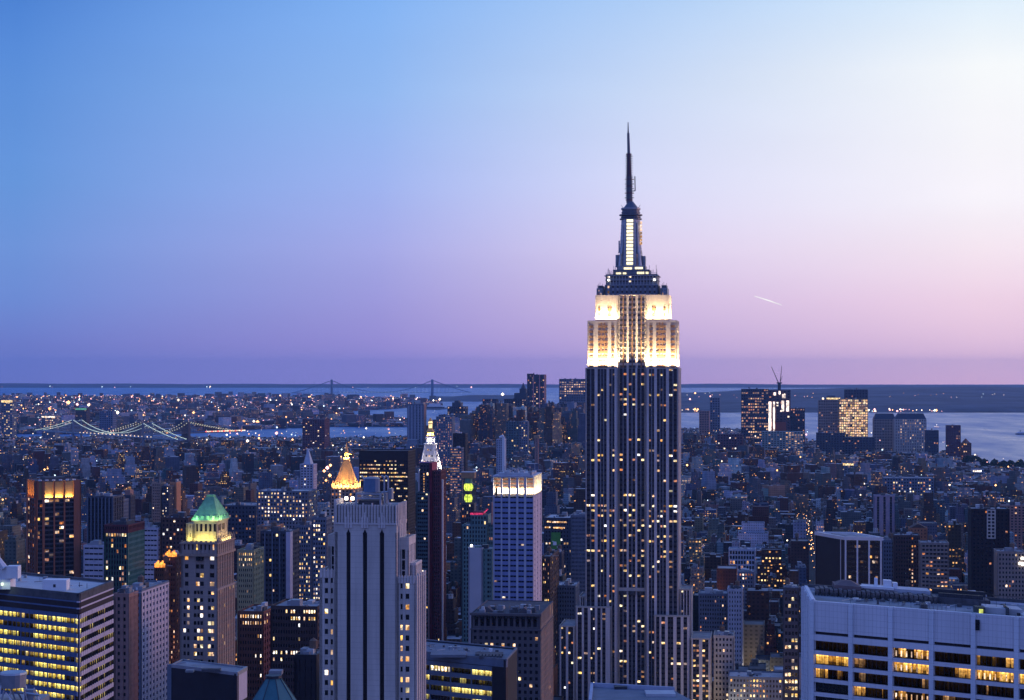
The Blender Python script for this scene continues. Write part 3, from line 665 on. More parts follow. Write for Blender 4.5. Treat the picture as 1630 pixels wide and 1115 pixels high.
# --- gothic tower with the floodlit green pyramid roof
def green_roof_tower():
    Y = 850.0; m = Y/F; c = 317.0
    B = place('office_tower', 'ornate tan stone tower with lit green pyramid roof and pinnacles', 'skyscraper', 287, 347, Y, 28, kr=45)
    X = lambda px: (px-c)*m*1.01; D = 27.0
    zc = PZ(885, Y); zt = PZ(866, Y)
    LIME = mat('warm_grey_stone', (0.37, 0.30, 0.27), 0.85, streak=True)
    st = dict(fh=3.6, wh=0.5, dep=0.45, wall=LIME, lit=0.33, kinds=('yellow','yellow','warm','yellow','warm','dim','white'))
    rows = lambda r, nf, t: (1.0 if t > 0.75 else 0.55 if 0.4 < t < 0.7 else 0.35)*(1.8 if r > nf*0.55 else 0.8)
    fr = [(X(292)-X(287), X(296)-X(287), 1), (X(298)-X(287), X(302)-X(287), 1), (X(309)-X(287), X(324)-X(287), 3), (X(332)-X(287), X(342)-X(287), 2)]
    z0 = PZ(940, Y)
    B.tier(rect(X(286), X(348), -0.8, D), 0, z0, {0: dict(st, bays=[(a+.3, b+.3, n) for a, b, n in fr], sp=LIME, rowf=rows), 1: dict(st, nb=9, ratio=0.45, wall=TAN, sp=BRICK, lit=0.1)}, wall=LIME, parapet=1.0)
    B.tier(rect(X(287.5), X(347), 0, D-1), z0, zc, {0: dict(st, bays=[(X(293)-X(287), X(299)-X(287), 1), (X(311)-X(287), X(324)-X(287), 2), (X(334)-X(287), X(341)-X(287), 1)], rowf=rows, lit=0.7), 1: dict(st, nb=9, ratio=0.5, wall=TAN, sp=BRICK, wh=0.8, lit=0.0)}, wall=LIME, parapet=0)
    w = B.mb('wall')
    w.box(X(286), X(348.6), -1.3, D+0.3, zc-0.2, zc+0.9, TAN)
    B.tier(rect(X(287), X(347.6), -0.5, D-0.5), zc+0.9, zt, {0: dict(st, nb=8, ratio=0.42, wh=0.6, fh=(zt-zc-0.9), lit=0.22), 1: dict(st, nb=8, ratio=0.4, wh=0.6, fh=zt-zc-0.9, wall=TAN, lit=0)}, wall=LIME, parapet=0.7)
    w.box(X(286), X(348.6), -1.2, D+0.2, zt-0.1, zt+0.5, TAN)
    # pinnacles along the cornice
    pn = B.mb('pinnacle')
    for k in range(9):
        y = 0.4+k*3.15; pn.box(X(347)-0.4, X(347)+0.5, y-0.4, y+0.4, zt+0.5, zt+2.2, TAN); pn.cone(X(347), y, 0.5, 0.05, zt+2.2, zt+3.8, TAN, 4)
    for k in range(8):
        x = X(289)+k*2.35; pn.box(x-0.4, x+0.4, -0.6, 0.3, zt+0.5, zt+1.4, TAN)
    # big arched window group high on the front
    for k in range(2): B.mb('arched_window').cone(X(315.2+k*5.4), -0.25, 0.95, 0.95, PZ(889, Y)-1, PZ(889, Y)+1.6, GLASS, 8)
    # lit drum and low left wing of the top
    zd = PZ(831, Y); x0, x1, y0, y1 = X(305), X(342.5), 3.0, 3.0+17.5
    GL = mat('pale_gilded_stone', (0.52, 0.46, 0.30), 0.8)
    dr = MB()
    B.tier(rect(x0, x1, y0, y1), zt, zd, {0: dict(bays=[(0.8+k*2.2, 2.0+k*2.2, 1) for k in range(5)], fh=zd-zt, wh=0.52, dep=0.4, wall=GL, lit=0, top=1.2, bot=2.2), 1: dict(bays=[(2.5,6.5,2),(8.5,12.5,2)], fh=zd-zt, wh=0.5, wall=TAN, dep=0.4, lit=0, top=1.6, bot=2.6)}, wall=GL, parapet=0)
    w.box(x0-0.5, x1+0.5, y0-0.5, y1+0.5, zd-0.3, zd+0.5, TAN)
    B.tier(rect(X(291), x0-0.1, 4.0, 19), zt, PZ(836, Y), {0: dict(nb=1, fh=5, wh=0.4, wall=GL, ratio=0.25, lit=0)}, wall=GL, parapet=0.3)
    # roof: four slopes up to a short ridge, dormers along the eaves
    za = PZ(790, Y); rf = B.mb('pyramid_roof'); e = 0.9; mx = (x0+x1)/2; my = (y0+y1)/2
    rf.prism([(x0-e, y0-e), (x1+e, y0-e), (x1+e, y1+e), (x0-e, y1+e)], zd+0.5, za-0.8, COPPER, [(mx-1.5, my-1.2), (mx+1.5, my-1.2), (mx+1.5, my+1.2), (mx-1.5, my+1.2)])
    rf.box(mx-1.7, mx+1.7, my-1.4, my+1.4, za-0.9, za-0.1, COPPER)
    for sx in (x0-e, x1+e): 
        for sy in (y0-e, y1+e): rf.bar((sx, sy, zd+0.5), (mx+(1.5 if sx > mx else -1.5), my+(1.2 if sy > my else -1.2), za-0.8), 0.22, COPPER, 4)
    dm = B.mb('dormer')
    for k in range(4): dm.box(x0+1.2+k*2.6, x0+2.4+k*2.6, y0-0.6, y0+1.5, zd+0.5, zd+2.6, COPPER)
    for k in range(4): dm.box(x1-1.5, x1+0.6, y0+1.8+k*3.9, y0+3.2+k*3.9, zd+0.5, zd+2.6, COPPER)
    YL = (1.0, 0.86, 0.22); GR = (0.55, 1.0, 0.40)
    flood(B.root, ((x0+x1)/2, y0-2.2, zt+0.6), (0, 0.35, 1), (1, 0, 0), 10, 0.5, 900, YL)
    flood(B.root, (X(297), 2.2, zt+0.6), (0, 0.4, 1), (1, 0, 0), 3, 0.5, 260, YL)
    flood(B.root, (x1+2.3, (y0+y1)/2, zt+0.8), (-0.35, 0, 1), (0, 1, 0), 15, 0.6, 1500, (1.0, 0.84, 0.35))
    flood(B.root, (x1-0.5, y0-2.2, zd+0.6), (0, 1.0, 1.1), (1, 0, 0), 6, 0.5, 480, (0.9, 1, 0.35))
    flood(B.root, (x0+1, y0-2.0, zd+0.6), (0.1, 1.0, 1.1), (1, 0, 0), 3, 0.5, 240, GR)
    flood(B.root, (mx, y0-6, zd+0.2), (0, 1.0, 1.4), (1, 0, 0), 9, 1, 650, (0.6, 1.0, 0.6))
    flood(B.root, (x1+6, my, zd+0.2), (-1, 0, 1.3), (0, 1, 0), 9, 1, 550, (0.6, 1.0, 0.5))
    flood(B.root, (x1+2.0, y0+3, zd+0.6), (-1, 0.1, 1.2), (0, 1, 0), 5, 0.5, 300, (0.9, 1, 0.4))
    B.kinds['window_glass'] = 'stuff'; B.done()
green_roof_tower()

# --- dark tower with bronze piers and gold lit crown
def bronze_tower():
    BR = mat('bronze_brown_pier', (0.30, 0.115, 0.07), 0.7, streak=True)
    Y = 1500.0; z = PZ(767, Y)
    L = (25, 0); C = (57, 0); S = 37.4; th = R(27)
    cx_, cy_ = PX(57, Y), Y
    B = Bld('office_tower', 'dark glass tower with brown piers and gold uplit crown bays', 'skyscraper', (cx_, cy_, 0))
    keep(cx_, cy_+25, 48)
    r = (math.cos(th), math.sin(th)); l = (-math.sin(th), math.cos(th))
    P = [(l[0]*S, l[1]*S), (0, 0), (r[0]*S, r[1]*S), (l[0]*S+r[0]*S, l[1]*S+r[1]*S)]
    zc = PZ(796, Y)
    def bays(rev):
        b = [(1.6, 5.4, 2), (7.4, 14.6, 2), (15.8, 23.0, 2), (24.2, 31.4, 2)]
        return [(S-y, S-x, n) for x, y, n in reversed(b)] if rev else b
    lk = ('warm','yellow','white','dim','dim','orange')
    rw = lambda q, nf, t: 2.6 if q == 0 or q == nf-1 else (1.0 if (q*7) % 5 else 0.25)
    for rev, A, Bp in ((True, P[0], P[1]), (False, P[1], P[2])):
        pass
    f = dict(fh=3.75, wh=0.62, dep=0.9, sp=SPAN, spout=-0.8, mull=0.25, lit=0.2, kinds=lk, rowf=rw)
    B.tier(P, 0, zc, {0: dict(f, bays=bays(True)), 1: dict(f, bays=bays(False))}, wall=BR, parapet=0)
    # crown: deep bays without glass, a lamp trough at the foot of each
    GP = mat('gilded_crown_panel', (0.50, 0.33, 0.16), 0.6, streak=True)
    B.mb('wall').prism(inset(P, 2.4), zc, z-0.5, GP); B.mb('roof').prism(inset(P, 2.0), z-0.5, z, ROOFD)
    for i, (A, Bp, rev) in enumerate(((P[0], P[1], True), (P[1], P[2], False))):
        u = ((Bp[0]-A[0])/S, (Bp[1]-A[1])/S); nx, ny = u[1], -u[0]
        ed = [0]
        for a, b, n in bays(rev): ed += [a, b]
        ed.append(S)
        for k in range(0, len(ed), 2): B.mb('wall').fbox(A, u, ed[k], ed[k+1], zc, z+0.3, -2.4, 0.0, BR)
        B.mb('wall').fbox(A, u, 0.05, S-0.05, zc, zc+0.7, -0.5, -0.05, BR)
        for a, b, n in bays(rev):
            if b-a < 5: continue
            c = (a+b)/2; p = (A[0]+u[0]*c+nx*-1.95, A[1]+u[1]*c+ny*-1.95, zc+0.9)
            flood(B.root, p, (-nx*0.04, -ny*0.04, 1), (u[0], u[1], 0), b-a-1.2, 0.4, 1500, (1.0, 0.66, 0.16), 90)
    for i, (A, Bp) in ((2, (P[2], P[3])), (3, (P[3], P[0]))):
        LL = S; u = ((Bp[0]-A[0])/S, (Bp[1]-A[1])/S); B.mb('wall').fbox(A, u, 0, S, zc, z+0.3, -1, 0, BR)
    q = B.mb('roof_lamp')
    A = P[1]
    for k in range(6):
        t = 3.0+k*5.6; q.box(A[0]+r[0]*t-1.2, A[0]+r[0]*t+1.2, r[1]*t+1.0, r[1]*t+2.4, z+0.3, z+1.3, WHITE)
    rc = inset(P, 10); B.mb('roof').prism(rc, z, z+2.5, ROOFD)
    B.kinds['window_glass'] = 'stuff'; B.done()
bronze_tower()

# --- office block with yellow lit floors, bottom left
def yellow_office():
    z = 172.0
    B = quad((0, 935.4), (126, 948), (180.5, 927), z, 'office_block', 'nearest left office block, all floors lit yellow under a flat blue roof', 'office building')
    Lp, Cp, Rp, _ = B.P
    k = 1.75; Lx = (Lp[0]*k, Lp[1]*k); P = [Lx, Cp, Rp, (Lx[0]+Rp[0], Lx[1]+Rp[1])]
    BLU = mat('blue_glazed_spandrel', (0.10, 0.16, 0.30), 0.4, 0.2, var=0.15, scale=0.6)
    PWH = mat('pale_spandrel_stone', (0.55, 0.50, 0.60), 0.8, var=0.08)
    INT = interior('lit_office_floor', (0.98, 0.72, 0.11, 1), 1.0, z-7.6, 3.78, 0.46, 1.0, 1.6, 0.86, 0.06)
    INTD = interior('half_lit_office_floor', (1.0, 0.68, 0.18, 1), 0.7, z-7.6, 3.78, 0.46, 1.0, 1.5, 0.45, 0.03)
    w = B.mb('wall'); g = B.mb('window_glass'); 
    w.prism(inset(P, 1.0), 0, z-0.6, DARKM)
    fh = 3.78; nf = 22; ztop = z-7.6
    def side(A, Bp, sp, body, dark, out):
        L = math.hypot(Bp[0]-A[0], Bp[1]-A[1]); u = ((Bp[0]-A[0])/L, (Bp[1]-A[1])/L)
        # dark louvre bands at the top with thin light bands between
        w.fbox(A, u, 0, L, z-2.3, z+0.5, -1, 0.05, MATS['dark_roof'])
        for j in range(2):
            w.fbox(A, u, 0, L, z-2.9-j*2.6, z-2.3-j*2.6, -1, out+0.02, sp)
            w.fbox(A, u, 0, L, z-4.9-j*2.6, z-2.9-j*2.6, -1, -0.05, mat('dark_louvre', (0.035, 0.025, 0.03), 0.8))
        for r in range(nf):
            zz = ztop-r*fh
            w.fbox(A, u, 0, L, zz-1.75, zz, -0.9, out, sp)
            n = int(L/9)+1
            for c in range(n):
                a = L*c/n+0.15; b = L*(c+1)/n-0.15
                o = MB(); o.fbox(A, u, a, b, zz-fh, zz-1.75, -1.0, -0.45, body if rnd.random() < ((0.93 if not 0.60 < (c+0.5)/n < 0.68 else 0.1) if not dark else 0.45) else INTD)
                ob = o.build('window_band', B.root)
            if not dark: w.fbox(A, u, 0, L, zz-fh, zz-fh+0.14, -0.44, -0.3, SPAN)
        nm = int(L/2.6)
        for k_ in range(nm+1):
            a = L*k_/nm; wd = 0.07 if k_ % 6 else 0.2
            w.fbox(A, u, a-wd, a+wd, ztop-nf*fh, ztop, -0.45, out+0.06, BLU if not dark else DARKM)
    side(P[0], P[1], BLU, INT, False, -0.1)
    side(P[1], P[2], PWH, INTD, True, 0.1)
    w.fbox(P[1], (1, 0), -0.5, 0.3, 0, z-7.6, -0.4, 0.1, PWH)
    r = B.mb('roof'); r.prism(inset(P, 0.9), z-0.6, z-0.3, ROOFL)
    for i in range(4):
        A, Bp = P[i], P[(i+1)%4]; L = math.hypot(Bp[0]-A[0], Bp[1]-A[1]); u = ((Bp[0]-A[0])/L, (Bp[1]-A[1])/L)
        r.fbox(A, u, 0, L, z-0.3, z+0.7, -0.9, 0.12, ROOFD)
        r.fbox(A, u, 2.2, L-2.2, z-0.3, z-0.1, -2.6, -2.2, ROOF)
    cl = MB(); clutter(cl, inset(P, 4), z-0.3, 34, 5, 0.8); cl.build('roof_plant', B.root)['kind'] = 'stuff'
    q = MB(); a = (-19, 18); q.box(a[0], a[0]+9.6, a[1], a[1]+6, z-0.3, z+3.9, WHITE); q.box(a[0]+4.3, a[0]+5.3, a[1]-0.1, a[1], z+1.0, z+2.2, DARKM); q.build('stair_house', B.root)
    q = MB()
    q.box(-44, -33, 22, 30, z-0.3, z+3.6, WHITE); q.box(-41, -34, 24, 28, z+3.6, z+8.4, WHITE); q.box(-34.6, -30, 22, 27, z+4, z+9, WHITE)
    q.box(-41.5, -38, 21.7, 22, z+5.0, z+6.6, DARKM); q.bar((-36, 24, z+8), (-40, 24, z+14), 1.6, WHITE, 6, 0.9); q.cone(-39.2, 24, 2.0, 1.4, z+9, z+14, WHITE, 10)
    q.build('cooling_plant', B.root)
    q = MB(); q.cone(-36.0, 21.0, 0.5, 0.5, z+1.4, z+2.4, glow('greenish_roof_lamp', (0.8, 1.0, 0.7, 1), 2, 0.1), 6); q.build('roof_lamp', B.root)
    fl = area((0,0,0), None, 1.5, 1.0, 90, (0.75, 1.0, 0.75)); fl.parent = B.root; fl.location = (-34, 19.5, z+3.6)
    q = MB()
    for x, y in ((-10, 22), (-7, 30), (-14, 33), (-3, 26)): q.bar((x, y, z-0.3), (x, y, z+1.6), 0.12, DARKM, 4)
    q.build('vent_pipe', B.root)
    B.done()
yellow_office()

# --- broad white office slab, bottom right
def white_slab():
    z = 190.0
    Cc = (1290, 957); Rr = (1700, 989); bk = (1278.5, 934)
    Yc, Yr, Yb = YofZ(957, z), YofZ(989, z), YofZ(934, z)
    c = (PX(1290, Yc), Yc); r = (PX(1700, Yr), Yr); b = (PX(1278.5, Yb), Yb)
    B = Bld('office_slab', 'broad white office slab with blank top band and gold lit windows', 'office building', (c[0], c[1], 0))
    P = [(0, 0), (r[0]-c[0], r[1]-c[1]), (r[0]-c[0]+b[0]-c[0], r[1]-c[1]+b[1]-c[1]), (b[0]-c[0], b[1]-c[1])]
    keep(c[0]+45, c[1]+10, 70)
    TR = mat('white_travertine_front', (0.74, 0.74, 0.77), 0.75, var=0.07, scale=0.12, streak=True)
    L = math.hypot(*P[1]); u = (P[1][0]/L, P[1][1]/L); pitch = 12.65
    w = B.mb('wall'); g = B.mb('window_glass')
    w.prism(inset(P, 2.0), 0, z-1.2, DARKM)
    g.fbox(P[0], u, 0.5, L-0.5, 60, z-11.2, -1.9, -1.3, GLASS)
    w.fbox(P[0], u, 0, L, z-9.1, z+0.0, -1.9, -0.25, TR)        # blank band, one panel per bay with fine joints
    nb = int(L/pitch)+1
    pier = mat('white_pier', (0.74, 0.78, 0.82), 0.7, var=0.05, streak=True)
    for k in range(nb+1):
        a = k*pitch-0.15
        w.fbox(P[0], u, max(0, a), min(L, a+1.35), 60, z+0.05, -1.9, 0.35, pier)
        for j in (-0.55, 1.75): w.fbox(P[0], u, max(0, a+j), max(0.1, a+j+0.12), z-9, z-0.02, -0.4, -0.1, TR)
        for j in range(1, 9): w.fbox(P[0], u, a+1.2+j*1.27, a+1.2+j*1.27+0.035, z-9, z-0.02, -0.3, -0.235, GREYM)
    zz = z-9.1; w.fbox(P[0], u, 0, L, zz-2.75, zz-0.9, -1.9, 0.05, TR)
    g.fbox(P[0], u, 0, L, zz-0.9, zz, -1.9, -1.0, MATS['dark_louvre'])
    gold = interior('gold_lit_office', (1.0, 0.48, 0.06, 1), 0.95, z-11.85, 4.2, 0.0, 0.68, 0.9, 0.95, 0.2); gold2 = interior('sparsely_lit_office', (1.0, 0.46, 0.07, 1), 0.65, z-11.85, 4.2, 0.0, 0.68, 0.8, 0.38, 0.012)
    gold3 = interior('dim_office', (1.0, 0.50, 0.16, 1), 0.35, z-11.85, 4.2, 0.0, 0.68, 0.8, 0.2, 0.015)
    plan = {(0,0):1,(0,1):2,(0,2):2,(0,3):1,(0,4):2,(0,5):1,(1,0):3,(1,1):1,(1,2):3,(1,3):2,(1,4):3,(1,5):3,(2,0):2,(2,1):1,(2,2):1,(2,3):1,(2,4):1,(3,1):2,(3,2):2,(3,3):1,(4,2):3,(4,4):2,(3,4):1}
    for rr in range(14):
        top = zz-2.75-rr*4.2
        w.fbox(P[0], u, 0, L, top-4.2, top-2.85, -1.9, 0.0, TR)
        w.fbox(P[0], u, 0, L, top-2.93, top-2.85, -1.25, 0.04, GREYM)
        for k in range(nb):
            a = k*pitch+1.2; b_ = min(L, (k+1)*pitch-0.15); v = plan.get((rr, k), rnd.choice((0, 0, 1)))
            if b_-a < 1: continue
            o = MB(); o.fbox(P[0], u, a, b_, top-2.85, top, -1.28, -1.22, GLASS if v == 0 else (gold3, gold2, gold)[v-1])
            fr = MB()
            for j in range(0, 9): fr.fbox(P[0], u, a+j*(b_-a)/8-0.045, a+j*(b_-a)/8+0.045, top-2.85, top, -1.22, -1.1, DARKM)
            ob = o.build('window', B.root); fr.build('window_frame', ob)
            if v == 3 or (v == 2 and k == 2):                   # columns and blinds seen inside
                cc = MB()
                for j in range(7):
                    t = a+0.4+j*(b_-a-0.8)/6.5; cc.fbox(P[0], u, t, t+0.42, top-2.6, top-0.9, -1.2, -1.15, G_WARM)
                if k in (2, 4): cc.build('lit_blinds', ob)
    # side walls and roof
    for i in (1, 2, 3):
        A, Bp = P[i], P[(i+1)%4]; LL = math.hypot(Bp[0]-A[0], Bp[1]-A[1]); uu = ((Bp[0]-A[0])/LL, (Bp[1]-A[1])/LL)
        w.fbox(A, uu, 0, LL, 0, z+(0 if i < 3 else 0.2), -1.6, 0, TR)
    A, Bp = P[3], P[0]; LL = math.hypot(Bp[0]-A[0], Bp[1]-A[1]); uu = ((Bp[0]-A[0])/LL, (Bp[1]-A[1])/LL)
    for k in range(3): w.fbox(A, uu, k*LL/3+1, k*LL/3+2, 40, z+0.3, 0, 0.5, pier)
    rf = B.mb('roof'); rf.prism(inset(P, 1.7), z-1.2, z-0.6, ROOF)
    for i, zt in ((0, 0.05), (1, 0.4), (2, 1.0), (3, 0.6)):
        A, Bp = P[i], P[(i+1)%4]; LL = math.hypot(Bp[0]-A[0], Bp[1]-A[1]); uu = ((Bp[0]-A[0])/LL, (Bp[1]-A[1])/LL)
        rf.fbox(A, uu, 0, LL, z-0.6, z+zt, -1.2 if i else -0.9, -0.3, TR if i != 2 else ROOFD)
    v = (P[3][0]/math.hypot(*P[3]), P[3][1]/math.hypot(*P[3])); D = math.hypot(*P[3])
    def at(a, b): return (u[0]*a+v[0]*b, u[1]*a+v[1]*b)
    def rbox(part, a0, a1, b0, b1, z0, z1, m): part.prism([at(a0,b0), at(a1,b0), at(a1,b1), at(a0,b1)], z0, z1, m)
    cl = MB(); clutter(cl, inset(P, 4), z-0.6, 90, 15, 0.8); cl.build('roof_plant', B.root)['kind'] = 'stuff'
    ct = MB(); q = random.Random(4)
    for k in range(26):                                           # long row of ribbed cooling units
        a = 3.5+k*1.55; rbox(ct, a, a+1.15, D-15, D-8, z-0.6, z+1.3+0.2*(k % 3), mat('rusty_grey_plant', (0.16, 0.14, 0.14), 0.9, var=0.5, scale=0.8))
    for k in range(40): a = 3+k*1.05; rbox(ct, a, a+0.35, D-16.5, D-15.8, z-0.6, z+0.7, DARKM)
    ct.build('cooling_unit_row', B.root)
    h = MB(); rbox(h, 10, 19, D-12, D-2, z+1.2, z+2.6, mat('brown_plant_room', (0.18, 0.13, 0.13), 0.9)); h.prism([at(10.5,D-11), at(18.5,D-11), at(18.5,D-3), at(10.5,D-3)], z+2.6, z+3.8, mat('brown_plant_room', (0,0,0)), [at(13,D-8), at(16,D-8), at(16,D-6), at(13,D-6)]); h.build('plant_room', B.root)
    h = MB(); rbox(h, 20, 42, D-9, D-1, z-0.6, z+2.4, mat('blue_white_duct', (0.42, 0.46, 0.52), 0.7)); rbox(h, 19, 30, D-9.8, D-7, z+2.0, z+2.7, WHITE); h.build('roof_duct', B.root)
    h = MB(); rbox(h, 27, 29.6, D-7, D-4, z+2.4, z+4.6, WHITE); rbox(h, 30, 31.6, D-7, D-4, z+2.4, z+4.0, WHITE); rbox(h, 24, 25, D-7, D-5, z+2.4, z+5.0, WHITE); h.build('white_vent', B.root)
    h = MB(); rbox(h, 42, 60, D-14, D-3, z-0.6, z+1.4, ROOFD); rbox(h, 44, 58, D-13, D-12.4, z+1.4, z+2.6, DARKM); rbox(h, 43, 60, D-5, D-4.4, z+1.4, z+2.9, DARKM)
    for k in range(9): h.bar(at(44+k*1.8, D-13)+(z-0.6,), at(44+k*1.8, D-13)+(z+2.6,), 0.1, DARKM, 4)
    h.build('cooling_tower', B.root)
    h = MB(); rbox(h, 52.5, 55.5, 5, 9, z-0.6, z+1.4, mat('dark_plant_room', (0.08, 0.09, 0.08), 0.9)); h.build('stair_house', B.root)
    h = MB(); rbox(h, 53.6, 54.8, 4.9, 4.98, z-0.3, z+0.9, glow('green_yellow_door_light', (0.8, 0.9, 0.2, 1), 0.8)); h.build('lit_door', B.root)
    h = MB(); rbox(h, 56, 67, 8, 16, z-0.6, z+1.2, ROOFL); rbox(h, 70, 86, 6, 20, z-0.6, z+1.0, ROOFD); rbox(h, 66.2, 69, 3, 12, z-0.6, z+0.3, ROOFL); h.build('roof_hatch', B.root)
    h = MB()
    for k in range(7): h.bar(at(36+k*1.3, 6)+(z-0.6,), at(36+k*1.3, 6)+(z+1.5,), 0.14, GREYM, 4)
    rbox(h, 36, 38, 5, 9, z-0.6, z+0.9, ROOFD); rbox(h, 62, 62.3, 4, 12, z-0.6, z+2.0, DARKM)
    for k in range(30): h.bar(at(45+k*1.4, D-2)+(z+1.0,), at(45+k*1.4, D-2)+(z+1.9,), 0.07, DARKM, 4)
    rbox(h, 45, 86, D-2.05, D-1.95, z+1.8, z+1.95, DARKM); h.build('railing', B.root)
    h = MB(); rbox(h, 51.6, 52.9, -0.4, -0.2, z-4.6, z-1.6, GLASS); h.build('small_window', B.root)
    for k in range(22): rbox(B.mb('roof_edge_box'), q.uniform(2, 84), 0, 1, 2, 0, 0, ROOFD) if False else None
    B.done()
white_slab()

# --- blue tower with the floodlit white top
def white_top_tower():
    Y = 1200.0; m = Y/F
    B = place('office_tower', 'slim blue glass tower with five floodlit white bays at its top', 'skyscraper', 784.5, 849, Y, 30, kr=42)
    PB = mat('pale_blue_pier', (0.42, 0.44, 0.52), 0.7); hw = B.hw
    X = lambda px: (px-(784.5+849)/2)*m*1.01
    zt = PZ(758, Y); zl = PZ(790.5, Y); D = 44.0
    bb = [(785.4,797),(799.4,809),(812,821.6),(825,834),(837.6,848.6)]
    bays = [(X(a)+hw, X(b)+hw, 2) for a, b in bb]
    BS = mat('blue_panel', (0.20, 0.25, 0.46), 0.5, 0.2, var=0.12)
    st = dict(fh=3.5, wh=0.34, dep=0.4, wall=PB, sp=BS, glass=GLASS, mull=0.1, spout=-0.2, lit=0.018, kinds=('white','dim'))
    B.tier(rect(-hw, hw, 0, D), 0, zl, {0: dict(st, bays=bays), 1: dict(st, nb=3, ratio=0.25, wall=mat('pale_lilac_wall', (0.52, 0.47, 0.55), 0.8, var=0.07), sp=mat('pale_lilac_wall', (0,0,0)), lit=0.0)}, wall=PB, parapet=0)
    CW = mat('cream_stone', (0.62, 0.55, 0.42), 0.8, var=0.08); w = B.mb('wall')
    w.prism(rect(-hw+2.6, hw-0.4, 2.6, D-2), zl, zt-0.6, CW)
    for a, b in zip([784.4]+[q[1] for q in bb], [q[0] for q in bb]+[849.1]): w.box(X(a), X(b), 0, 3, zl, zt+0.2, PB)
    w.box(-hw, hw, 0.02, 3, zt-1.0, zt+0.21, PB)
    for k in range(3): w.box(-hw+0.3, hw-0.3, 2.2, 2.62, zl+5.4+k*2.6, zl+6.3+k*2.6, BRICK)
    for k in range(6): w.box(hw-0.42, hw-0.02, 2+k*7.6, 3+k*7.6, zl, zt, CW)
    w.box(-hw, -hw+1, 3, D, zl, zt+0.2, PB); w.box(-hw, hw, D-1, D, zl, zt+0.2, PB); w.box(-hw+1, hw+0.02, 3, D-1, zt-0.5, zt, PB)
    for a, b in bb: flood(B.root, ((X(a)+X(b))/2, 0.9, zl+0.4), (0, 0.25, 1), (1, 0, 0), X(b)-X(a)-0.8, 0.5, 2600, (1.0, 0.80, 0.48), 90)
    flood(B.root, (hw+1.5, D/2, zl+0.2), (-0.25, 0, 1), (0, 1, 0), D-6, 0.6, 9000, (1.0, 0.84, 0.56), 120)
    r = B.mb('roof_plant'); q = random.Random(8)
    r.box(-hw+3, hw-3, 5, D-5, zt, zt+1.6, ROOFL)
    for _ in range(22):
        x, y = q.uniform(-hw+2, hw-4), q.uniform(4, D-8); s_ = q.uniform(1, 3); r.box(x, x+s_, y, y+s_, zt, zt+q.uniform(2, 4.5), q.choice((GREYM, ROOFL, ROOFD, ALU)))
    for _ in range(8):
        x, y = q.uniform(-hw+2, hw-2), q.uniform(4, D-8); r.bar((x, y, zt), (x, y, zt+q.uniform(4, 7)), 0.2, ALU, 4)
    B.kinds['window_glass'] = 'stuff'; B.done()
white_top_tower()

# --- small dark green glass office tower
def green_tower():
    Y = 1200.0
    B = place('office_tower', 'small dark green glass tower with ten rows of lit windows, near left', 'office tower', 165, 204.5, Y, 30, kr=34)
    GS = mat('green_glass_mullion', (0.05, 0.13, 0.10), 0.5, 0.2); hw = B.hw; z = PZ(838, Y); D = 32
    B.tier(rect(-hw, hw, 0, D), 0, z-4.5, {0: dict(nb=8, fh=3.6, wh=0.6, ratio=0.7, wall=GS, sp=DARKM, lit=0.36, kinds=('yellow','warm','white','orange','dim'), rowf=lambda r, nf, t: 2.5 if r == nf-1 or r == nf-20 else (1.1 if r % 3 == 0 else 0.55)),
        1: dict(nb=13, fh=3.6, wh=0.6, ratio=0.6, wall=mat('teal_green_mullion', (0.07, 0.20, 0.17), 0.5), sp=TEAL, lit=0.04)}, wall=GS, parapet=0)
    B.tier(rect(-hw, hw, 0, D), z-4.5, z, {0: dict(nb=10, fh=4.5, wh=0.5, ratio=0.6, wall=MAROON, lit=0), 1: dict(nb=12, fh=4.5, wh=0.5, ratio=0.6, wall=MAROON, lit=0)}, wall=MAROON, roof=ROOFD, parapet=1)
    B.mb('roof_plant').box(-hw+3, hw-4, 8, 24, z, z+2.5, ROOFD); B.mb('roof_plant').box(-1, 3, 10, 15, z+2.5, z+4.5, ROOFD)
    B.done()
green_tower()

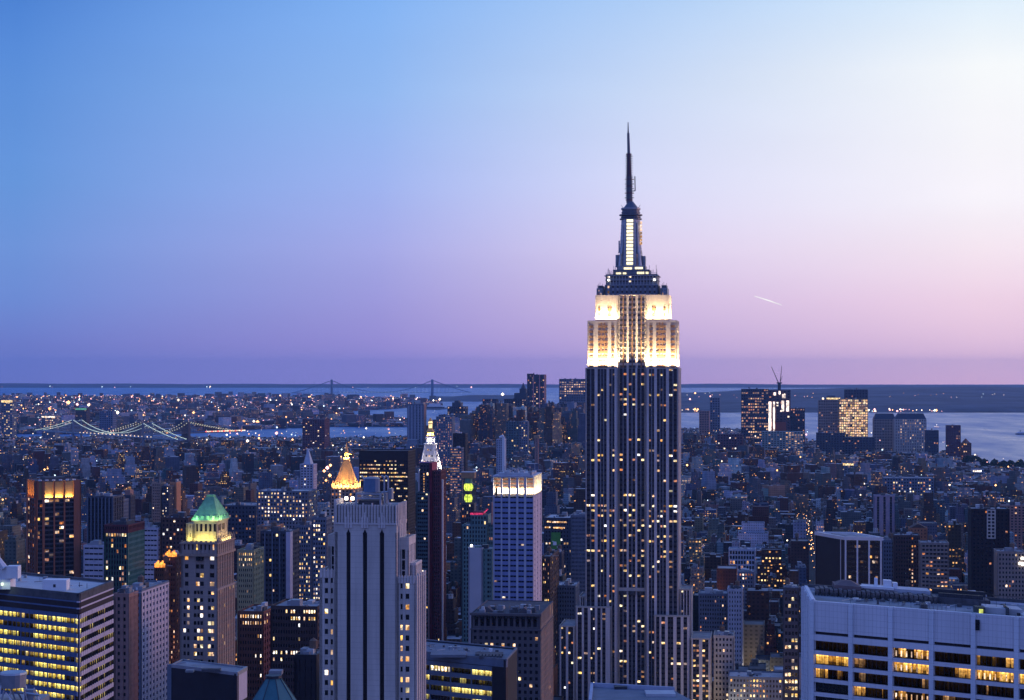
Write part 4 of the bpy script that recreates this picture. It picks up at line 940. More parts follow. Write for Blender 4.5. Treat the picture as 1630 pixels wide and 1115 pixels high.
# --- gilded pyramid far behind
def golden_pyramid():
    Y = 2000.0; m = Y/F; cx_ = PX(549.5, Y)
    B = Bld('office_tower', 'tower with a floodlit golden eight-sided pyramid and lantern', 'skyscraper', (cx_, Y+15, 0), -GRID); keep(cx_, Y+15, 45)
    zb = PZ(779, Y); zp = PZ(768, Y); zn = PZ(731, Y); za = PZ(706, Y)
    B.tier(rect(-26, 26, -14, 16), 0, PZ(812, Y), {0: dict(nb=10, fh=3.7, lit=0.3, kinds=('yellow','warm','white'))}, wall=LIME)
    B.tier(rect(-15, 15, -14, 14), PZ(812, Y), zb-1, {0: dict(nb=7, fh=3.7, lit=0.35, kinds=('orange','warm')), 1: dict(nb=6)}, wall=TAN)
    w = B.mb('wall'); w.cone(0, 0, 15.5, 14.8, zb-1, zb+4, GOLD, 8, R(22.5))
    for k in range(8):
        a = R(22.5+45*k); w.cone(14.8*math.cos(a), 14.8*math.sin(a), 1.3, 1.1, zb-1, zb+6, GOLD, 6); w.cone(14.8*math.cos(a), 14.8*math.sin(a), 1.2, 0.1, zb+6, zb+9.5, GOLD, 6)
    for k in range(16):
        a = R(22.5*k+11); w.box(14.2*math.cos(a)-0.6, 14.2*math.cos(a)+0.6, 14.2*math.sin(a)-0.6, 14.2*math.sin(a)+0.6, zb+3, zb+6.0, GOLD)
    B.mb('pyramid_roof').cone(0, 0, 12.9, 2.4, zb+4, zn, GOLD, 8, R(22.5))
    for k in range(8):
        a = R(22.5+45*k); B.mb('pyramid_roof').bar((13*math.cos(a), 13*math.sin(a), zb+4), (2.5*math.cos(a), 2.5*math.sin(a), zn), 0.4, GOLD, 4)
    l = B.mb('lantern'); l.cone(0, 0, 3.4, 3.2, zn, zn+1.2, GOLD, 8); l.cone(0, 0, 2.2, 2.0, zn+1.2, zn+6.5, GOLD, 8); l.cone(0, 0, 3.0, 2.6, zn+6.5, zn+7.5, GOLD, 8)
    l.cone(0, 0, 1.9, 1.2, zn+7.5, zn+11, GOLD, 8); l.cone(0, 0, 1.3, 0.1, zn+11, za, GOLD, 8)
    l.bar((1, -1, zn+5.5), (6.4, -1, zn+5), 0.8, GOLD, 5)
    OR = (1.0, 0.67, 0.33)
    for a, wt in ((-90, 5200), (0, 4500), (-45, 3000), (180, 4500), (-135, 3000)):
        c, s_ = math.cos(R(a)), math.sin(R(a)); flood(B.root, (c*17.5, s_*17.5, zb+1.0), (-c*0.55, -s_*0.55, 1), (-s_, c, 0), 11, 1.0, wt*1.5, OR, 120)
    for a in (-90, 0, 180): c, s_ = math.cos(R(a)), math.sin(R(a)); flood(B.root, (c*5, s_*5, zn-1), (-c*0.5, -s_*0.5, 1), (-s_, c, 0), 3, 0.6, 5000, OR, 140)
    g = B.mb('crown_lamp')
    for k in range(10):
        a = R(-180+18*k); g.cone(15.2*math.cos(a), 15.2*math.sin(a), 0.7, 0.7, zb+0.6, zb+2.0, glow('amber_lamp', (1, 0.6, 0.2, 1), 3.5, 0.1), 6)
    B.kinds['window_glass'] = 'stuff'; B.done()
golden_pyramid()

# --- white clock tower with lit spire
def spire_tower():
    Y = 2150.0; m = Y/F; X = lambda px: (px-684.5)*m
    B = Bld('clock_tower', 'slender white stone tower with lit tapering spire and gold lantern', 'tower', (PX(684.5, Y), Y+11, 0), -GRID); keep(PX(684.5, Y), Y+11, 34)
    ST = mat('blue_white_marble', (0.52, 0.52, 0.56), 0.7, var=0.08)
    zb = PZ(752, Y); z1 = PZ(708, Y); z2 = PZ(699, Y)
    B.tier(rect(-12.4, 12.4, -12.4, 12.4), 0, zb, {0: dict(nb=6, fh=3.8, lit=0.2, wall=ST), 1: dict(nb=6, fh=3.8, lit=0.1, wall=ST)}, wall=ST, parapet=1.4)
    w = B.mb('spire'); w.prism(rect(-11.4, 11.4, -11.4, 11.4), zb, z1, ST, rect(-5.3, 5.3, -5.3, 5.3))
    for sx in (-1, 1):
        for sy in (-1, 1): w.bar((sx*11.4, sy*11.4, zb), (sx*5.3, sy*5.3, z1), 0.8, WHITE, 5)
    for r in range(4):
        z = zb+4+r*7; t = (z-zb)/(z1-zb); e = 11.4+(5.3-11.4)*t
        for k in range(5-r):
            x = (k-(4-r)/2)*3.4; B.mb('spire_window').box(x-0.7, x+0.7, -e-0.35, -e+0.5, z, z+2.0, G_WARM if (k+r) % 2 else GLASS); B.mb('spire_window').box(e-0.5, e+0.35, x-0.7, x+0.7, z, z+2.0, GLASS)
    b = B.mb('belfry')
    b.box(-7, 7, -7, 7, z1, z1+1.2, WHITE)
    for k in range(8): b.cone(4.6*math.cos(R(45*k+22)), 4.6*math.sin(R(45*k+22)), 0.7, 0.7, z1+1.2, z2-1.0+2, WHITE, 6)
    b.cone(0, 0, 3.6, 3.6, z1+1.2, z2+1, WHITE, 8); b.cone(0, 0, 6.6, 5.6, z2+1, z2+2.4, WHITE, 8)
    b.cone(0, 0, 4.2, 4.0, z2+2.4, z2+7.5, GOLD, 8); b.cone(0, 0, 5.8, 4.8, z2+7.5, z2+9.0, GOLD, 8); b.cone(0, 0, 4.4, 2.4, z2+9, z2+12.5, GOLD, 8)
    GLN = glow('gold_lantern_light', (1.0, 0.72, 0.34, 1), 1.5, 0.4, 0.3); l_ = B.mb('lantern'); l_.cone(0, 0, 2.2, 2.2, z2+12.5, z2+17.5, GLN, 8); b.cone(0, 0, 3.2, 2.8, z2+17.5, z2+18.4, GOLD, 8); l_.cone(0, 0, 2.7, 2.3, z2+18.4, z2+20.5, GLN, 8); b.cone(0, 0, 2.8, 0.6, z2+20.5, PZ(666, Y), GOLD, 8)
    W1 = (1, 0.86, 0.66)
    flood(B.root, (0, -14.5, zb+0.8), (0, 0.35, 1), (1, 0, 0), 22, 1, 7500, W1, 120); flood(B.root, (14.5, 0, zb+0.8), (-0.35, 0, 1), (0, 1, 0), 22, 1, 15000, W1, 120)
    for c, s_ in ((0, -1), (1, 0), (-1, 0)):
        flood(B.root, (c*8.6, s_*8.6, z1+0.6), (-c*0.3, -s_*0.3, 1), (-s_, c, 0), 6, 0.8, 2600, W1, 130)
        flood(B.root, (c*6.6, s_*6.6, z2+3), (-c*0.4, -s_*0.4, 1), (-s_, c, 0), 4, 0.6, 6000, (1, 0.74, 0.40), 130)
    B.kinds['window_glass'] = 'stuff'; B.done()
spire_tower()

# --- slim dark red tower in front of the spire
def red_tower():
    Y = 1500.0; m = Y/F
    B = place('apartment_tower', 'slim dark red brick tower with a thin pale edge, before the lit spire', 'skyscraper', 668, 702, Y, 24, kr=26)
    X = lambda px: (px-685)*m; za, zb = PZ(740, Y), PZ(751, Y)
    B.tier(rect(X(667.5), X(684), 0, 22), 0, za, {0: dict(nb=4, fh=3.3, wall=SPAN, ratio=0.6, lit=0.04, bays=[(1.2,2.6,1),(3.6,5.0,1),(6.0,7.4,1)])}, wall=SPAN, parapet=1.5)
    B.tier(rect(X(684), X(688), -0.8, 22), 0, za+1, {}, wall=mat('red_painted_edge', (0.34, 0.05, 0.09), 0.7), parapet=0.5)
    B.tier(rect(X(688), X(702), 0.4, 24), 0, zb, {0: dict(nb=3, fh=3.3, wall=MAROON, ratio=0.45, lit=0.01), 1: dict(nb=5, wall=MAROON, lit=0)}, wall=MAROON, parapet=1)
    B.mb('pale_edge').box(X(702.2), X(704.4), 3, 5, 0, PZ(764, Y), WHITE)
    TS = mat('dark_teal_cladding', (0.06, 0.11, 0.13), 0.5)
    B.tier(rect(X(664), X(684.5), -5, 20), 0, PZ(785, Y), {0: dict(nb=5, fh=3.3, wh=0.5, wall=TS, ratio=0.9, lit=0.06)}, wall=TS)
    B.mb('pale_edge').box(X(683.5), X(685), -5.6, -4.8, 0, PZ(786, Y), mat('tan_edge', (0.36, 0.2, 0.18), 0.8))
    q = B.mb('lit_stair')
    for k in range(8): q.box(X(674), X(675.4), -0.2, 0.05, PZ(756+k*4, Y), PZ(754+k*4, Y), G_WARM)
    B.mb('roof_rail').box(X(667), X(684), -0.5, 0, za+1.6, za+2.4, mat('lilac_metal', (0.45, 0.25, 0.45), 0.6))
    B.done()
red_tower()

# --- dark office block with rows of yellow windows
def black_block():
    Y = 2250.0
    B = place('office_block', 'wide black office block with rows of yellow windows behind the slotted tower', 'office building', 571, 650, Y, 45, kr=62)
    DK = mat('near_black_cladding', (0.022, 0.016, 0.022), 0.6); z = PZ(719, Y); hw = B.hw
    B.tier(rect(-hw, hw, 0, 46), 0, z, {0: dict(nb=26, fh=4.8, wh=0.34, ratio=0.84, wall=DK, top=11, lit=0.85, kinds=('yellow','yellow','warm','dim'),
        rowf=lambda r, nf, t: (0.9 if nf-r in (2,3,4,5,6) and t < (0.62 if nf-r == 2 else 0.7 if nf-r in (3,) else 0.96) else (0.5 if t > 0.62 and r % 2 else 0.28 if t > 0.5 else 0.06))), 1: dict(nb=12, wall=DK, lit=0.1)}, wall=DK, roof=ROOFD, parapet=1)
    B.kinds['window_glass'] = 'stuff'; B.done()
black_block()

# --- green lit beacon, teal tower with red crown, white slab, arcaded palazzo, glass office
def beacon_tower():
    Y = 1750.0
    B = place('tower', 'slim tower topped by two glowing yellow-green lanterns', 'tower', 733, 755, Y, 16, kr=20)
    z = PZ(803, Y)
    B.tier(rect(-6.5, 6.5, 0, 14), 0, z, {0: dict(nb=5, fh=3.5, lit=0.2, wall=SPAN, kinds=('warm','orange','yellow'))}, wall=SPAN)
    YG = glow('yellow_green_lantern', (0.80, 1.0, 0.12, 1), 1.15, 0.5, 0.45, True)
    l = B.mb('lantern')
    for a, b, r in ((800, 788, 4.0), (782, 770.5, 4.6)):
        za, zb = PZ(a, Y), PZ(b, Y); h = zb-za; l.cone(0, 6, r*0.72, r, za, za+h*0.3, YG, 12); l.cone(0, 6, r, r, za+h*0.3, za+h*0.7, YG, 12); l.cone(0, 6, r, r*0.7, za+h*0.7, zb, YG, 12)
    f = B.mb('lantern_frame')
    for k in range(12): a = R(30*k); f.bar((4.65*math.cos(a), 6+4.65*math.sin(a), PZ(800, Y)), (4.65*math.cos(a), 6+4.65*math.sin(a), PZ(770.5, Y)), 0.17, SPAN, 4)
    f.cone(0, 6, 2.6, 2.6, PZ(788, Y), PZ(782, Y), SPAN, 10); f.cone(0, 6, 5.3, 5.3, z-0.2, PZ(800, Y), SPAN, 12)
    f.cone(0, 6, 3.8, 3.6, PZ(770.5, Y), PZ(762, Y), COPPER, 8); f.box(-6.5, 6.5, 2, 12, PZ(762, Y), PZ(753, Y), mat('ochre_panel', (0.35, 0.22, 0.12), 0.8)); f.box(-6.8, 6.8, 1.8, 12.2, PZ(753, Y), PZ(751.6, Y), ROOFL)
    for s_ in (-1, 1):
        for y in (2, 10): f.bar((s_*5.6, y, z), (s_*5.6, y, PZ(762, Y)), 0.4, SPAN, 4)
    B.done()
beacon_tower()
def teal_tower():
    Y = 1420.0; m = Y/F; X = lambda px: (px-752)*m
    B = place('apartment_tower', 'teal stepped tower with a small red lit crown', 'tower', 731, 781, Y, 24, kr=30)
    T2 = mat('teal_cladding', (0,0,0)); st = dict(fh=3.4, wall=T2, ratio=0.5, lit=0.05)
    B.tier(rect(X(731), X(772), 0, 22), 0, PZ(838, Y), {0: dict(st, nb=8), 1: dict(st, nb=6)}, wall=T2)
    B.tier(rect(X(744), X(772), 1.5, 20), PZ(838, Y), PZ(822, Y), {0: dict(st, nb=5)}, wall=T2)
    B.tier(rect(X(768), X(782), 3, 20), 0, PZ(835, Y), {0: dict(st, nb=3, lit=0.3, kinds=('warm','orange'))}, wall=T2)
    RD = glow('red_crown_light', (1.0, 0.06, 0.22, 1), 0.75, 0.7, 1.0)
    l = None
    for k in range(9): B.piece('crown_light').box(X(744)+k*1.15, X(744)+k*1.15+0.8, 1.1, 1.6, PZ(820, Y), PZ(817, Y), RD)
    B.piece('crown_light').bar((X(765), 2, PZ(818, Y)), (X(770), 8, PZ(812, Y)), 0.4, RD, 4)
    w = B.mb('wall'); w.prism(rect(X(744), X(767), 1.6, 16), PZ(822, Y), PZ(815, Y), MAROON, rect(X(748), X(763), 4, 12)); w.box(X(777.4), X(779.6), 2, 5, PZ(835, Y), PZ(800, Y), mat('tan_edge', (0,0,0)))
    B.done()
teal_tower()
def pale_slab():
    Y = 1280.0; m = Y/F; X = lambda px: (px-757)*m
    B = place('apartment_slab', 'plain pale blue windowless slab beside the white-topped tower', 'apartment block', 745, 768, Y, 18, kr=18)
    PB = mat('pale_blue_render', (0.42, 0.45, 0.52), 0.85, var=0.06, scale=0.08); z = PZ(874, Y)
    B.tier(rect(X(745.5), X(769), 0, 20), 0, z, {}, wall=PB, parapet=0.8)
    B.tier(rect(X(769), X(784), 0.4, 20), 0, z-0.5, {0: dict(bays=[(0.5,1.5,1),(3.2,6.3,2)], fh=3.2, wh=0.5, wall=TEAL, lit=0.02)}, wall=TEAL, parapet=0.6)
    q = B.mb('roof_plant'); q.box(X(747), X(752), 3, 7, z, z+2, WHITE); q.box(X(755), X(764), 3, 8, z, z+1.6, TEAL); q.box(X(766), X(776), 4, 9, z, z+2.4, DARKM)
    B.mb('roof_lamp').cone(X(750), 2, 0.6, 0.6, z+1.8, z+2.8, G_LAMP, 6)
    B.done()
pale_slab()
def palazzo():
    Y = 1060.0; m = Y/F; X = lambda px: (px-807)*m; z = PZ(978, Y); D = 60
    B = place('office_block', 'dark stone block with tall arcaded top floor below the white-topped tower', 'office building', 749, 864, Y, D, kr=60)
    DS = mat('dark_stone', (0.13, 0.115, 0.125), 0.9, streak=True); hw = B.hw
    zm = PZ(1003, Y)
    B.tier(rect(X(749), X(862), 0, D), 0, zm, {0: dict(nb=12, fh=3.9, wh=0.5, ratio=0.5, wall=DS, lit=0.12, kinds=('orange','warm','yellow'), rowf=lambda r, nf, t: 5 if nf-r == 3 and t < .8 else 0.5), 1: dict(nb=10, fh=3.9, wall=TAN, sp=BRICK, lit=0.06, kinds=('orange','warm'))}, wall=DS, parapet=0)
    w = B.mb('wall'); w.box(X(748.4), X(862.8), -0.7, D, zm-0.3, zm+0.5, DS)
    B.tier(rect(X(749.5), X(861.5), 0.5, D), zm+0.5, z, {0: dict(bays=[(2.0+k*3.45, 4.1+k*3.45, 1) for k in range(11)], fh=z-zm-0.5, wh=0.82, dep=0.9, wall=DS, lit=0.02, top=1.2), 1: dict(nb=12, fh=z-zm-0.5, wh=0.8, wall=TAN, ratio=0.55)}, wall=DS, roof=ROOFD, parapet=0.5)
    w.box(X(748), X(863), -0.9, 0.6, z-0.9, z+0.4, DS)
    pg = B.mb('pediment'); 
    for k in range(11): x = X(749.5)+3.05+k*3.45; pg.cone(x, 0.2, 1.25, 1.25, z-2.6, z-1.6, GLASS, 10)
    r = B.mb('roof_plant'); q = random.Random(3)
    for _ in range(26):
        x, y = X(749)+q.uniform(2, 36), q.uniform(3, 22); s_ = q.uniform(1.2, 4); B.piece('roof_vent').box(x, x+s_, y, y+s_, z, z+q.uniform(1, 3.4), q.choice((GREYM, ROOF, ROOFD, ROOFL, ROOFD)))
    for x, y, h in ((X(772), 8, 3.0), (X(833), 5, 3.2)):
        r.prism([(x-4, y), (x+4, y), (x+4, y+8), (x-4, y+8)], z, z+h, DS, [(x-0.2, y), (x+0.2, y), (x+0.2, y+8), (x-0.2, y+8)])
    B.kinds['window_glass'] = 'stuff'; B.done()
palazzo()
def glass_office():
    z = 132.0
    B = quad((620, 1034), (806, 1052), (823, 1033.5), z, 'office_block', 'low glass office with yellow lit floors and blue roof, bottom centre', 'office building')
    P = B.P; PB = mat('blue_grey_band', (0.13, 0.17, 0.24), 0.6); INT = interior('yellow_office_floor', (1.0, 0.74, 0.15, 1), 1.15, z-5.4, 4.4, 0.0, 0.52, 1.4, 0.85, 0.08); INTD = interior('dim_yellow_floor', (0.9, 0.7, 0.15, 1), 0.4, z-5.4, 4.4, 0.0, 0.52, 1.4, 0.35, 0.03)
    w = B.mb('wall'); w.prism(inset(P, 1.2), 0, z-0.5, DARKM)
    A, C = P[0], P[1]; L = math.hypot(C[0]-A[0], C[1]-A[1]); u = ((C[0]-A[0])/L, (C[1]-A[1])/L)
    w.fbox(A, u, 0, L, z-3.0, z+0.3, -1.3, 0.1, PB)
    n = 5
    B.mb('corner_shaft').fbox(A, u, L*0.885, L, 0, z-3.0, -1.2, 0.3, mat('near_black_stone', (0.02, 0.02, 0.03), 0.5))
    for r in range(12):
        zt = z-5.2-r*4.4
        w.fbox(A, u, 0, L*0.885, zt, zt+1.9, -1.2, 0.0, PB); w.fbox(A, u, 0, L*0.885, zt-1.3+1.1, zt, -0.8, -0.1, ALU)
        for k in range(n):
            a, b = L*0.885*k/n+0.2, L*0.885*(k+1)/n-0.2
            lit = (r == 0 and k in (2, 4)) or (r == 2 and k >= 3) or (r == 1 and k == 1) or (r > 2 and rnd.random() < 0.4)
            o = MB(); o.fbox(A, u, a, b, zt-2.5, zt-0.2, -1.15, -0.6, INT if lit else (INTD if rnd.random() < 0.75 else GLASS)); ob = o.build('window_band', B.root)
            f = MB()
            for j in range(7): t = a+(b-a)*j/6; f.fbox(A, u, t-0.08, t+0.08, zt-2.5, zt-0.2, -0.6, -0.45, DARKM)
            f.build('window_frame', ob)
            if r == 0 and k == 2:
                for j in range(6): o = MB(); t = a+(b-a)*(j+0.25)/6; o.fbox(A, u, t, t+0.9, zt-2.3, zt-0.4, -0.59, -0.5, G_WHT); o.build('lit_pane', ob)
        for k in range(n+1): t = L*0.885*k/n; w.fbox(A, u, t-0.25, t+0.25, zt-2.5, zt-0.01, -1.2, 0.06, PB)
    for i in (1, 2, 3):
        A2, B2 = P[i], P[(i+1)%4]; LL = math.hypot(B2[0]-A2[0], B2[1]-A2[1]); uu = ((B2[0]-A2[0])/LL, (B2[1]-A2[1])/LL); w.fbox(A2, uu, 0, LL, 0, z+0.3, -1.2, 0, MATS['near_black_stone'])
    r = B.mb('roof'); r.prism(inset(P, 0.8), z-0.5, z-0.2, mat('blue_grey_roof', (0.17, 0.19, 0.23), 0.9))
    for i in range(4):
        A2, B2 = P[i], P[(i+1)%4]; LL = math.hypot(B2[0]-A2[0], B2[1]-A2[1]); uu = ((B2[0]-A2[0])/LL, (B2[1]-A2[1])/LL); r.fbox(A2, uu, 0, LL, z-0.2, z+0.7, -0.7, 0.12, mat('blue_grey_roof', (0,0,0)))
    q = B.mb('roof_plant')
    for k in range(7): q.box(-12+k*1.5, -11+k*1.5, 6, 12, z-0.2, z+1.2, ROOFD)
    clutter(q, inset(P, 4), z-0.2, 40, 25, 0.8)
    q.box(-14, -1.5, 13, 20, z-0.2, z+0.8, ROOFD); q.box(-34, -18, 10, 22, z-0.2, z+1.0, mat('blue_grey_roof', (0,0,0)))
    B.done()
glass_office()

# --- dark tower with white fins, right
def fin_tower():
    Y = 1400.0; z = PZ(857, Y); zL = z
    B = quad((1298, 848.5), (1344, 856.5), (1404.5, 857.5), z, 'office_tower', 'black office tower with four white vertical fins and white rim', 'skyscraper')
    P = B.P; WF = mat('white_fin', (0.62, 0.63, 0.66), 0.6, var=0.05); DK = MATS['near_black_cladding']
    B.tier(P, 0, z-1.5, {1: dict(nb=12, fh=3.9, wh=0.5, ratio=0.9, wall=DK, sp=DK, lit=0.30, kinds=('yellow','dim','dim','warm'), rowf=lambda r, nf, t: 0.9 if (r*5) % 7 < 2 else 0.12)}, wall=DK, parapet=0)
    w = B.mb('wall'); 
    for i in range(4):
        A, Bp = P[i], P[(i+1)%4]; L = math.hypot(Bp[0]-A[0], Bp[1]-A[1]); u = ((Bp[0]-A[0])/L, (Bp[1]-A[1])/L)
        B.mb('white_rim').fbox(A, u, 0, L, z-1.6, z+1.0, -1.2, 0.9, WF)
        if i == 1:
            for k in range(4): t = 0.3+(L-2.0)*k/3; B.mb('white_fin').fbox(A, u, t, t+1.3, 0, z-1.61, -0.5, 1.0, WF)
            for k in range(9): t = 2+(L-4)*k/8; w.fbox(A, u, t-0.1, t+0.1, 0, z-2, -0.2, 0.3, DARKM)
        if i == 0: B.mb('white_fin').fbox(A, u, L-5.5, L-5.0, 0, z-1.61, -0.3, 0.5, WF); B.mb('white_fin').fbox(A, u, 0, 0.6, 0, z-1.61, -0.3, 0.5, GREYM)
    B.mb('roof').prism(inset(P, 1.0), z-0.6, z-0.2, ROOFL); B.mb('roof').prism(inset(P, 7), z-0.2, z+0.5, ROOF)
    B.kinds['window_glass'] = 'stuff'; B.done()
fin_tower()

# --- the other distinct towers of the middle distance: one line each
def midrise(name, label, cat, pl, pr, ytop, Y, wall, nb=8, fh=3.6, lit=0.1, kinds=('warm','yellow','white','dim'), d=24, ratio=0.5, wh=0.5, sp=None, glass=GLASS, side=None, roof=ROOF, extra=None, rowf=None, snb=6, top=1.0, rz=-GRID, group=None, slit=None, left=False):
    B = place(name, label, cat, pl, pr, Y, d, rz=rz, group=group); z = PZ(ytop, Y); hw = B.hw
    HERO_BOXES.append((pl, pr, ytop))
    f = dict(nb=nb, fh=fh, wh=wh, ratio=ratio, wall=wall, sp=sp or wall, glass=glass, lit=lit, kinds=kinds, rowf=rowf, top=top)
    s = dict(f, nb=snb, wall=side or wall, sp=side or sp or wall, lit=lit*0.5 if slit is None else slit)
    B.tier(rect(-hw, hw, 0, d), 0, z, {0: f, (3 if left else 1): s}, wall=wall, roof=roof, parapet=1.0)
    r = B.mb('roof_plant'); q = random.Random(int(pl*7+ytop))
    if Y < 2600: clutter(r, rect(-hw+2, hw-2, 2, d-2), z-0.2, 14, int(pl+ytop), 1.1)
    for _ in range(3):
        x, y = q.uniform(-hw*0.7, hw*0.3), q.uniform(d*0.1, d*0.6); e = min(hw*0.6, q.uniform(2, 7)); r.box(x, x+e, y, y+min(d*0.3, 6), z-0.2, z+q.uniform(1.5, 4.5), q.choice((ROOF, ROOFL, ROOFD, GREYM)))
    if q.random() < 0.5:
        x, y = q.uniform(-hw*0.5, hw*0.5), d*0.4; t = B.mb('water_tank')
        for a, b in ((-1,-1),(1,-1),(1,1),(-1,1)): t.bar((x+a, y+b, z-0.2), (x+a, y+b, z+2.6), 0.15, DARKM, 4)
        t.cone(x, y, 1.9, 1.8, z+2.6, z+6, WOOD, 9); t.cone(x, y, 2.0, 0.1, z+6, z+7.4, WOOD, 9)
    if extra: extra(B, z, hw, d)
    B.kinds['window_glass'] = 'stuff' if nb > 12 else None
    B.kinds = {k: v for k, v in B.kinds.items() if v}
    B.done(60)
    return B
HERO_BOXES = []
LIL = mat('pale_lilac_wall', (0,0,0)); DK2 = mat('dark_brown_wall', (0.075, 0.05, 0.05), 0.9); GB = mat('grey_blue_wall', (0.15, 0.18, 0.24), 0.85, streak=True)
DKB = mat('dark_blue_wall', (0.05, 0.06, 0.09), 0.7); BEI = mat('beige_wall', (0.28, 0.24, 0.22), 0.9, streak=True); PNK = mat('pinkish_brick', (0.33, 0.19, 0.16), 0.9)
midrise('apartment_block', 'dark block with pale lilac right side pierced by small windows', 'apartment block', 186, 226, 942, 1000, GB, nb=7, lit=0.1, side=LIL, d=46, snb=8, slit=0.0)
midrise('apartment_block', 'narrow brown brick block at the left of the lilac-sided block', 'apartment block', 181, 206, 948, 960, PNK, nb=2, lit=0.0, d=14, ratio=0.4)
def orange_top(B, z, hw, d):
    l = B.mb('lit_parapet'); O = glow('orange_firelit_glass', (1.0, 0.30, 0.05, 1), 1.9, 0.6, 0.5)
    for k in range(7): l.box(-hw+0.4+k*(2*hw/7), -hw+1.4+k*(2*hw/7), -0.3, 0.3, z-0.2, z+2.4+(k*7 % 3), O)
midrise('office_block', 'brown building crowned by glowing orange screens, left of the green-roofed tower', 'office building', 262, 281, 886, 1250, BRICK, nb=4, lit=0.15, kinds=('orange','warm'), d=22, extra=orange_top)
midrise('office_block', 'lower brown building with a glowing orange terrace', 'office building', 245, 262, 903, 1240, BRICK, nb=4, lit=0.12, kinds=('orange','warm'), d=22, extra=orange_top)
midrise('office_block', 'brick block with two rows of white lit windows right of the green-roofed tower', 'office building', 378, 420, 976, 1000, BRICK, nb=9, lit=0.35, kinds=('white','warm'), d=30, side=MAROON, rowf=lambda r, nf, t: 2.6 if nf-r in (1, 2) else (0.7 if t > 0.75 else 0.1))
midrise('office_block', 'black office block with many short rows of lit windows beside the slotted tower', 'office building', 430, 506, 968, 960, DK2, nb=17, lit=0.4, ratio=0.62, kinds=('white','warm','yellow'), d=30, rowf=lambda r, nf, t: (1.6 if nf-r in (1, 2) and t > 0.3 else 1.9 if nf-r == 7 and t < 0.65 else 0.5 if nf-r in (12, 13, 14, 15) and t < 0.5 else 0.12))
midrise('office_block', 'plain black blind block in front of the lit black office block', 'office building', 468, 504, 1046, 800, mat('near_black_stone', (0,0,0)), nb=3, lit=0.0, ratio=0.1, d=20)
def white_pier(B, z, hw, d): B.mb('white_pier').box(hw-2.6, hw+0.4, -1.2, 6, 0, z+0.5, LIL); [B.mb('white_pier').box(-hw+3+k*5.5, -hw+3.7+k*5.5, -0.6, 0, 0, z, GB) for k in range(4)]
midrise('office_block', 'dark blue office tower with one thick white pier at its right', 'office building', 414, 462, 848, 1300, DKB, nb=8, lit=0.5, kinds=('yellow','warm'), ratio=0.6, d=26, extra=white_pier, rowf=lambda r, nf, t: 1.3 if 0.25 < t < 0.45 and r % 3 == 1 else 0.03)
midrise('apartment_block', 'slim block with three stacked columns of white lit windows left of the slotted tower', 'apartment block', 496, 520, 826, 1450, GB, nb=5, lit=0.5, kinds=('white','yellow','dim'), d=20, ratio=0.6)
midrise('apartment_block', 'grey stepped block full of yellow windows, below and left of the golden pyramid', 'apartment block', 470, 496, 838, 1500, GB, nb=6, lit=0.45, kinds=('yellow','warm'), d=20)
midrise('office_block', 'wide blue-grey block with a grid of yellow windows under the pale spire', 'office building', 408, 492, 783, 2100, GB, nb=16, fh=4.2, lit=0.5, kinds=('yellow','warm','white','dim'), ratio=0.45, d=40, roof=ROOFL, rowf=lambda r, nf, t: 1.3 if nf-r < 8 else 0.2)
midrise('apartment_slab', 'slim tower with plain warm orange front, upper left', 'apartment block', 271, 281, 769, 2300, mat('orange_brick', (0.50, 0.24, 0.13), 0.9), nb=2, lit=0.0, ratio=0.12, d=18)
midrise('apartment_block', 'tan tower with twin turrets left of the orange slim tower', 'apartment block', 241, 256, 770, 2300, TAN, nb=4, lit=0.03, d=20, extra=lambda B, z, hw, d: [B.mb('turret').cone(s_*hw*0.7, 2, 1.6, 0.1, z, z+9, TAN, 6) for s_ in (-1, 1)])
midrise('apartment_block', 'dark tower between the tan and the orange slim towers', 'apartment block', 257, 269, 775, 2280, DKB, nb=4, lit=0.2, kinds=('white',), d=20)
midrise('office_block', 'dark block with pale vertical ribs behind the green glass tower', 'office building', 138, 180, 792, 1750, DKB, nb=7, sp=DKB, lit=0.0, ratio=0.6, wh=0.9, d=30, extra=lambda B, z, hw, d: [B.mb('rib').box(-hw+k*hw/3.5, -hw+0.9+k*hw/3.5, -0.8, 0, 0, z, GB) for k in range(8)])
midrise('tower', 'slim dark stepped tower with white lit tip behind the green glass tower', 'tower', 196, 208, 790, 1850, DKB, nb=3, lit=0.05, d=14, extra=lambda B, z, hw, d: (B.mb('lit_tip').cone(0, d/2, 2.2, 1.6, z+6, z+9, G_DIM, 8), B.mb('wall').prism(rect(-hw*0.7, hw*0.7, 2, d-2), z, z+6, PNK)))
midrise('apartment_block', 'grey slab with two pale vertical edges behind the green glass tower', 'apartment block', 183, 195, 797, 1800, GB, nb=3, lit=0.02, d=18)
midrise('office_block', 'light blue panelled block right of the green glass tower', 'office building', 222, 252, 842, 1500, mat('light_blue_panel', (0.38, 0.42, 0.52), 0.8), nb=5, fh=4, lit=0.0, ratio=0.9, wh=0.3, d=30, side=LIL)
midrise('office_block', 'low blue-grey block with dark strips between bronze and green towers', 'office building', 132, 166, 870, 1500, mat('light_blue_panel', (0,0,0)), nb=4, fh=4.5, lit=0.0, ratio=0.95, wh=0.3, d=30)
midrise('apartment_block', 'brown broad block left of the floodlit green roof', 'apartment block', 255, 300, 826, 1500, DK2, nb=7, lit=0.08, kinds=('white','orange'), d=24)
midrise('office_block', 'block with yellow lit upper wall right of the green-roofed tower', 'office building', 377, 404, 878, 1250, mat('yellowish_stone', (0.32, 0.30, 0.18), 0.9), nb=7, lit=0.5, kinds=('warm','yellow','dim'), d=26, rowf=lambda r, nf, t: 1.5 if nf-r < 4 else 0.1)
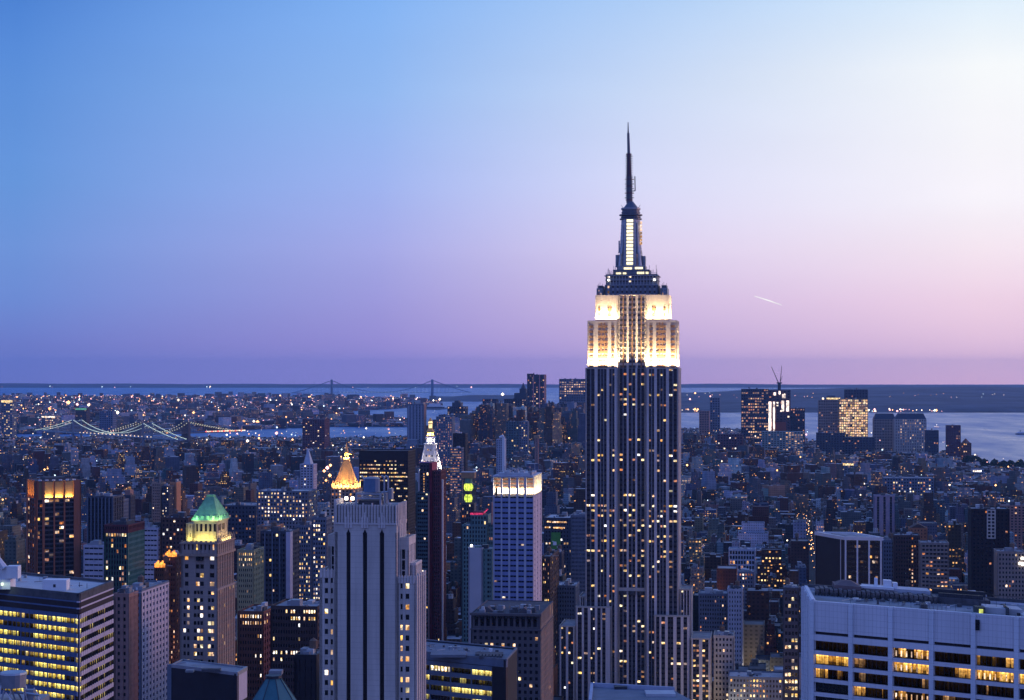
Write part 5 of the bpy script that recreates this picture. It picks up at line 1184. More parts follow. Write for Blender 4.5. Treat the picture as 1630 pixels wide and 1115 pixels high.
midrise('warehouse', 'wide low dark roofed hall with lit sign row right of the green roof', 'hall', 350, 408, 806, 2250, DKB, nb=10, fh=5, lit=0.2, kinds=('orange','dim'), d=60)
def cone_spire(B, z, hw, d):
    B.mb('spire').prism([(-hw*0.5, 0), (hw*0.6, 0), (hw*0.6, d*0.8), (-hw*0.5, d*0.8)], z, z+PZ(715, 2500)-PZ(740, 2500), mat('pale_spire_slate', (0.40, 0.46, 0.56), 0.6), [(-0.4, d*0.4), (0.4, d*0.4), (0.4, d*0.4+1), (-0.4, d*0.4+1)])
midrise('church_tower', 'pale pointed tower with a lilac right edge, upper left of the golden pyramid', 'church tower', 477, 499, 740, 2500, mat('light_blue_panel', (0,0,0)), nb=4, lit=0.12, side=LIL, d=20, kinds=('white',), extra=cone_spire)
midrise('apartment_tower', 'dark purple-brown square tower against the water, left of the golden pyramid', 'apartment tower', 481, 517, 668, 5200, mat('purple_brown', (0.12, 0.055, 0.08), 0.9), nb=9, fh=5, lit=0.12, d=60, group=None)
def ribs(B, z, hw, d): [B.mb('rib').box(-hw+2+k*hw/2.6, -hw+7+k*hw/2.6, -2, 0, 0, z-3, mat('steel_blue_rib', (0.25, 0.28, 0.36), 0.6)) for k in range(5)]
midrise('office_tower', 'blue ribbed windowless slab beside the lit spire', 'skyscraper', 648, 675, 644, 5600, GB, nb=6, fh=8, lit=0.0, ratio=0.3, wh=0.3, d=40, extra=ribs, side=PNK)
midrise('office_tower', 'dark tower with upper lit windows and square top right of the lit spire', 'skyscraper', 694, 720, 664, 4600, GB, nb=7, fh=6, lit=0.4, kinds=('dim','warm','orange'), d=40, ratio=0.35)
def crown2(B, z, hw, d):
    B.mb('upper_block').box(-hw*0.5, hw*0.45, 4, d-4, z, z+14, DKB); B.mb('upper_block').box(-hw*0.25, hw*0.2, 8, d-8, z+14, z+20, DKB)
midrise('office_tower', 'broad dark stepped tower against the bay, right of the lit spire', 'skyscraper', 712, 741, 648, 5800, DKB, nb=9, fh=7, lit=0.15, d=50, kinds=('dim','warm'), extra=crown2)
midrise('office_tower', 'wide lower shoulder of the stepped tower by the bay', 'office building', 698, 745, 661, 5700, GB, nb=12, fh=6, lit=0.1, kinds=('dim',), d=40)
midrise('office_tower', 'near-black slab tower behind the yellow-green lanterns', 'skyscraper', 721, 741, 691, 3600, mat('near_black_cladding', (0,0,0)), nb=4, lit=0.02, d=26)
midrise('office_tower', 'glassy tower with pale horizontal bands left of the lanterns', 'office tower', 716, 735, 714, 3300, GB, nb=6, fh=5, lit=0.6, kinds=('dim','dim','orange'), wh=0.45, ratio=0.9, d=24)
midrise('office_tower', 'dark tower with flat top left of the tall downtown pair', 'skyscraper', 768, 790, 636, 6300, DKB, nb=7, fh=8, lit=0.12, kinds=('dim','orange'), d=45)
midrise('office_tower', 'lilac-grey tower beneath the stepped downtown tower', 'skyscraper', 781, 799, 652, 6000, mat('lilac_grey_wall', (0.25, 0.22, 0.30), 0.9), nb=5, fh=8, lit=0.08, kinds=('dim','orange'), d=40)
def stepped(B, z, hw, d):
    u = B.mb('upper_block'); u.box(-hw*0.1, hw, 5, d-5, z, z+22, DKB); u.box(hw*0.35, hw*0.9, 10, d-10, z+22, z+38, DKB); u.cone(hw*0.62, d/2, 9, 0.5, z+38, z+58, DKB, 6)
midrise('office_tower', 'stepped downtown tower with pointed top left of the tall pair', 'skyscraper', 802, 838, 636, 6400, DKB, nb=10, fh=8, lit=0.12, kinds=('dim','warm'), d=60, extra=stepped)
def pair(B, z, hw, d):
    u = B.mb('pink_edge'); E = mat('pink_edge_stone', (0.55, 0.26, 0.26), 0.8)
    for x in (-hw*0.28, hw*0.42, hw*0.97): u.box(x-1.6, x+1.6, -2.5, 0, 0, z, E)
    B.mb('roof_notch').box(-hw, -hw*0.2, -1, 8, z, z+4, DARKM)
midrise('office_tower', 'tallest downtown tower with pink-edged vertical folds', 'skyscraper', 839, 867, 597, 6200, DKB, nb=8, fh=8, lit=0.18, kinds=('orange','dim','warm'), d=45, extra=pair, side=PNK)
midrise('office_tower', 'downtown tower with lit upper rows just left of the tallest tower shaft', 'skyscraper', 890, 936, 604, 6400, GB, nb=12, fh=8, lit=0.7, kinds=('dim','warm','dim'), d=50, ratio=0.6, rowf=lambda r, nf, t: 1.2 if nf-r in (2,3,4,6,7) else 0.1)
midrise('office_tower', 'dark flat-topped downtown block in front of the lit-row tower', 'skyscraper', 893, 914, 643, 5900, DKB, nb=6, fh=8, lit=0.1, kinds=('dim',), d=40)
midrise('office_tower', 'grey-blue downtown tower touching the tallest tower shaft on its left', 'skyscraper', 914, 938, 655, 5800, GB, nb=6, fh=8, lit=0.12, kinds=('orange','dim'), d=40)
midrise('office_tower', 'blue-grey downtown tower under the tall pink-edged one', 'skyscraper', 868, 892, 648, 6000, GB, nb=6, fh=8, lit=0.1, kinds=('dim',), d=40)
def white_curve(B, z, hw, d): B.mb('white_edge').box(hw-5, hw+1, -2, 3, 0, z+6, WHITE); B.mb('white_edge').bar((-hw*0.2, 0, z+4), (hw*0.8, 0, z+8), 3.0, WHITE, 6)
midrise('office_tower', 'tower with a bright white curved right edge, below downtown', 'office tower', 790, 803, 700, 3800, mat('light_blue_panel', (0,0,0)), nb=4, lit=0.02, d=26, extra=white_curve)
midrise('apartment_tower', 'teal-topped tower in the middle of the downtown slope', 'apartment tower', 805, 826, 672, 5000, mat('dark_teal_cladding', (0,0,0)), nb=5, fh=7, lit=0.12, kinds=('dim','yellow'), d=30)
midrise('apartment_tower', 'second teal-grey tower at the right of the teal-topped one', 'apartment tower', 826, 840, 672, 5000, GB, nb=4, fh=7, lit=0.25, kinds=('dim','yellow'), d=30)
midrise('chimney_block', 'slim tan tower with square head below the pink-edged tower', 'tower', 851, 857, 697, 4200, PNK, nb=1, lit=0.0, ratio=0.2, d=9, extra=lambda B, z, hw, d: B.mb('head').box(-hw-2, hw+2, -2, d+2, z-2, z+5, mat('ochre_panel', (0,0,0))))
# behind the tall tower, on its left: hall with lit strips, ribbed block, small ones
def strips(B, z, hw, d):
    Y = 1750
    for a, b, y in ((-6, 8, 831.5), (-11, -7, 831), (-13, -8, 840), (-5, 6, 840.6)): B.piece('lit_strip').box(a, b, -0.4, 0, PZ(y+1, Y), PZ(y-1.2, Y), G_WARM)
    sg = B.mb('green_screen'); sg.box(-7, 2, -0.7, -0.1, PZ(875, Y), PZ(848, Y), mat('green_screen_board', (0.08, 0.28, 0.06), 0.6)); 
    e = B.mb('screen_emblem'); e.cone(-3.5, -0.9, 2.0, 1.6, PZ(868, Y), PZ(862.4, Y), WHITE, 8); e.box(-1.4, 1.4, -0.9, -0.7, PZ(872, Y), PZ(870, Y), WHITE); e.box(-6, -4.6, -0.9, -0.7, PZ(863, Y), PZ(861.5, Y), WHITE)
midrise('office_block', 'broad block with white lit strips and a green board with white emblem', 'office building', 866, 912, 826, 1750, DKB, nb=9, lit=0.06, kinds=('white','warm'), d=50, extra=strips, roof=ROOFL)
midrise('office_block', 'dark ribbed block behind the left edge of the tallest tower', 'office building', 908, 938, 822, 1650, GB, nb=12, fh=3.6, lit=0.0, ratio=0.5, d=40)
midrise('office_block', 'small block with pale roof under the green board', 'office building', 879, 894, 881, 1600, DKB, nb=4, lit=0.0, d=20, roof=ROOFL)
midrise('apartment_block', 'brown narrow block with lit corner right of the white-topped tower', 'apartment block', 862, 876, 888, 1450, DK2, nb=4, lit=0.25, kinds=('orange','yellow','dim'), d=60)
midrise('office_block', 'low dark block left of the tallest tower foot', 'office building', 884, 916, 934, 1500, GB, nb=7, lit=0.05, kinds=('orange',), d=30, roof=ROOFL)
# right of the tall tower
midrise('office_block', 'low grey block with pale wing right of the tallest tower', 'office building', 1112, 1158, 947, 1500, GB, nb=11, lit=0.05, kinds=('warm','orange'), d=26, left=True)
midrise('office_block', 'pale small-windowed wing to the right of the low grey block', 'office building', 1158, 1182, 940, 1480, mat('light_blue_panel', (0,0,0)), nb=5, lit=0.0, d=24, ratio=0.4, left=True)
midrise('office_block', 'grey grid-windowed block right of the tallest tower foot', 'office building', 1136, 1168, 1014, 1330, LIME, nb=5, fh=4, lit=0.03, d=26, left=True)
midrise('office_block', 'broad low building with scattered lit rows right of the grid-windowed block', 'office building', 1160, 1246, 1080, 1300, GB, nb=16, lit=0.22, kinds=('orange','warm','yellow'), d=26, left=True, roof=ROOFL)
midrise('office_block', 'low block with one bright lit strip, middle right', 'office building', 1175, 1200, 912, 1750, GB, nb=5, lit=0.9, kinds=('white','orange'), d=22, left=True, rowf=lambda r, nf, t: 1 if nf-r == 1 else 0.05)
midrise('office_block', 'white-framed open grid block, middle right distance', 'office building', 1160, 1202, 876, 1900, mat('light_blue_panel', (0,0,0)), nb=9, fh=5, lit=0.12, kinds=('orange','warm'), ratio=0.7, wh=0.65, d=24, left=True)
midrise('office_block', 'dark narrow block with amber strips at the left of the white slab', 'office building', 1247, 1272, 938, 1300, DKB, nb=4, fh=5, lit=0.25, kinds=('warm','yellow'), d=22, left=True, ratio=0.7)
midrise('apartment_block', 'beige apartment tower with tiers of balconies, right', 'apartment block', 1466, 1510, 866, 1550, BEI, nb=7, fh=3.4, lit=0.12, kinds=('orange','warm'), d=24, ratio=0.7, left=True, extra=lambda B, z, hw, d: [B.mb('balcony').box(-hw*0.3, hw, -1.5, 0, 60+k*3.45, 60.5+k*3.45, BEI) for k in range(int((z-62)/3.45))])
midrise('apartment_block', 'dark brown tower with a column of amber windows right of the white fins', 'apartment block', 1424, 1464, 854, 1600, DK2, nb=9, fh=3.4, lit=0.9, kinds=('orange','warm'), d=24, left=True, rowf=lambda r, nf, t: 1 if 0.68 < t < 0.8 else 0.05)
midrise('apartment_block', 'plain grey block between white fins and dark brown tower', 'apartment block', 1405, 1424, 862, 1650, GB, nb=4, lit=0.05, d=24, left=True)
midrise('apartment_block', 'orange-brown brick house with flat gable, middle right', 'house', 1448, 1476, 842, 2000, mat('lit_orange_brick', (0.36, 0.15, 0.08), 0.9), nb=5, lit=0.0, d=20, ratio=0.3, left=True, extra=lambda B, z, hw, d: B.mb('gable').prism([(-hw, 0), (hw, 0), (hw, d), (-hw, d)], z, z+5, DK2, [(-1, 0), (1, 0), (1, d), (-1, d)]))
def white_grid(B, z, hw, d):
    g = B.mb('white_grid'); x0, x1 = -hw*0.16, hw*0.24
    for k in range(3): x = x0+(x1-x0)*k/2; g.box(x-0.5, x+0.5, -0.9, 0, z-26, z-0.5, LIME_L)
    for k in range(9): g.box(x0-0.5, x1+0.5, -0.8, 0, z-26+k*3.15, z-24.9+k*3.15, LIME_L)
midrise('office_tower', 'near-black tower with a white window grid panel, far right', 'skyscraper', 1547, 1606, 812, 1650, mat('near_black_cladding', (0,0,0)), nb=9, lit=0.02, kinds=('orange',), d=30, left=True, extra=white_grid)
midrise('apartment_block', 'grey-brown tower with bright lamps on its right edge, far right', 'apartment block', 1588, 1632, 880, 1400, BEI, nb=8, fh=3.4, lit=0.08, kinds=('white','orange'), d=22, left=True, extra=lambda B, z, hw, d: [B.mb('roof_lamp').cone(hw*k, -0.5, 0.9, 0.9, z-5-j, z-3.4-j, G_LAMP, 6) for k, j in ((0.75, 0), (0.6, 4), (0.78, 4.5))])
midrise('apartment_block', 'brown block behind the near-black tower, at the right edge', 'apartment block', 1596, 1650, 806, 2400, PNK, nb=9, lit=0.1, d=24, left=True, kinds=('warm','orange'))
midrise('apartment_block', 'lilac-grey tower with dark slot, middle right distance', 'apartment block', 1392, 1424, 790, 2600, mat('lilac_grey_wall', (0,0,0)), nb=3, lit=0.0, d=24, left=True, ratio=0.35, wh=0.95)
# downtown on the right
midrise('office_tower', 'dark glass downtown tower with gold lit rows, left of the crane tower', 'skyscraper', 1180, 1223, 620, 5900, DKB, nb=12, fh=9, lit=0.75, kinds=('dim','warm','dim','orange'), d=60, ratio=0.7, left=True, rowf=lambda r, nf, t: 0.3 if (r*3) % 7 < 3 else 1.0)
def site(B, z, hw, d):
    s_ = B.mb('site_light'); q = random.Random(2)
    WL = glow('site_floodlight', (1.0, 0.80, 0.70, 1), 2.2, 0.7, 0.06)
    for x0, x1, y0, y1 in ((-0.95,-0.72,690,640),(-0.55,-0.4,690,640),(0.2,0.42,655,638),(0.62,0.86,655,638),(-0.5,-0.3,630,625),(0.25,0.55,634,628),(-0.05,0.1,628,623)):
        s_.box(x0*hw, x1*hw, -2.5, 0, PZ(y0, 6000), PZ(y1, 6000), WL)
    B.mb('open_floors').box(-hw*0.9, hw*0.6, -1.2, 0, PZ(690, 6000), PZ(672, 6000), mat('rust_netting', (0.35, 0.10, 0.06), 0.9))
    c = B.mb('crane_mast'); zt = PZ(611, 6000); c.box(-5, 5, d/2-5, d/2+5, z, zt, DARKM); c.box(-9, 9, d/2-7, d/2+7, zt, zt+4, DARKM)
    B.mb('crane_jib').bar((-3, d/2, zt+3), (-26, d/2, PZ(584, 6000)), 2.0, DARKM, 4, 1.0); B.mb('crane_jib').bar((3, d/2, zt+3), (8, d/2, PZ(583, 6000)), 2.0, DARKM, 4, 1.0)
    B.mb('crane_jib').bar((-3, d/2, zt+3), (-12, d/2, zt+24), 0.9, DARKM, 4); B.mb('crane_jib').bar((3, d/2, zt+3), (10, d/2, zt+25), 0.9, DARKM, 4)
midrise('tower_under_construction', 'unfinished tower with white work lights and two crane jibs on top', 'skyscraper', 1223, 1258, 622, 6000, mat('bare_concrete_frame', (0.12, 0.07, 0.09), 0.9), nb=6, fh=9, lit=0.15, kinds=('white','orange'), d=60, left=True, extra=site)
midrise('office_tower', 'dark tower with amber top row right of the crane tower', 'skyscraper', 1258, 1281, 651, 6100, DKB, nb=6, fh=9, lit=0.3, kinds=('orange','dim'), d=50, left=True, rowf=lambda r, nf, t: 3 if nf-r == 1 else 0.4)
midrise('office_block', 'pale green-grey broad block under the crane tower', 'office building', 1213, 1278, 688, 5200, mat('grey_green_wall', (0.26, 0.32, 0.30), 0.85), nb=14, fh=6, lit=0.5, kinds=('dim','warm','dim'), d=50, ratio=0.6, left=True, rowf=lambda r, nf, t: 1.2 if t > 0.6 else 0.2)
midrise('office_tower', 'slim grey-blue tower standing against the bay, right of the tallest tower', 'skyscraper', 1130, 1146, 634, 6600, GB, nb=4, fh=9, lit=0.1, kinds=('dim',), d=30, left=True)
midrise('office_block', 'low brown rounded block left of the slim grey-blue tower', 'office building', 1113, 1129, 655, 6500, PNK, nb=4, fh=9, lit=0.0, d=40, left=True)
def dome_top(B, z, hw, d):
    B.mb('stepped_crown').prism(rect(-hw*0.55, hw*0.6, 5, d-5), z, z+16, DKB, rect(-hw*0.2, hw*0.4, 14, d-14)); B.mb('lit_cornice').box(-hw*0.3, hw*0.85, 3.5, 4.6, z+4, z+9, G_YEL); B.mb('lit_cornice').cone(-hw*0.6, 6, 3, 3, z+3, z+9, G_WHT, 8)
midrise('office_tower', 'dark stepped tower with pale green lit crown beside the gold lit slab', 'skyscraper', 1303, 1340, 638, 5900, BEI, nb=10, fh=9, lit=0.12, kinds=('dim','orange'), d=60, left=True, extra=dome_top)
midrise('office_tower', 'gold slab tower with every window lit, by the bay', 'skyscraper', 1336, 1381, 636, 5800, mat('gold_lit_frame', (0.30, 0.25, 0.15), 0.7), nb=13, fh=8, lit=0.96, kinds=('yellow','warm','dim','warm'), ratio=0.78, wh=0.72, d=50, left=True)
midrise('office_tower', 'dark flat crown block standing behind the gold slab', 'skyscraper', 1345, 1381, 621, 6000, DKB, nb=8, fh=9, lit=0.03, kinds=('orange',), d=50, left=True)
def chamfer(B, z, hw, d): B.mb('chamfered_top').prism(rect(-hw, hw, 0, d), z, z+18, DKB, rect(-hw*0.75, hw*0.82, 8, d-8))
midrise('office_tower', 'broad dark tower with chamfered top by the bay, left of the pair', 'skyscraper', 1391, 1425, 668, 5700, BEI, nb=8, fh=9, lit=0.05, kinds=('dim',), d=60, left=True, extra=chamfer)
midrise('office_tower', 'chamfered tower with rows of small amber windows by the bay, right of the pair', 'skyscraper', 1425, 1474, 668, 5600, LIME, nb=13, fh=9, lit=0.5, kinds=('dim','dim','warm'), d=60, left=True, ratio=0.35, extra=chamfer, rowf=lambda r, nf, t: 1.0 if (nf-r < 9 or nf-r == 19) and t > 0.15 else 0.2)
midrise('office_block', 'short grey tower right of the chamfered pair', 'office building', 1474, 1494, 686, 5500, DKB, nb=5, fh=9, lit=0.1, kinds=('orange','dim'), d=40, left=True)
midrise('apartment_tower', 'brick apartment tower rising alone by the water, far right', 'apartment tower', 1507, 1529, 678, 5350, mat('purple_brown', (0,0,0)), nb=6, fh=7, lit=0.1, kinds=('orange','dim'), d=30, left=True)
midrise('apartment_tower', 'brown gabled tower at the water edge, rightmost of the shore towers', 'apartment tower', 1530, 1546, 706, 5250, BRICK, nb=5, fh=7, lit=0.2, kinds=('orange','warm'), d=30, left=True, extra=lambda B, z, hw, d: B.mb('gable').cone(0, d/2, hw*0.9, 0.5, z, z+14, BRICK, 4))
midrise('apartment_tower', 'maroon wide tower left of the gold rows tower, right of the tallest tower', 'apartment tower', 1142, 1182, 692, 5100, mat('purple_brown', (0,0,0)), nb=9, fh=7, lit=0.08, kinds=('dim','white'), d=40, left=True)
midrise('office_block', 'low dark towers row below the gold slab', 'office building', 1300, 1345, 690, 5300, DKB, nb=10, fh=7, lit=0.06, kinds=('orange','dim'), d=40, left=True)
midrise('office_block', 'dark block at the foot of the gold slab', 'office building', 1345, 1392, 697, 5300, DKB, nb=10, fh=7, lit=0.05, kinds=('orange','dim'), d=40, left=True)
midrise('office_block', 'block with a bright yellow roof sign below the gold slab', 'office building', 1330, 1368, 742, 4300, GB, nb=8, fh=6, lit=0.3, kinds=('dim','yellow'), d=40, left=True, extra=lambda B, z, hw, d: B.mb('lit_sign').box(-hw*0.4, hw*0.5, 0, 1.5, z, z+6, G_YEL))
midrise('office_block', 'dark flat building with a long lit yellow band by the shore', 'office building', 1494, 1560, 786, 3600, DKB, nb=12, fh=5, lit=0.5, kinds=('yellow','dim'), d=60, left=True, rowf=lambda r, nf, t: 1.7 if nf-r == 2 and (t < 0.3 or t > 0.7) else 0.03)
midrise('office_block', 'blue-grey building full of white and yellow windows left of the shore', 'office building', 1408, 1486, 762, 3500, GB, nb=18, fh=6, lit=0.3, kinds=('white','yellow','orange','dim'), d=50, left=True)
midrise('office_block', 'white lit box by the shore trees', 'hall', 1548, 1566, 748, 4300, mat('light_blue_panel', (0,0,0)), nb=6, fh=6, lit=0.96, kinds=('white',), d=30, left=True, ratio=0.8, wh=0.7, rowf=lambda r, nf, t: 1 if nf-r == 1 else 0)
# across the river, left
midrise('office_tower', 'pale tower with yellow lit crown and edge at the left edge', 'tower', 2, 20, 637, 6700, GB, nb=5, fh=8, lit=0.4, kinds=('yellow','dim'), d=40, extra=lambda B, z, hw, d: B.mb('lit_crown').box(-hw, hw, -1, 0, z-9, z-1, G_YEL))
midrise('office_block', 'yellow lit office with white top row left of the bridge', 'office building', 66, 88, 662, 6500, GB, nb=8, fh=7, lit=0.85, kinds=('yellow','dim','warm'), d=40, extra=lambda B, z, hw, d: B.mb('lit_crown').box(-hw, hw, -1, 0, z-7, z-2, G_WHT), rowf=lambda r, nf, t: 1 if t > 0.3 and nf-r < 8 else 0.1)
midrise('apartment_tower', 'broad grey tower behind the bridge towers', 'apartment tower', 158, 180, 655, 7100, GB, nb=6, fh=8, lit=0.08, kinds=('dim',), d=40)
midrise('office_tower', 'dark tower with green lit top row behind the bridge', 'tower', 120, 138, 650, 8200, DK2, nb=5, fh=8, lit=0.05, d=40, kinds=('dim',), extra=lambda B, z, hw, d: B.mb('lit_crown').box(-hw, hw, -1, 0, z-8, z, glow('green_crown_light', (0.2, 0.7, 0.5, 1), 0.5)))
HERO_BOX_EXTRA = HERO_BOXES

# --- foreground bits cut by the bottom edge
def dark_box():
    Y = 700.0; m = Y/F; z = PZ(1064, Y)
    B = quad((273, 1060), (377, 1073), (393, 1064), z, 'office_block', 'black box building with pale right end below the green-roofed tower', 'office building')
    P = B.P; DS = mat('near_black_stone', (0,0,0))
    B.tier(P, 0, z, {}, wall=DS, parapet=0); w = B.mb('wall')
    A, C = P[1], P[2]; L = math.hypot(C[0], C[1]); u = (C[0]/L, C[1]/L)
    B.mb('pale_end_panel').fbox(A, u, 0.3, L-0.3, z-11, z-0.8, 0, 0.2, LIL); B.mb('pale_end_panel').fbox(A, u, 0, L, z-0.8, z+0.7, -0.5, 0.3, GREYM)
    A, C = P[0], P[1]; L = math.hypot(C[0]-A[0], C[1]-A[1]); u = ((C[0]-A[0])/L, (C[1]-A[1])/L); w.fbox(A, u, 0, L, z-0.7, z+0.6, -0.5, 0.1, GREYM)
    w.fbox(A, u, -2.2, 0, 0, z+0.2, -8, 0.2, GB)
    for i in (2, 3):
        A2, B2 = P[i], P[(i+1)%4]; LL = math.hypot(B2[0]-A2[0], B2[1]-A2[1]); uu = ((B2[0]-A2[0])/LL, (B2[1]-A2[1])/LL); w.fbox(A2, uu, 0, LL, z, z+0.6, -0.5, 0, GREYM)
    B.mb('roof_plant').box(-14, -7, 4, 7, z, z+1.1, ROOFD); B.mb('roof_plant').box(-20, -17, 3, 6, z, z+0.8, ROOF)
    B.done()
dark_box()
def octagon():
    Y = 560.0; c = PX(430, Y); z = PZ(1083, Y)
    B = Bld('tower_roof', 'blue-green eight-sided metal roof at the bottom edge, left of the slotted tower', 'tower', (c, Y+8, 0)); keep(c, Y, 15)
    TC = mat('teal_copper_sheet', (0.05, 0.16, 0.18), 0.7)
    B.mb('wall').cone(0, 0, 7.0, 7.0, 0, z-8, LIME, 8, R(22.5)); B.mb('pyramid_roof').cone(0, 0, 7.4, 2.3, z-8, z-0.6, TC, 8, R(22.5)); B.mb('pyramid_roof').cone(0, 0, 2.6, 2.6, z-0.6, z+0.2, DARKM, 8)
    for k in range(8): a = R(22.5+45*k); B.mb('pyramid_roof').bar((7.4*math.cos(a), 7.4*math.sin(a), z-8), (2.4*math.cos(a), 2.4*math.sin(a), z-0.6), 0.16, DARKM, 4)
    B.mb('roof_plant').box(-2, 2, 4, 8, z-0.5, z+0.8, ROOF); B.done()
octagon()
def tank_roof():
    Y = 480.0; c = PX(6, Y); z = PZ(1098, Y)
    B = Bld('rooftop_building', 'grey round rooftop tank and pipes in the bottom left corner', 'building', (c, Y+4, 0)); keep(c, Y, 14)
    B.mb('wall').box(-8, 8, 0, 12, 0, z-4, CONC); t = B.mb('roof_tank'); t.cone(0.6, 3, 3.3, 3.5, z-0.5, z+3.0, GREYM, 16); t.cone(0.6, 3, 3.6, 3.4, z+3.0, z+3.5, ALU, 16)
    p = B.mb('pipe'); q = random.Random(9)
    for _ in range(16): x, y = q.uniform(-5, 9), q.uniform(0, 5); p.bar((x, y, z-4), (x+q.uniform(-2, 2), y, z-2+q.uniform(0, 2.5)), 0.25, q.choice((GREYM, ALU, WHITE)), 6)
    p.box(4, 6.5, 1, 3, z-4, z-1, GREYM); p.bar((2, 1, z-1.5), (8, 1, z-2.4), 0.4, ALU, 6); B.done()
tank_roof()
def sky_roof():
    Y = 560.0; A = (940, 1089); 
    z = 172.0; Y0 = YofZ(1090, z); Y1 = YofZ(1097, z)
    B = Bld('rooftop_building', 'pale sloping roof edge at the bottom, in front of the tallest tower', 'building', (PX(1005, Y0), Y0, 0)); keep(PX(1005, Y0), Y0, 30)
    x0, x1 = PX(940, Y0)-PX(1005, Y0), PX(1070, Y0)-PX(1005, Y0); y1 = Y1-Y0
    BR_ = mat('blue_grey_roof', (0,0,0))
    w = B.mb('roof'); w.prism([(x0-1.5, -26), (x1+6, y1-26), (x1, y1), (x0, 0)], z-3.5, z-0.5, BR_); w.prism([(x0, -0.7), (x1, y1-0.7), (x1, y1), (x0, 0)], z-0.5, z+0.6, mat('light_blue_panel', (0,0,0)))
    w.prism([(x0-1.6, -26), (x0-0.8, -26), (x0+0.8, 0), (x0, 0)], z-0.5, z+0.5, mat('light_blue_panel', (0,0,0)))
    B.mb('wall').prism([(x0-1, -25), (x1+5, y1-25), (x1-0.5, y1-0.5), (x0+0.5, -0.5)], 0, z-3.5, CONC)
    B.mb('roof_plant').box(-5, -1.5, -5, -2, z-0.5, z+0.3, DARKM); B.mb('roof_plant').box(3, 11, -16, -10, z-0.5, z+0.2, ROOFL); B.done()
sky_roof()

# --- bridges
def bridge(name, label, T1, T2, ztop, zdeck, cable_m, lamp_m, ends, lamp, step, planes=(-14, 14), thick=5.0, stone=None, sag=4.0):
    (xa, ya), (xb, yb) = T1, T2; L = math.hypot(xb-xa, yb-ya); ang = math.atan2(yb-ya, xb-xa)
    root = empty(name, (xa, ya, 0), ang); tag(root, label, 'bridge')
    mt = stone or mat('bridge_steel', (0.16, 0.22, 0.30), 0.6, 0.3)
    for x in (0, L):
        b = MB()
        for y in planes: b.box(x-thick/2, x+thick/2, y-thick/2, y+thick/2, -2, ztop, mt)
        for z0 in (zdeck+6, (zdeck+ztop)/2, ztop-6): b.box(x-thick/2*0.7, x+thick/2*0.7, planes[0], planes[1], z0, z0+5, mt)
        if stone: b.box(x-thick*0.6, x+thick*0.6, planes[0]-3, planes[1]+3, -2, zdeck, mt); b.box(x-thick/2, x+thick/2, -2.5, 2.5, zdeck, ztop, mt); b.box(x-thick*0.55, x+thick*0.55, planes[0]-3, planes[1]+3, ztop-5, ztop+1, mt)
        else:
            for y in planes: b.cone(x, y, thick*0.6, 0.5, ztop, ztop+thick, mt, 6)
        b.build('bridge_tower', root)
    d = MB(); d.box(-ends[0], L+ends[1], planes[0]-1, planes[1]+1, zdeck-3, zdeck, mt); d.build('deck', root)
    def zc(x):
        if 0 <= x <= L: t = 2*x/L-1; return zdeck+sag+(ztop-zdeck-sag)*t*t
        if x < 0: t = -x/ends[0]; return zdeck+(ztop-zdeck)*(1-t)**1.25
        t = (x-L)/ends[1]; return zdeck+(ztop-zdeck)*(1-t)**1.25
    for y in planes:
        c = MB(); h = MB(); x = -ends[0]; pr = None; ll = MB()
        while x <= L+ends[1]:
            p = (x, y, zc(x))
            if pr: c.bar(pr, p, cable_m, mt, 4)
            h.bar(p, (x, y, zdeck), cable_m*0.35, mt, 3)
            if lamp_m: ll.cone(x, y, lamp, lamp, p[2], p[2]+lamp*1.6, lamp_m, 5)
            pr = p; x += step
        co = c.build('cable', root); h.build('hangers', root)['kind'] = 'stuff'
        if lamp_m: ll.build('cable_lamps', co)['kind'] = 'stuff'
    return root, L
lampw = glow('cable_lamp', (0.80, 1.0, 0.88, 1), 1.5, 0.1); lampy = glow('cable_lamp_yellow', (1.0, 0.95, 0.62, 1), 1.2, 0.1)
b1, L1 = bridge('suspension_bridge', 'nearer suspension bridge, two lit cables dipping between two towers, left', (PX(123, 5800), 5800), (PX(235, 5400), 5400), 102, 62, 1.3, lampw, (300, 220), 1.25, 8.5)
b2, L2 = bridge('suspension_bridge', 'farther stone-towered bridge with yellow lit cables, behind the nearer bridge', (PX(220, 6000), 6000), (PX(296, 6150), 6150), 86, 50, 1.0, lampy, (180, 230), 1.25, 10, stone=mat('dark_granite', (0.14, 0.11, 0.11), 0.9), thick=9)
d = MB(); GW = glow('headlight_stream', (1.0, 0.72, 0.50, 1), 1.9, 0.3, 0.05)
for k in range(34): t = L2+80+k*5.2; d.cone(t, -9+(k*7 % 5), 2.6, 2.6, 50, 53.5+(k*3 % 3), GW if k % 5 else glow('red_tail_light', (1, 0.1, 0.08, 1), 2.2), 5)
d.build('roadway_lights', b2)['kind'] = 'stuff'
d = MB()
for k in range(40): t = 30+k*L1/40; d.cone(t, (k*5 % 9)-4, 1.1, 1.1, 62, 64.5, GW, 5)
d.build('roadway_lights', b1)['kind'] = 'stuff'
b3, _ = bridge('suspension_bridge', 'long faint suspension bridge on the horizon with two tall towers', (PX(528, 17000), 17000), (PX(688, 17300), 17300), 168, 52, 2.2, None, (380, 380), 0, 40, (-20, 20), 11, sag=3)
d = MB(); FL = glow('far_bridge_light', (0.75, 0.95, 0.95, 1), 0.9, 0.1)
for k in range(26): d.cone(80+k*33, -20, 3, 3, 54, 58, FL, 5)
d.build('roadway_lights', b3)['kind'] = 'stuff'

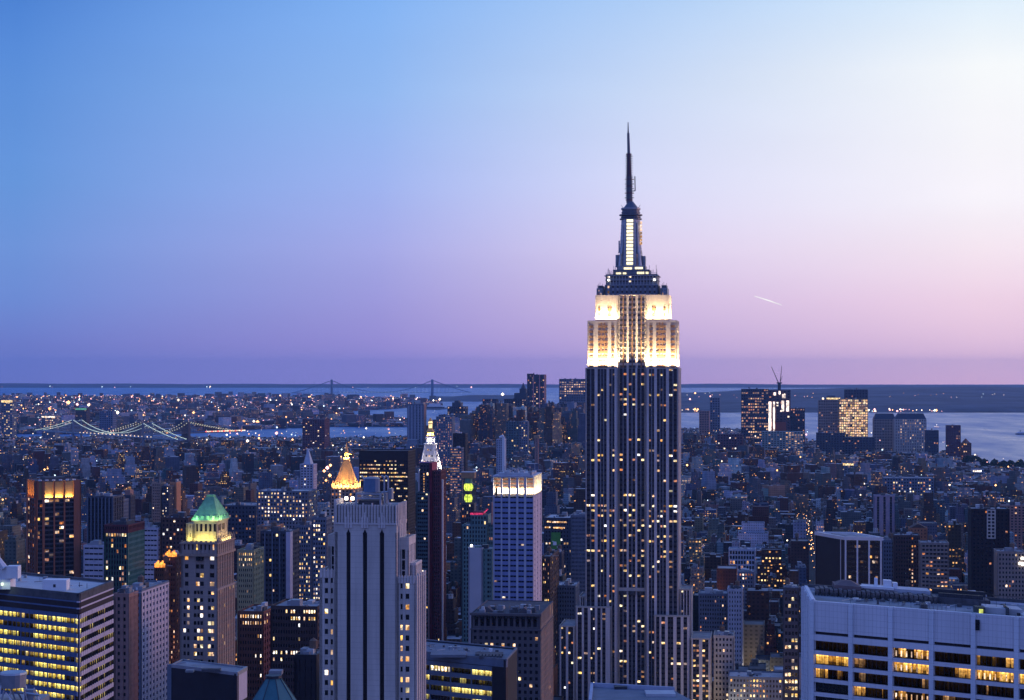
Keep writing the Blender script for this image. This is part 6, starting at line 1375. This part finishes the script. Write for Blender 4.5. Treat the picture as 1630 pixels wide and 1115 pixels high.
# --- boats
def boat(name, label, px, py, L, cabin, m_h, lights, rz=0.0):
    Y = F*(CZ+2)/(py-EYE); r = empty(name, (PX(px, Y), Y, -2), rz); tag(r, label, 'boat', None)
    w = L*0.2; h = L*0.09
    b = MB(); b.prism([(-L/2, -w/2), (L*0.36, -w/2), (L/2, 0), (L*0.36, w/2), (-L/2, w/2)], -1, h, m_h, [(-L/2, -w/2*1.1), (L*0.38, -w/2*1.1), (L*0.54, 0), (L*0.38, w/2*1.1), (-L/2, w/2*1.1)]); b.build('hull', r)
    b = MB()
    for k in range(cabin): b.box(-L*(0.38-0.06*k), L*(0.28-0.07*k), -w*0.4, w*0.4, h+k*h*0.8, h+(k+1)*h*0.8, WHITE)
    b.build('cabin', r)
    b = MB(); b.cone(-L*0.1, 0, L*0.03, L*0.03, h*(1+cabin*0.8), h*(2.4+cabin*0.8), DARKM, 8); b.build('funnel', r)
    if lights:
        b = MB()
        for k in range(8): b.box(-L*0.34+k*L*0.08, -L*0.34+k*L*0.08+L*0.05, -w*0.4-0.5, -w*0.4, h*1.15, h*1.6, lights)
        b.cone(0, 0, L*0.02, L*0.02, h*(2.4+cabin*.8), h*(2.9+cabin*.8), G_LAMP, 5); b.build('cabin_light', r)
boat('ferry', 'dark ferry leaving a pale wake on the bay, at the right edge', 1626, 692, 48, 2, DARKM, None, R(0))
boat('ferry', 'white lit ferry on the bay left of the ribbed blue slab', 637, 679, 70, 3, WHITE, G_WHT)
boat('ferry', 'pale ferry with three white lights on the bay, right', 1491, 681, 34, 2, WHITE, G_WHT)
boat('cargo_ship', 'long ship with orange deck lights behind the lit spire', 690, 651, 150, 2, DARKM, G_ORG, R(180))
boat('small_boat', 'small dark boat on the water right of the tallest tower', 1156, 648.5, 60, 1, DARKM, None)
wk = MB(); Yw = F*(CZ+2)/(692-EYE)
wk.add([(PX(1520, Yw), Yw-4, -1.9), (PX(1614, Yw), Yw-5, -1.9), (PX(1616, Yw), Yw+5, -1.9), (PX(1520, Yw), Yw+14, -1.9)], [(0, 1, 2, 3)], mat('wake_foam', (0.55, 0.6, 0.68), 0.9)); o = wk.build('wake_foam'); o['kind'] = 'stuff'

# --- trees on the river bank
def tree_mats():
    return mat('dark_foliage', (0.035, 0.06, 0.035), 0.9, var=0.5, scale=0.4), mat('tree_bark', (0.08, 0.06, 0.05), 0.9)
FOL, BARK = tree_mats(); TREEM = []
for v in range(3):
    q = random.Random(40+v); c = MB(); t = MB()
    t.bar((0,0,0), (0.3,0,7), 0.5, BARK, 6, 0.3)
    for k in range(5): a = k*1.26; t.bar((0.2,0,4+k*0.5), (math.cos(a)*3,math.sin(a)*3,8+k*0.5), 0.2, BARK, 4, 0.08)
    for _ in range(340):
        a, e, r = q.uniform(0, 6.28), q.uniform(-0.6, 1.5), q.uniform(0.5, 1)**0.5
        x, y, z = math.cos(a)*math.cos(e)*5.5*r, math.sin(a)*math.cos(e)*5.5*r, 9.5+math.sin(e)*5*r*(1+0.2*math.sin(a*3+v))
        s_ = q.uniform(0.6, 1.2); n = Vector((q.gauss(0,1), q.gauss(0,1), q.gauss(0,1))).normalized(); u = n.orthogonal()*s_; w_ = n.cross(u)
        p = Vector((x,y,z)); c.add([tuple(p-u-w_*.6), tuple(p+u-w_*.6), tuple(p+u*.8+w_), tuple(p-u+w_*.8)], [(0,1,2,3)], FOL)
    TREEM.append((t, c))
protos = []
for i in range(26):
    px = 1536+i*5.2; Y = 4800+(i*37 % 60) if px > 1560 else 5100
    v = i % 3
    r = empty('tree', (PX(px, Y-140), Y-140, 0), i*1.3); s_ = 1.5+0.5*math.sin(i*2.3); r.scale = (s_, s_, s_)
    tag(r, 'dark leafy tree in the row along the river bank', 'tree', 'trees along the river bank')
    if i < 3:
        t_ = TREEM[v][0].build('trunk', r); c_ = TREEM[v][1].build('crown', r); protos.append((t_, c_))
    else:
        for p_ in protos[v]: o = p_.copy(); COL.objects.link(o); o.parent = r

# --- vapour trail high in the sky (its sunlight put in as a glow)
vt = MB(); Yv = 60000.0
TRAIL_GLOW = glow('trail_sunlight_as_glow', (1.0, 0.97, 0.98, 1), 0.95, 0.12, 0.0008)
vt.bar((PX(1201, Yv), Yv, PZ(471.6, Yv)), (PX(1230, Yv), Yv+600, PZ(478.3, Yv)), 10, TRAIL_GLOW, 8, 22)
vt.bar((PX(1230, Yv), Yv+600, PZ(478.3, Yv)), (PX(1253, Yv), Yv+1200, PZ(484, Yv)), 22, TRAIL_GLOW, 8, 8)
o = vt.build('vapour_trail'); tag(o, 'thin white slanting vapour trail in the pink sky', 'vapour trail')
# ------------------------------------------------------------------ the rest of the city
def city_mats():
    m = bpy.data.materials.new('city_facade'); m.use_nodes = True; nt = m.node_tree; b = nt.nodes['Principled BSDF']
    uv = nt.nodes.new('ShaderNodeUVMap'); uv.uv_map = 'UVMap'; sp = nt.nodes.new('ShaderNodeSeparateXYZ'); nt.links.new(uv.outputs[0], sp.inputs[0])
    us = nt.nodes.new('ShaderNodeUVMap'); us.uv_map = 'seed'; ss = nt.nodes.new('ShaderNodeSeparateXYZ'); nt.links.new(us.outputs[0], ss.inputs[0])
    at = nt.nodes.new('ShaderNodeAttribute'); at.attribute_name = 'wallcol'
    seed = ss.outputs[0]; cell = ss.outputs[1]
    U = nmath(nt, 'DIVIDE', sp.outputs[0], cell); V = nmath(nt, 'DIVIDE', sp.outputs[1], 3.5)
    iu = nmath(nt, 'FLOOR', U); iv = nmath(nt, 'FLOOR', V); fu = nmath(nt, 'FRACT', U); fv = nmath(nt, 'FRACT', V)
    def band(v, lo, hi): return nmath(nt, 'MULTIPLY', nmath(nt, 'GREATER_THAN', v, lo), nmath(nt, 'LESS_THAN', v, hi))
    win = nmath(nt, 'MULTIPLY', band(fu, 0.26, 0.74), band(fv, 0.30, 0.76))
    cb = nt.nodes.new('ShaderNodeCombineXYZ')
    for i, s_ in enumerate((iu, iv, seed)): nt.links.new(s_, cb.inputs[i])
    wn = nt.nodes.new('ShaderNodeTexWhiteNoise'); wn.noise_dimensions = '3D'; nt.links.new(cb.outputs[0], wn.inputs['Vector'])
    cr = nt.nodes.new('ShaderNodeCombineXYZ'); nt.links.new(iv, cr.inputs[0]); nt.links.new(seed, cr.inputs[1])
    wr = nt.nodes.new('ShaderNodeTexWhiteNoise'); wr.noise_dimensions = '3D'; nt.links.new(cr.outputs[0], wr.inputs['Vector'])
    rowk = maprange(nt, wr.outputs['Value'], 0.55, 1.0, 0.35, 2.6)
    thr = nmath(nt, 'MULTIPLY', at.outputs['Alpha'], rowk)
    lit = nmath(nt, 'MULTIPLY', nmath(nt, 'LESS_THAN', wn.outputs['Value'], thr), win)
    sc3 = nt.nodes.new('ShaderNodeSeparateColor'); nt.links.new(wn.outputs['Color'], sc3.inputs[0])
    lc = ramp(nt, sc3.outputs[0], [(0.0, (1.0, 0.40, 0.12, 1)), (0.25, (1.0, 0.62, 0.22, 1)), (0.6, (1.0, 0.78, 0.38, 1)), (0.85, (1, 0.9, 0.7, 1)), (1.0, (0.75, 0.85, 1.0, 1))])
    st = maprange(nt, sc3.outputs[1], 0.1, 1.0, 0.18, 2.2)
    g = nt.nodes.new('ShaderNodeNewGeometry'); nz = nt.nodes.new('ShaderNodeTexNoise'); nz.inputs['Scale'].default_value = 0.09; nz.inputs['Detail'].default_value = 5
    nt.links.new(g.outputs['Position'], nz.inputs['Vector'])
    k = maprange(nt, nz.outputs[0], 0.3, 0.7, 0.75, 1.2)
    sv = nt.nodes.new('ShaderNodeVectorMath'); sv.operation = 'SCALE'; nt.links.new(at.outputs['Color'], sv.inputs[0]); nt.links.new(k, sv.inputs['Scale'])
    sdk = nt.nodes.new('ShaderNodeVectorMath'); sdk.operation = 'SCALE'; nt.links.new(sv.outputs[0], sdk.inputs[0]); sdk.inputs['Scale'].default_value = 0.45
    base = mixc(nt, win, sv.outputs[0], sdk.outputs[0])
    nt.links.new(base, b.inputs['Base Color']); nt.links.new(lc, b.inputs['Emission Color'])
    nt.links.new(nmath(nt, 'MULTIPLY', lit, st), b.inputs['Emission Strength'])
    b.inputs['Roughness'].default_value = 0.75; b.inputs['Specular IOR Level'].default_value = 0.3
    m.cycles.emission_sampling = 'NONE'
    r = bpy.data.materials.new('city_roof'); r.use_nodes = True; nt = r.node_tree; b = nt.nodes['Principled BSDF']
    at = nt.nodes.new('ShaderNodeAttribute'); at.attribute_name = 'wallcol'
    g = nt.nodes.new('ShaderNodeNewGeometry'); nz = nt.nodes.new('ShaderNodeTexNoise'); nz.inputs['Scale'].default_value = 0.07; nz.inputs['Detail'].default_value = 6
    nt.links.new(g.outputs['Position'], nz.inputs['Vector'])
    sv = nt.nodes.new('ShaderNodeVectorMath'); sv.operation = 'SCALE'; nt.links.new(at.outputs['Color'], sv.inputs[0])
    nt.links.new(maprange(nt, nz.outputs[0], 0.3, 0.7, 0.6, 1.25), sv.inputs['Scale'])
    nt.links.new(sv.outputs[0], b.inputs['Base Color']); b.inputs['Roughness'].default_value = 0.9
    return m, r
FAC, CROOF = city_mats()

class City:
    """walls carry metre-true coordinates so that the window pattern keeps its size"""
    def __init__(s): s.v = []; s.f = []; s.m = []; s.uv = []; s.sd = []; s.c = []
    def face(s, q, mi, uvs, seed, col):
        k = len(s.v); s.v.extend(q); s.f.append(tuple(range(k, k+len(q)))); s.m.append(mi)
        s.uv.extend(uvs); s.sd.extend([seed]*len(q)); s.c.extend([col]*len(q))
    def block(s, poly, z0, z1, wall, lit, seed, cell, roof, par=True):
        n = len(poly); run = 0.0
        for i in range(n):
            A, B = poly[i], poly[(i+1)%n]; L = math.hypot(B[0]-A[0], B[1]-A[1])
            nc = max(1, round(L/cell)); e = nc*cell
            s.face([(A[0],A[1],z0),(B[0],B[1],z0),(B[0],B[1],z1),(A[0],A[1],z1)], 0,
                   [(run,z0+1),(run+e,z0+1),(run+e,z1+1),(run,z1+1)], (seed, cell), wall+(lit,)); run += e+cell*7
        rc = roof+(0.0,)
        if par and z1-z0 > 6:
            inn = inset(poly, 0.7)
            s.face([(p[0],p[1],z1-0.9) for p in inn], 1, [(0,0)]*n, (seed,cell), rc)
            for i in range(n):
                j = (i+1)%n
                s.face([(poly[i][0],poly[i][1],z1),(poly[j][0],poly[j][1],z1),(inn[j][0],inn[j][1],z1),(inn[i][0],inn[i][1],z1)], 1, [(0,0)]*4, (seed,cell), wall+(0.,))
                s.face([(inn[i][0],inn[i][1],z1),(inn[j][0],inn[j][1],z1),(inn[j][0],inn[j][1],z1-0.9),(inn[i][0],inn[i][1],z1-0.9)], 1, [(0,0)]*4, (seed,cell), wall+(0.,))
        else:
            s.face([(p[0],p[1],z1) for p in poly], 1, [(0,0)]*n, (seed,cell), rc)
    def blob(s, cx, cy, r0, r1, z0, z1, col, n=7):
        a = [2*math.pi*i/n for i in range(n)]
        p0 = [(cx+r0*math.cos(t), cy+r0*math.sin(t), z0) for t in a]; p1 = [(cx+r1*math.cos(t), cy+r1*math.sin(t), z1) for t in a]
        for i in range(n):
            j = (i+1)%n; s.face([p0[i],p0[j],p1[j],p1[i]], 1, [(0,0)]*4, (0,3), col+(0.,))
        s.face(p1, 1, [(0,0)]*n, (0,3), col+(0.,))
    def build(s, name, parent=None):
        if not s.f: return None
        me = bpy.data.meshes.new(name); me.from_pydata(s.v, [], s.f); me.materials.append(FAC); me.materials.append(CROOF)
        me.polygons.foreach_set('material_index', s.m)
        u = me.uv_layers.new(name='UVMap'); u.data.foreach_set('uv', np.array(s.uv, dtype=np.float32).ravel())
        u = me.uv_layers.new(name='seed'); u.data.foreach_set('uv', np.array(s.sd, dtype=np.float32).ravel())
        c = me.color_attributes.new('wallcol', 'FLOAT_COLOR', 'CORNER'); c.data.foreach_set('color', np.array(s.c, dtype=np.float32).ravel())
        me.update(); o = bpy.data.objects.new(name, me); COL.objects.link(o)
        if parent: o.parent = parent
        return o

WALLS0 = {'brown brick': (0.13,0.07,0.055), 'red brick': (0.17,0.06,0.05), 'grey': (0.20,0.20,0.21), 'pale grey': (0.34,0.35,0.37),
         'tan': (0.30,0.23,0.18), 'dark': (0.06,0.06,0.075), 'white': (0.52,0.53,0.55), 'blue-grey': (0.15,0.19,0.25), 'teal': (0.08,0.18,0.19), 'orange': (0.42,0.24,0.15)}
WALLS = {k: tuple(c*(0.52 if k not in ('white', 'pale grey', 'orange') else 0.85)*g for c, g in zip(v, (0.9, 1.0, 1.12))) for k, v in WALLS0.items()}
class Spec:  # one generic building
    __slots__ = ('x','y','w','d','h','a','col','lit','seed','roof','tiers','tank','bulk','cell','named','own','vis')

def make_spec(x, y, w, d, h, a, q, lit=None, col=None):
    s = Spec(); s.x, s.y, s.w, s.d, s.h, s.a = x, y, w, d, h, a
    s.col = col or q.choices(list(WALLS), (18,13,16,12,15,12,5,9,3,2))[0]
    s.lit = lit if lit is not None else q.choice((0.0,0.01,0.02,0.03,0.05,0.09,0.02,0.01))
    s.seed = float(q.randint(1, 4000)); s.cell = q.choice((2.8,3.2,3.6,4.2))
    g = q.choice((0.06,0.12,0.2,0.28,0.4,0.55)); s.roof = (g, g*1.02, g*1.06)
    s.tiers = 1
    if h > 45: s.tiers = q.choice((1,2,2,3))
    elif h > 26: s.tiers = q.choice((1,1,2))
    s.tank = h > 16 and q.random() < 0.4; s.bulk = q.random() < 0.7; s.named = None; s.own = False; s.vis = 0
    return s
def spec_poly(s, k=1.0, ox=0.0, oy=0.0):
    ca, sa = math.cos(s.a), math.sin(s.a); hw, hd = s.w/2*k, s.d/2*k
    return [(s.x+ca*(px+ox)-sa*(py+oy), s.y+sa*(px+ox)+ca*(py+oy)) for px, py in ((-hw,-hd),(hw,-hd),(hw,hd),(-hw,hd))]
def emit(s, body, roofs=None, tanks=None, off=(0,0)):
    """body: City for the walls; roofs, tanks: City for the things on the roof"""
    q = random.Random(int(s.seed)*7+1); roofs = roofs or body; tanks = tanks or body
    S = Spec(); 
    for a in ('w','d','a'): setattr(S, a, getattr(s, a))
    S.x, S.y = s.x-off[0], s.y-off[1]
    wall = tuple(c*q.uniform(0.85, 1.15) for c in WALLS[s.col])
    z = 0.0; k = 1.0; hs = [s.h] if s.tiers == 1 else ([s.h*0.72, s.h] if s.tiers == 2 else [s.h*0.6, s.h*0.82, s.h])
    for i, hz in enumerate(hs):
        body.block(spec_poly(S, k), z, hz, wall, s.lit, s.seed+i*0.37, s.cell, s.roof, par=s.y < 3800); z = hz
        if i < len(hs)-1: k *= q.uniform(0.68, 0.86)
    zt = s.h-(0.9 if s.y < 3800 and s.h > 6 else 0)
    ca, sa = math.cos(s.a), math.sin(s.a)
    def at(u, v): return (S.x+ca*u-sa*v, S.y+sa*u+ca*v)
    if s.bulk:
        for _ in range(q.choice((1,2,3)) if s.y < 3300 else 1):
            bw = min(s.w*k*0.4, q.uniform(2, 9)); bd = min(s.d*k*0.4, q.uniform(2.5, 8))
            u = q.uniform(-0.26, 0.26)*s.w*k; v = q.uniform(-0.26, 0.26)*s.d*k; c = at(u, v)
            T = Spec(); T.x, T.y = c; T.w, T.d, T.a = bw, bd, s.a
            roofs.block(spec_poly(T), zt, zt+q.uniform(1.5, 5.5), wall if q.random() < .5 else q.choice(((0.3,0.31,0.33),(0.5,0.5,0.52),(0.08,0.08,0.09))), 0.0, 1.0, 3.0, s.roof, par=False)
    if s.tank:
        c = at(q.uniform(-0.3, 0.3)*s.w*k, q.uniform(-0.3, 0.3)*s.d*k); wc = (0.12,0.09,0.07); b0 = zt+q.uniform(2.5, 4)
        tanks.blob(c[0], c[1], 1.5, 1.5, zt, b0, (0.05,0.05,0.05), 4)
        tanks.blob(c[0], c[1], 2.1, 2.0, b0, b0+3.6, wc); tanks.blob(c[0], c[1], 2.2, 0.1, b0+3.6, b0+5, wc)
SPECS = []
def cap_for(px, Y):
    """how high the plain buildings reach in this direction, as a line in the view"""
    if Y < 1400 and px > 880: y = 1130
    elif Y < 1500: y = 960 if px < 900 else 1040
    elif Y < 1700 and px > 1050: y = 930
    elif Y < 2200: y = 822
    elif Y < 3500: y = interp(px, [(0, 765), (600, 760), (1000, 745), (1300, 758), (1700, 790)])
    elif Y < 5500: y = interp(px, [(0, 705), (500, 712), (640, 715), (700, 700), (1100, 705), (1480, 722), (1550, 742), (1800, 745)])
    else: y = interp(px, [(0, 696), (480, 700), (640, 703), (690, 668), (745, 660), (775, 642), (930, 640), (1000, 676), (1100, 688), (1270, 706), (1310, 714), (1480, 730), (1800, 740)])
    return y
def fill_city():
    q = random.Random(21)
    zones = [(1080, 3300, -GRID, 250, 62), (3300, 5000, R(24), 120, 55), (5000, 8000, R(-19), 90, 50)]
    for Y0, Y1, a, bl, bw in zones:
        ca, sa = math.cos(a), math.sin(a); st = 26 if Y0 < 3000 else 16; sw = 17 if Y0 < 3000 else 12
        ext = Y1*0.75+400; nU = int(ext*2/(bl+st))+1; nV = int((Y1*1.7)/(bw+sw))+1
        for iu in range(-nU//2-1, nU//2+2):
            for iv in range(-nV//3, nV+1):
                u0 = iu*(bl+st)+60; v0 = iv*(bw+sw)
                for row in (0, 1):
                    u = u0; dd = bw/2
                    while u < u0+bl-5:
                        far = max(1.0, Y0/2500.0)
                        w = q.uniform(8, 21)*min(1.7, far) if q.random() < 0.82 else q.uniform(24, 50); w = min(w, u0+bl-u)
                        cu = u+w/2; cv = v0+dd*(row+0.5); u += w
                        X = ca*cu-sa*cv; Y = sa*cu+ca*cv
                        if Y < Y0 or Y >= Y1: continue
                        px = 815+F*X/Y
                        if px < -70 or px > 1700: continue
                        if not inpoly(X, Y, MANH): continue
                        if any((X-hx)**2+(Y-hy)**2 < (hr+w*0.4)**2 for hx, hy, hr in HERO_RECTS): continue
                        t = q.random()
                        if Y < 2200: h = q.choice((14,18,22,28,36,44)) if t < 0.88 else q.uniform(48, 95)
                        elif Y < 3500: h = q.uniform(11, 24) if t < 0.80 else (q.uniform(24, 44) if t < 0.965 else q.uniform(48, 80))
                        elif Y < 5000: h = q.uniform(9, 20) if t < 0.84 else (q.uniform(20, 38) if t < 0.96 else q.uniform(40, 62))
                        else:
                            h = q.uniform(12, 30) if t < 0.75 else q.uniform(30, 60)
                            if 690 < px < 1530 and t > 0.45: h = q.uniform(40, 150)
                            if 690 < px < 930 and t > 0.35: h = q.uniform(80, 215); w = max(w, 26)
                        if px < 560 and Y > 4200 and t > 0.90: h = q.uniform(50, 72)
                        h = min(h*q.uniform(0.9, 1.1), CZ-(cap_for(px, Y)+q.uniform(0, 22)-EYE)*Y/F)
                        if h < 8: h = q.uniform(7, 12)
                        d = dd*q.uniform(0.82, 0.99)
                        if h > 60: w = max(w, 20); d = min(38, d*1.2)
                        s = make_spec(X, Y, w*0.98, d, h, a, q)
                        if Y < 4500 and q.random() < 0.12: s.lit = q.uniform(0.08, 0.3)
                        if Y > 4500: s.lit = q.choice((0.0, 0.02, 0.05, 0.08, 0.16))
                        SPECS.append(s)
fill_city()
# which of them the view shows largest: front to back over a coarse picture
def see():
    SX, SY = 815, 558
    mask = np.zeros((SY, SX), dtype=bool)
    def rc(x0, x1, yt):
        mask[max(0, int(yt/2)):, max(0, int(x0/2)):max(0, int(x1/2))] = True
    for s in sorted(SPECS+[None], key=lambda t: 1330 if t is None else t.y):
        if s is None:
            for a in HERO_BOX: rc(*a)
            continue
        p = spec_poly(s); xs = [815+F*x/y for x, y in p]; n = min(y for x, y in p)
        x0, x1 = int(min(xs)/2), int(max(xs)/2)+1; yt = int((EYE+F*(CZ-s.h)/n)/2); yb = int((EYE+F*CZ/n)/2)
        x0 = max(0, x0); x1 = min(SX, x1); yt = max(0, yt); yb = min(SY, yb)
        if x1 <= x0 or yb <= yt: continue
        sub = mask[yt:yb, x0:x1]; s.vis = int((~sub).sum()); sub[:] = True
HERO_BOX = HERO_BOX_EXTRA+[(932,1086,440),(505,677,800),(0,180,925),(24,123,766),(285,378,820),(784,861,755),(1278,1630,940),(1298,1404,850),(668,705,740),(571,660,718),(165,223,838),(1550,1640,815),(745,785,870),(730,780,815),(750,865,975)]
see()
order = sorted(SPECS, key=lambda s: -s.vis)
for s in order[:285]:
    if s.vis > 0: s.own = True

LABELS = set()
REFS = [('bronze tower', 73, 1500), ('green roof', 330, 850), ('slotted tower', 590, 620), ('golden pyramid', 549, 2000),
        ('lit spire', 684, 2150), ('white-topped tower', 822, 1200), ('tallest tower', 1006, 1330), ('white-finned tower', 1350, 1500),
        ('white slab', 1450, 560), ('white-gridded tower', 1590, 1700), ('black block', 612, 2200), ('green tower', 194, 1200)]
def auto_label(s, tries=0):
    px = 815+F*s.x/s.y; py = EYE+F*(CZ-s.h)/s.y
    r = min(REFS, key=lambda t: abs(t[1]-px)+(0 if tries == 0 else rnd.random()*160*tries))
    side = 'just left of' if px < r[1]-12 else ('just right of' if px > r[1]+12 else 'straight behind')
    if abs(px-r[1]) > 90: side = side.replace('just', 'well')
    dist = 'close' if s.y < 1700 else ('beyond it' if s.y < 2600 else ('far beyond' if s.y < 4200 else 'near the far shore'))
    size = ('tall' if s.h > 65 else ('mid-height' if s.h > 34 else 'low'))
    wid = 'narrow' if s.w < 15 else ('broad' if s.w > 34 else 'boxy')
    feat = ['plain flat roof', 'roof water tank', 'stepped top', 'stepped top and water tank'][(1 if s.tank else 0)+(2 if s.tiers > 1 else 0)]
    lits = 'unlit' if s.lit < 0.015 else ('a few lit windows' if s.lit < 0.07 else 'many lit windows')
    rf = 'light' if s.roof[0] > 0.25 else 'dark'
    forms = [f"{size} {s.col} building, {lits}, {side} the {r[0]}", f"{wid} {size} {s.col} building with {feat}, {side} the {r[0]}",
             f"{size} {s.col} block, {lits}, {feat}, {dist}, {side} the {r[0]}", f"{wid} {s.col} block, {rf} roof, {lits}, {dist}, {side} the {r[0]}",
             f"{wid} {size} {s.col} house block with {rf} roof, {feat}, {dist}, {side} {r[0]}"]
    for f in forms:
        if f not in LABELS and len(f.split()) <= 19 and (len(f.split()) <= 16): LABELS.add(f); return f
    if tries < 6: return auto_label(s, tries+1)
    return forms[0]
def own_building(s, name='apartment_building', cat='building', group='plain buildings filling the city', label=None):
    body, rf, tk = City(), City(), City(); emit(s, body, rf, tk, off=(s.x, s.y))
    o = body.build(name); o.location = (s.x, s.y, 0)
    tag(o, label or auto_label(s), cat, group)
    rf.build('roof_bulkhead', o); tk.build('water_tank', o)
    return o
stuff = City()
for s in SPECS:
    if s.own: own_building(s)
    else: emit(s, stuff)
stuff.build('city_blocks')['kind'] = 'stuff'

# low borough across the river, towards the bay
def far_borough():
    q = random.Random(77); c = City(); n = 0
    while n < 9000:
        Y = 7500+(18000-7500)*q.random()**1.25; px = q.uniform(-60, 740); X = PX(px, Y)
        if not inpoly(X, Y, BROOK): continue
        n += 1
        w, d, h = q.uniform(14, 60), q.uniform(14, 50), q.uniform(8, 18)
        if q.random() < 0.05: h = q.uniform(25, 55)
        s = make_spec(X, Y, w, d, h, R(q.choice((35, 35, 12))), q, lit=q.choice((0,0,0.02,0.06,0.15))); s.bulk = False; s.tank = False; s.tiers = 1
        emit(s, c)
    c.build('borough_blocks')['kind'] = 'stuff'
far_borough()
# ------------------------------------------------------------------ lamps of the streets and far shores
def lamps():
    q = random.Random(99)
    KS = [glow('street_lamp_sodium', (1.0, 0.46, 0.16, 1), 4.0, 0.6, 0.01), glow('street_lamp_white', (1.0, 0.80, 0.60, 1), 3.2, 0.6, 0.01), glow('street_lamp_pink', (1.0, 0.45, 0.42, 1), 3.2, 0.6, 0.01), glow('street_lamp_cool', (0.7, 0.9, 1.0, 1), 3.0, 0.6, 0.01)]
    W = (5, 2, 5, 1)
    def drop(b, X, Y, z, r, m):
        b.add([(X-r,Y,z),(X,Y-r,z),(X+r,Y,z),(X,Y+r,z),(X,Y,z+r),(X,Y,z-r)], [(0,1,4),(1,2,4),(2,3,4),(3,0,4),(1,0,5),(2,1,5),(3,2,5),(0,3,5)], m)
    b = MB(); n = 0
    while n < 2600:                                   # far borough
        Y = 8000+(17800-8000)*q.random()**1.1; px = q.uniform(-40, 740); X = PX(px, Y)
        if not inpoly(X, Y, BROOK): continue
        n += 1; drop(b, X, Y, q.uniform(14, 26), (0.75+q.random()**7*3.6)*Y/9000, q.choices(KS, W)[0])
    b.build('borough_lights')['kind'] = 'stuff'
    b = MB(); n = 0
    while n < 1500:                                   # roofs, yards and streets on this side
        Y = 1500+(7000-1500)*q.random()**0.8; px = q.uniform(-40, 1660); X = PX(px, Y)
        if not inpoly(X, Y, MANH): continue
        n += 1; drop(b, X, Y, q.uniform(18, 34) if Y < 5000 else q.uniform(25, 60), (0.28+q.random()**6*1.3)*Y/2600, q.choices(KS, (5, 5, 2, 2))[0])
    b.build('street_lights')['kind'] = 'stuff'
    b = MB()
    for _ in range(95):                              # shore across the bay on the right, lights on the hills
        px = q.uniform(1090, 1640); Y = q.uniform(11400, 11900) if q.random() < 0.6 else q.uniform(12200, 15000)
        drop(b, PX(px, Y), Y, (8 if Y < 12000 else 60+q.uniform(0, 25)), 1.8+q.random()**4*6, q.choices(KS, W)[0])
    for _ in range(38):
        px = q.choice((q.gauss(1425, 12), q.gauss(1480, 22), q.gauss(1385, 5), q.gauss(1105, 10))); drop(b, PX(px, 11350), 11350, q.uniform(4, 22), 2.6+q.random()**2*6, q.choices(KS, (3,4,3,1))[0])
    for _ in range(14):                               # last shore on the left
        px = q.uniform(0, 760); drop(b, PX(px, 27000), 27000, 8+q.random()*20, 4+q.random()**3*9, KS[q.choice((1,2,3))])
    b.build('shore_lights')['kind'] = 'stuff'
    b = MB()
    for (px, py, Y, r, k) in ((79,651,8500,13,0),(109,641,9000,16,0),(123,644,9000,11,2),(141,645,9000,12,1),(284,637,9500,12,1),(221,659,9500,10,0),(228,661,9500,9,0),(388,671,8600,13,0),(410,672,8600,14,0),(404,671,8600,12,1),
            (308,657,8800,10,0),(82,699,6500,7,1),(93,701,6500,8,1),(113,701,6500,7,1),(216,726,5600,6,0),(223,727,5600,6,0),(231,727,5600,6,0),(239,727,5600,6,0),(800,628,7000,10,1),(822,644,6500,12,1),(878,645,6000,8,2),
            (348,686,8100,18,0),(356,684,8100,16,1),(187,657,9000,14,1),(700,636,7000,7,1),(394,702,5400,7,1),(440,690,7000,10,2),(521,745,2300,4,2),(526,741,2300,3,0),(516,750,2300,3,0),(525,757,2300,3.6,0),(519,765,2300,2.6,0)):
        drop(b, PX(px, Y), Y, PZ(py, Y), r*0.62, KS[k])
    b.build('bright_lights')['kind'] = 'stuff'
    b = MB(); ca, sa = math.cos(-GRID), math.sin(-GRID)   # rows of lamps along the avenues and cross streets
    for iu in range(-6, 7):
        u = iu*276+47
        for v in range(1100, 3250, 30):
            for e in (-7, 7):
              v += q.uniform(-9, 9); e += q.uniform(-2, 2); X = ca*(u+e)-sa*v; Y = sa*(u+e)+ca*v; drop(b, X, Y, 8.5, q.uniform(0.3, 0.75), KS[0] if (v//30) % 4 else KS[1])
    for iv in range(14, 42):
        v = iv*79-8
        for u in range(-800, 900, 34): X = ca*u-sa*v; Y = sa*u+ca*v; drop(b, X, Y, 8.0, 0.6, KS[0])
    b.build('avenue_lights')['kind'] = 'stuff'
    # unseen point lights scattered to add warm street glow between the blocks
    for k in range(70):
        Y = q.uniform(1150, 2600); px = q.uniform(0, 1630); X = PX(px, Y)
        d = bpy.data.lights.new('street_glow_light', 'POINT'); d.energy = q.uniform(7000, 26000); d.color = q.choice(((1.0, 0.48, 0.18), (1.0, 0.62, 0.32), (1.0, 0.80, 0.55))); d.shadow_soft_size = 2.0
        o = bpy.data.objects.new('street_glow_light', d); COL.objects.link(o); o.location = (X, Y, q.uniform(9, 30))
lamps()

# ------------------------------------------------------------------ the air
hz = MB(); hz.box(-30000, 30000, -1600, 36000, -3.2, 470, None); hz.mats = []
me = bpy.data.meshes.new('haze'); me.from_pydata(hz.v, [], hz.f); me.update()
ho = bpy.data.objects.new('haze', me); COL.objects.link(ho); ho['kind'] = 'stuff'
hm = bpy.data.materials.new('evening_haze'); hm.use_nodes = True; nt = hm.node_tree; nt.nodes.clear()
out = nt.nodes.new('ShaderNodeOutputMaterial'); pv = nt.nodes.new('ShaderNodeVolumePrincipled')
pv.inputs['Color'].default_value = (0.34, 0.60, 1.0, 1); pv.inputs['Density'].default_value = 1.7e-5; pv.inputs['Anisotropy'].default_value = 0.2
nt.links.new(pv.outputs[0], out.inputs['Volume']); me.materials.append(hm)
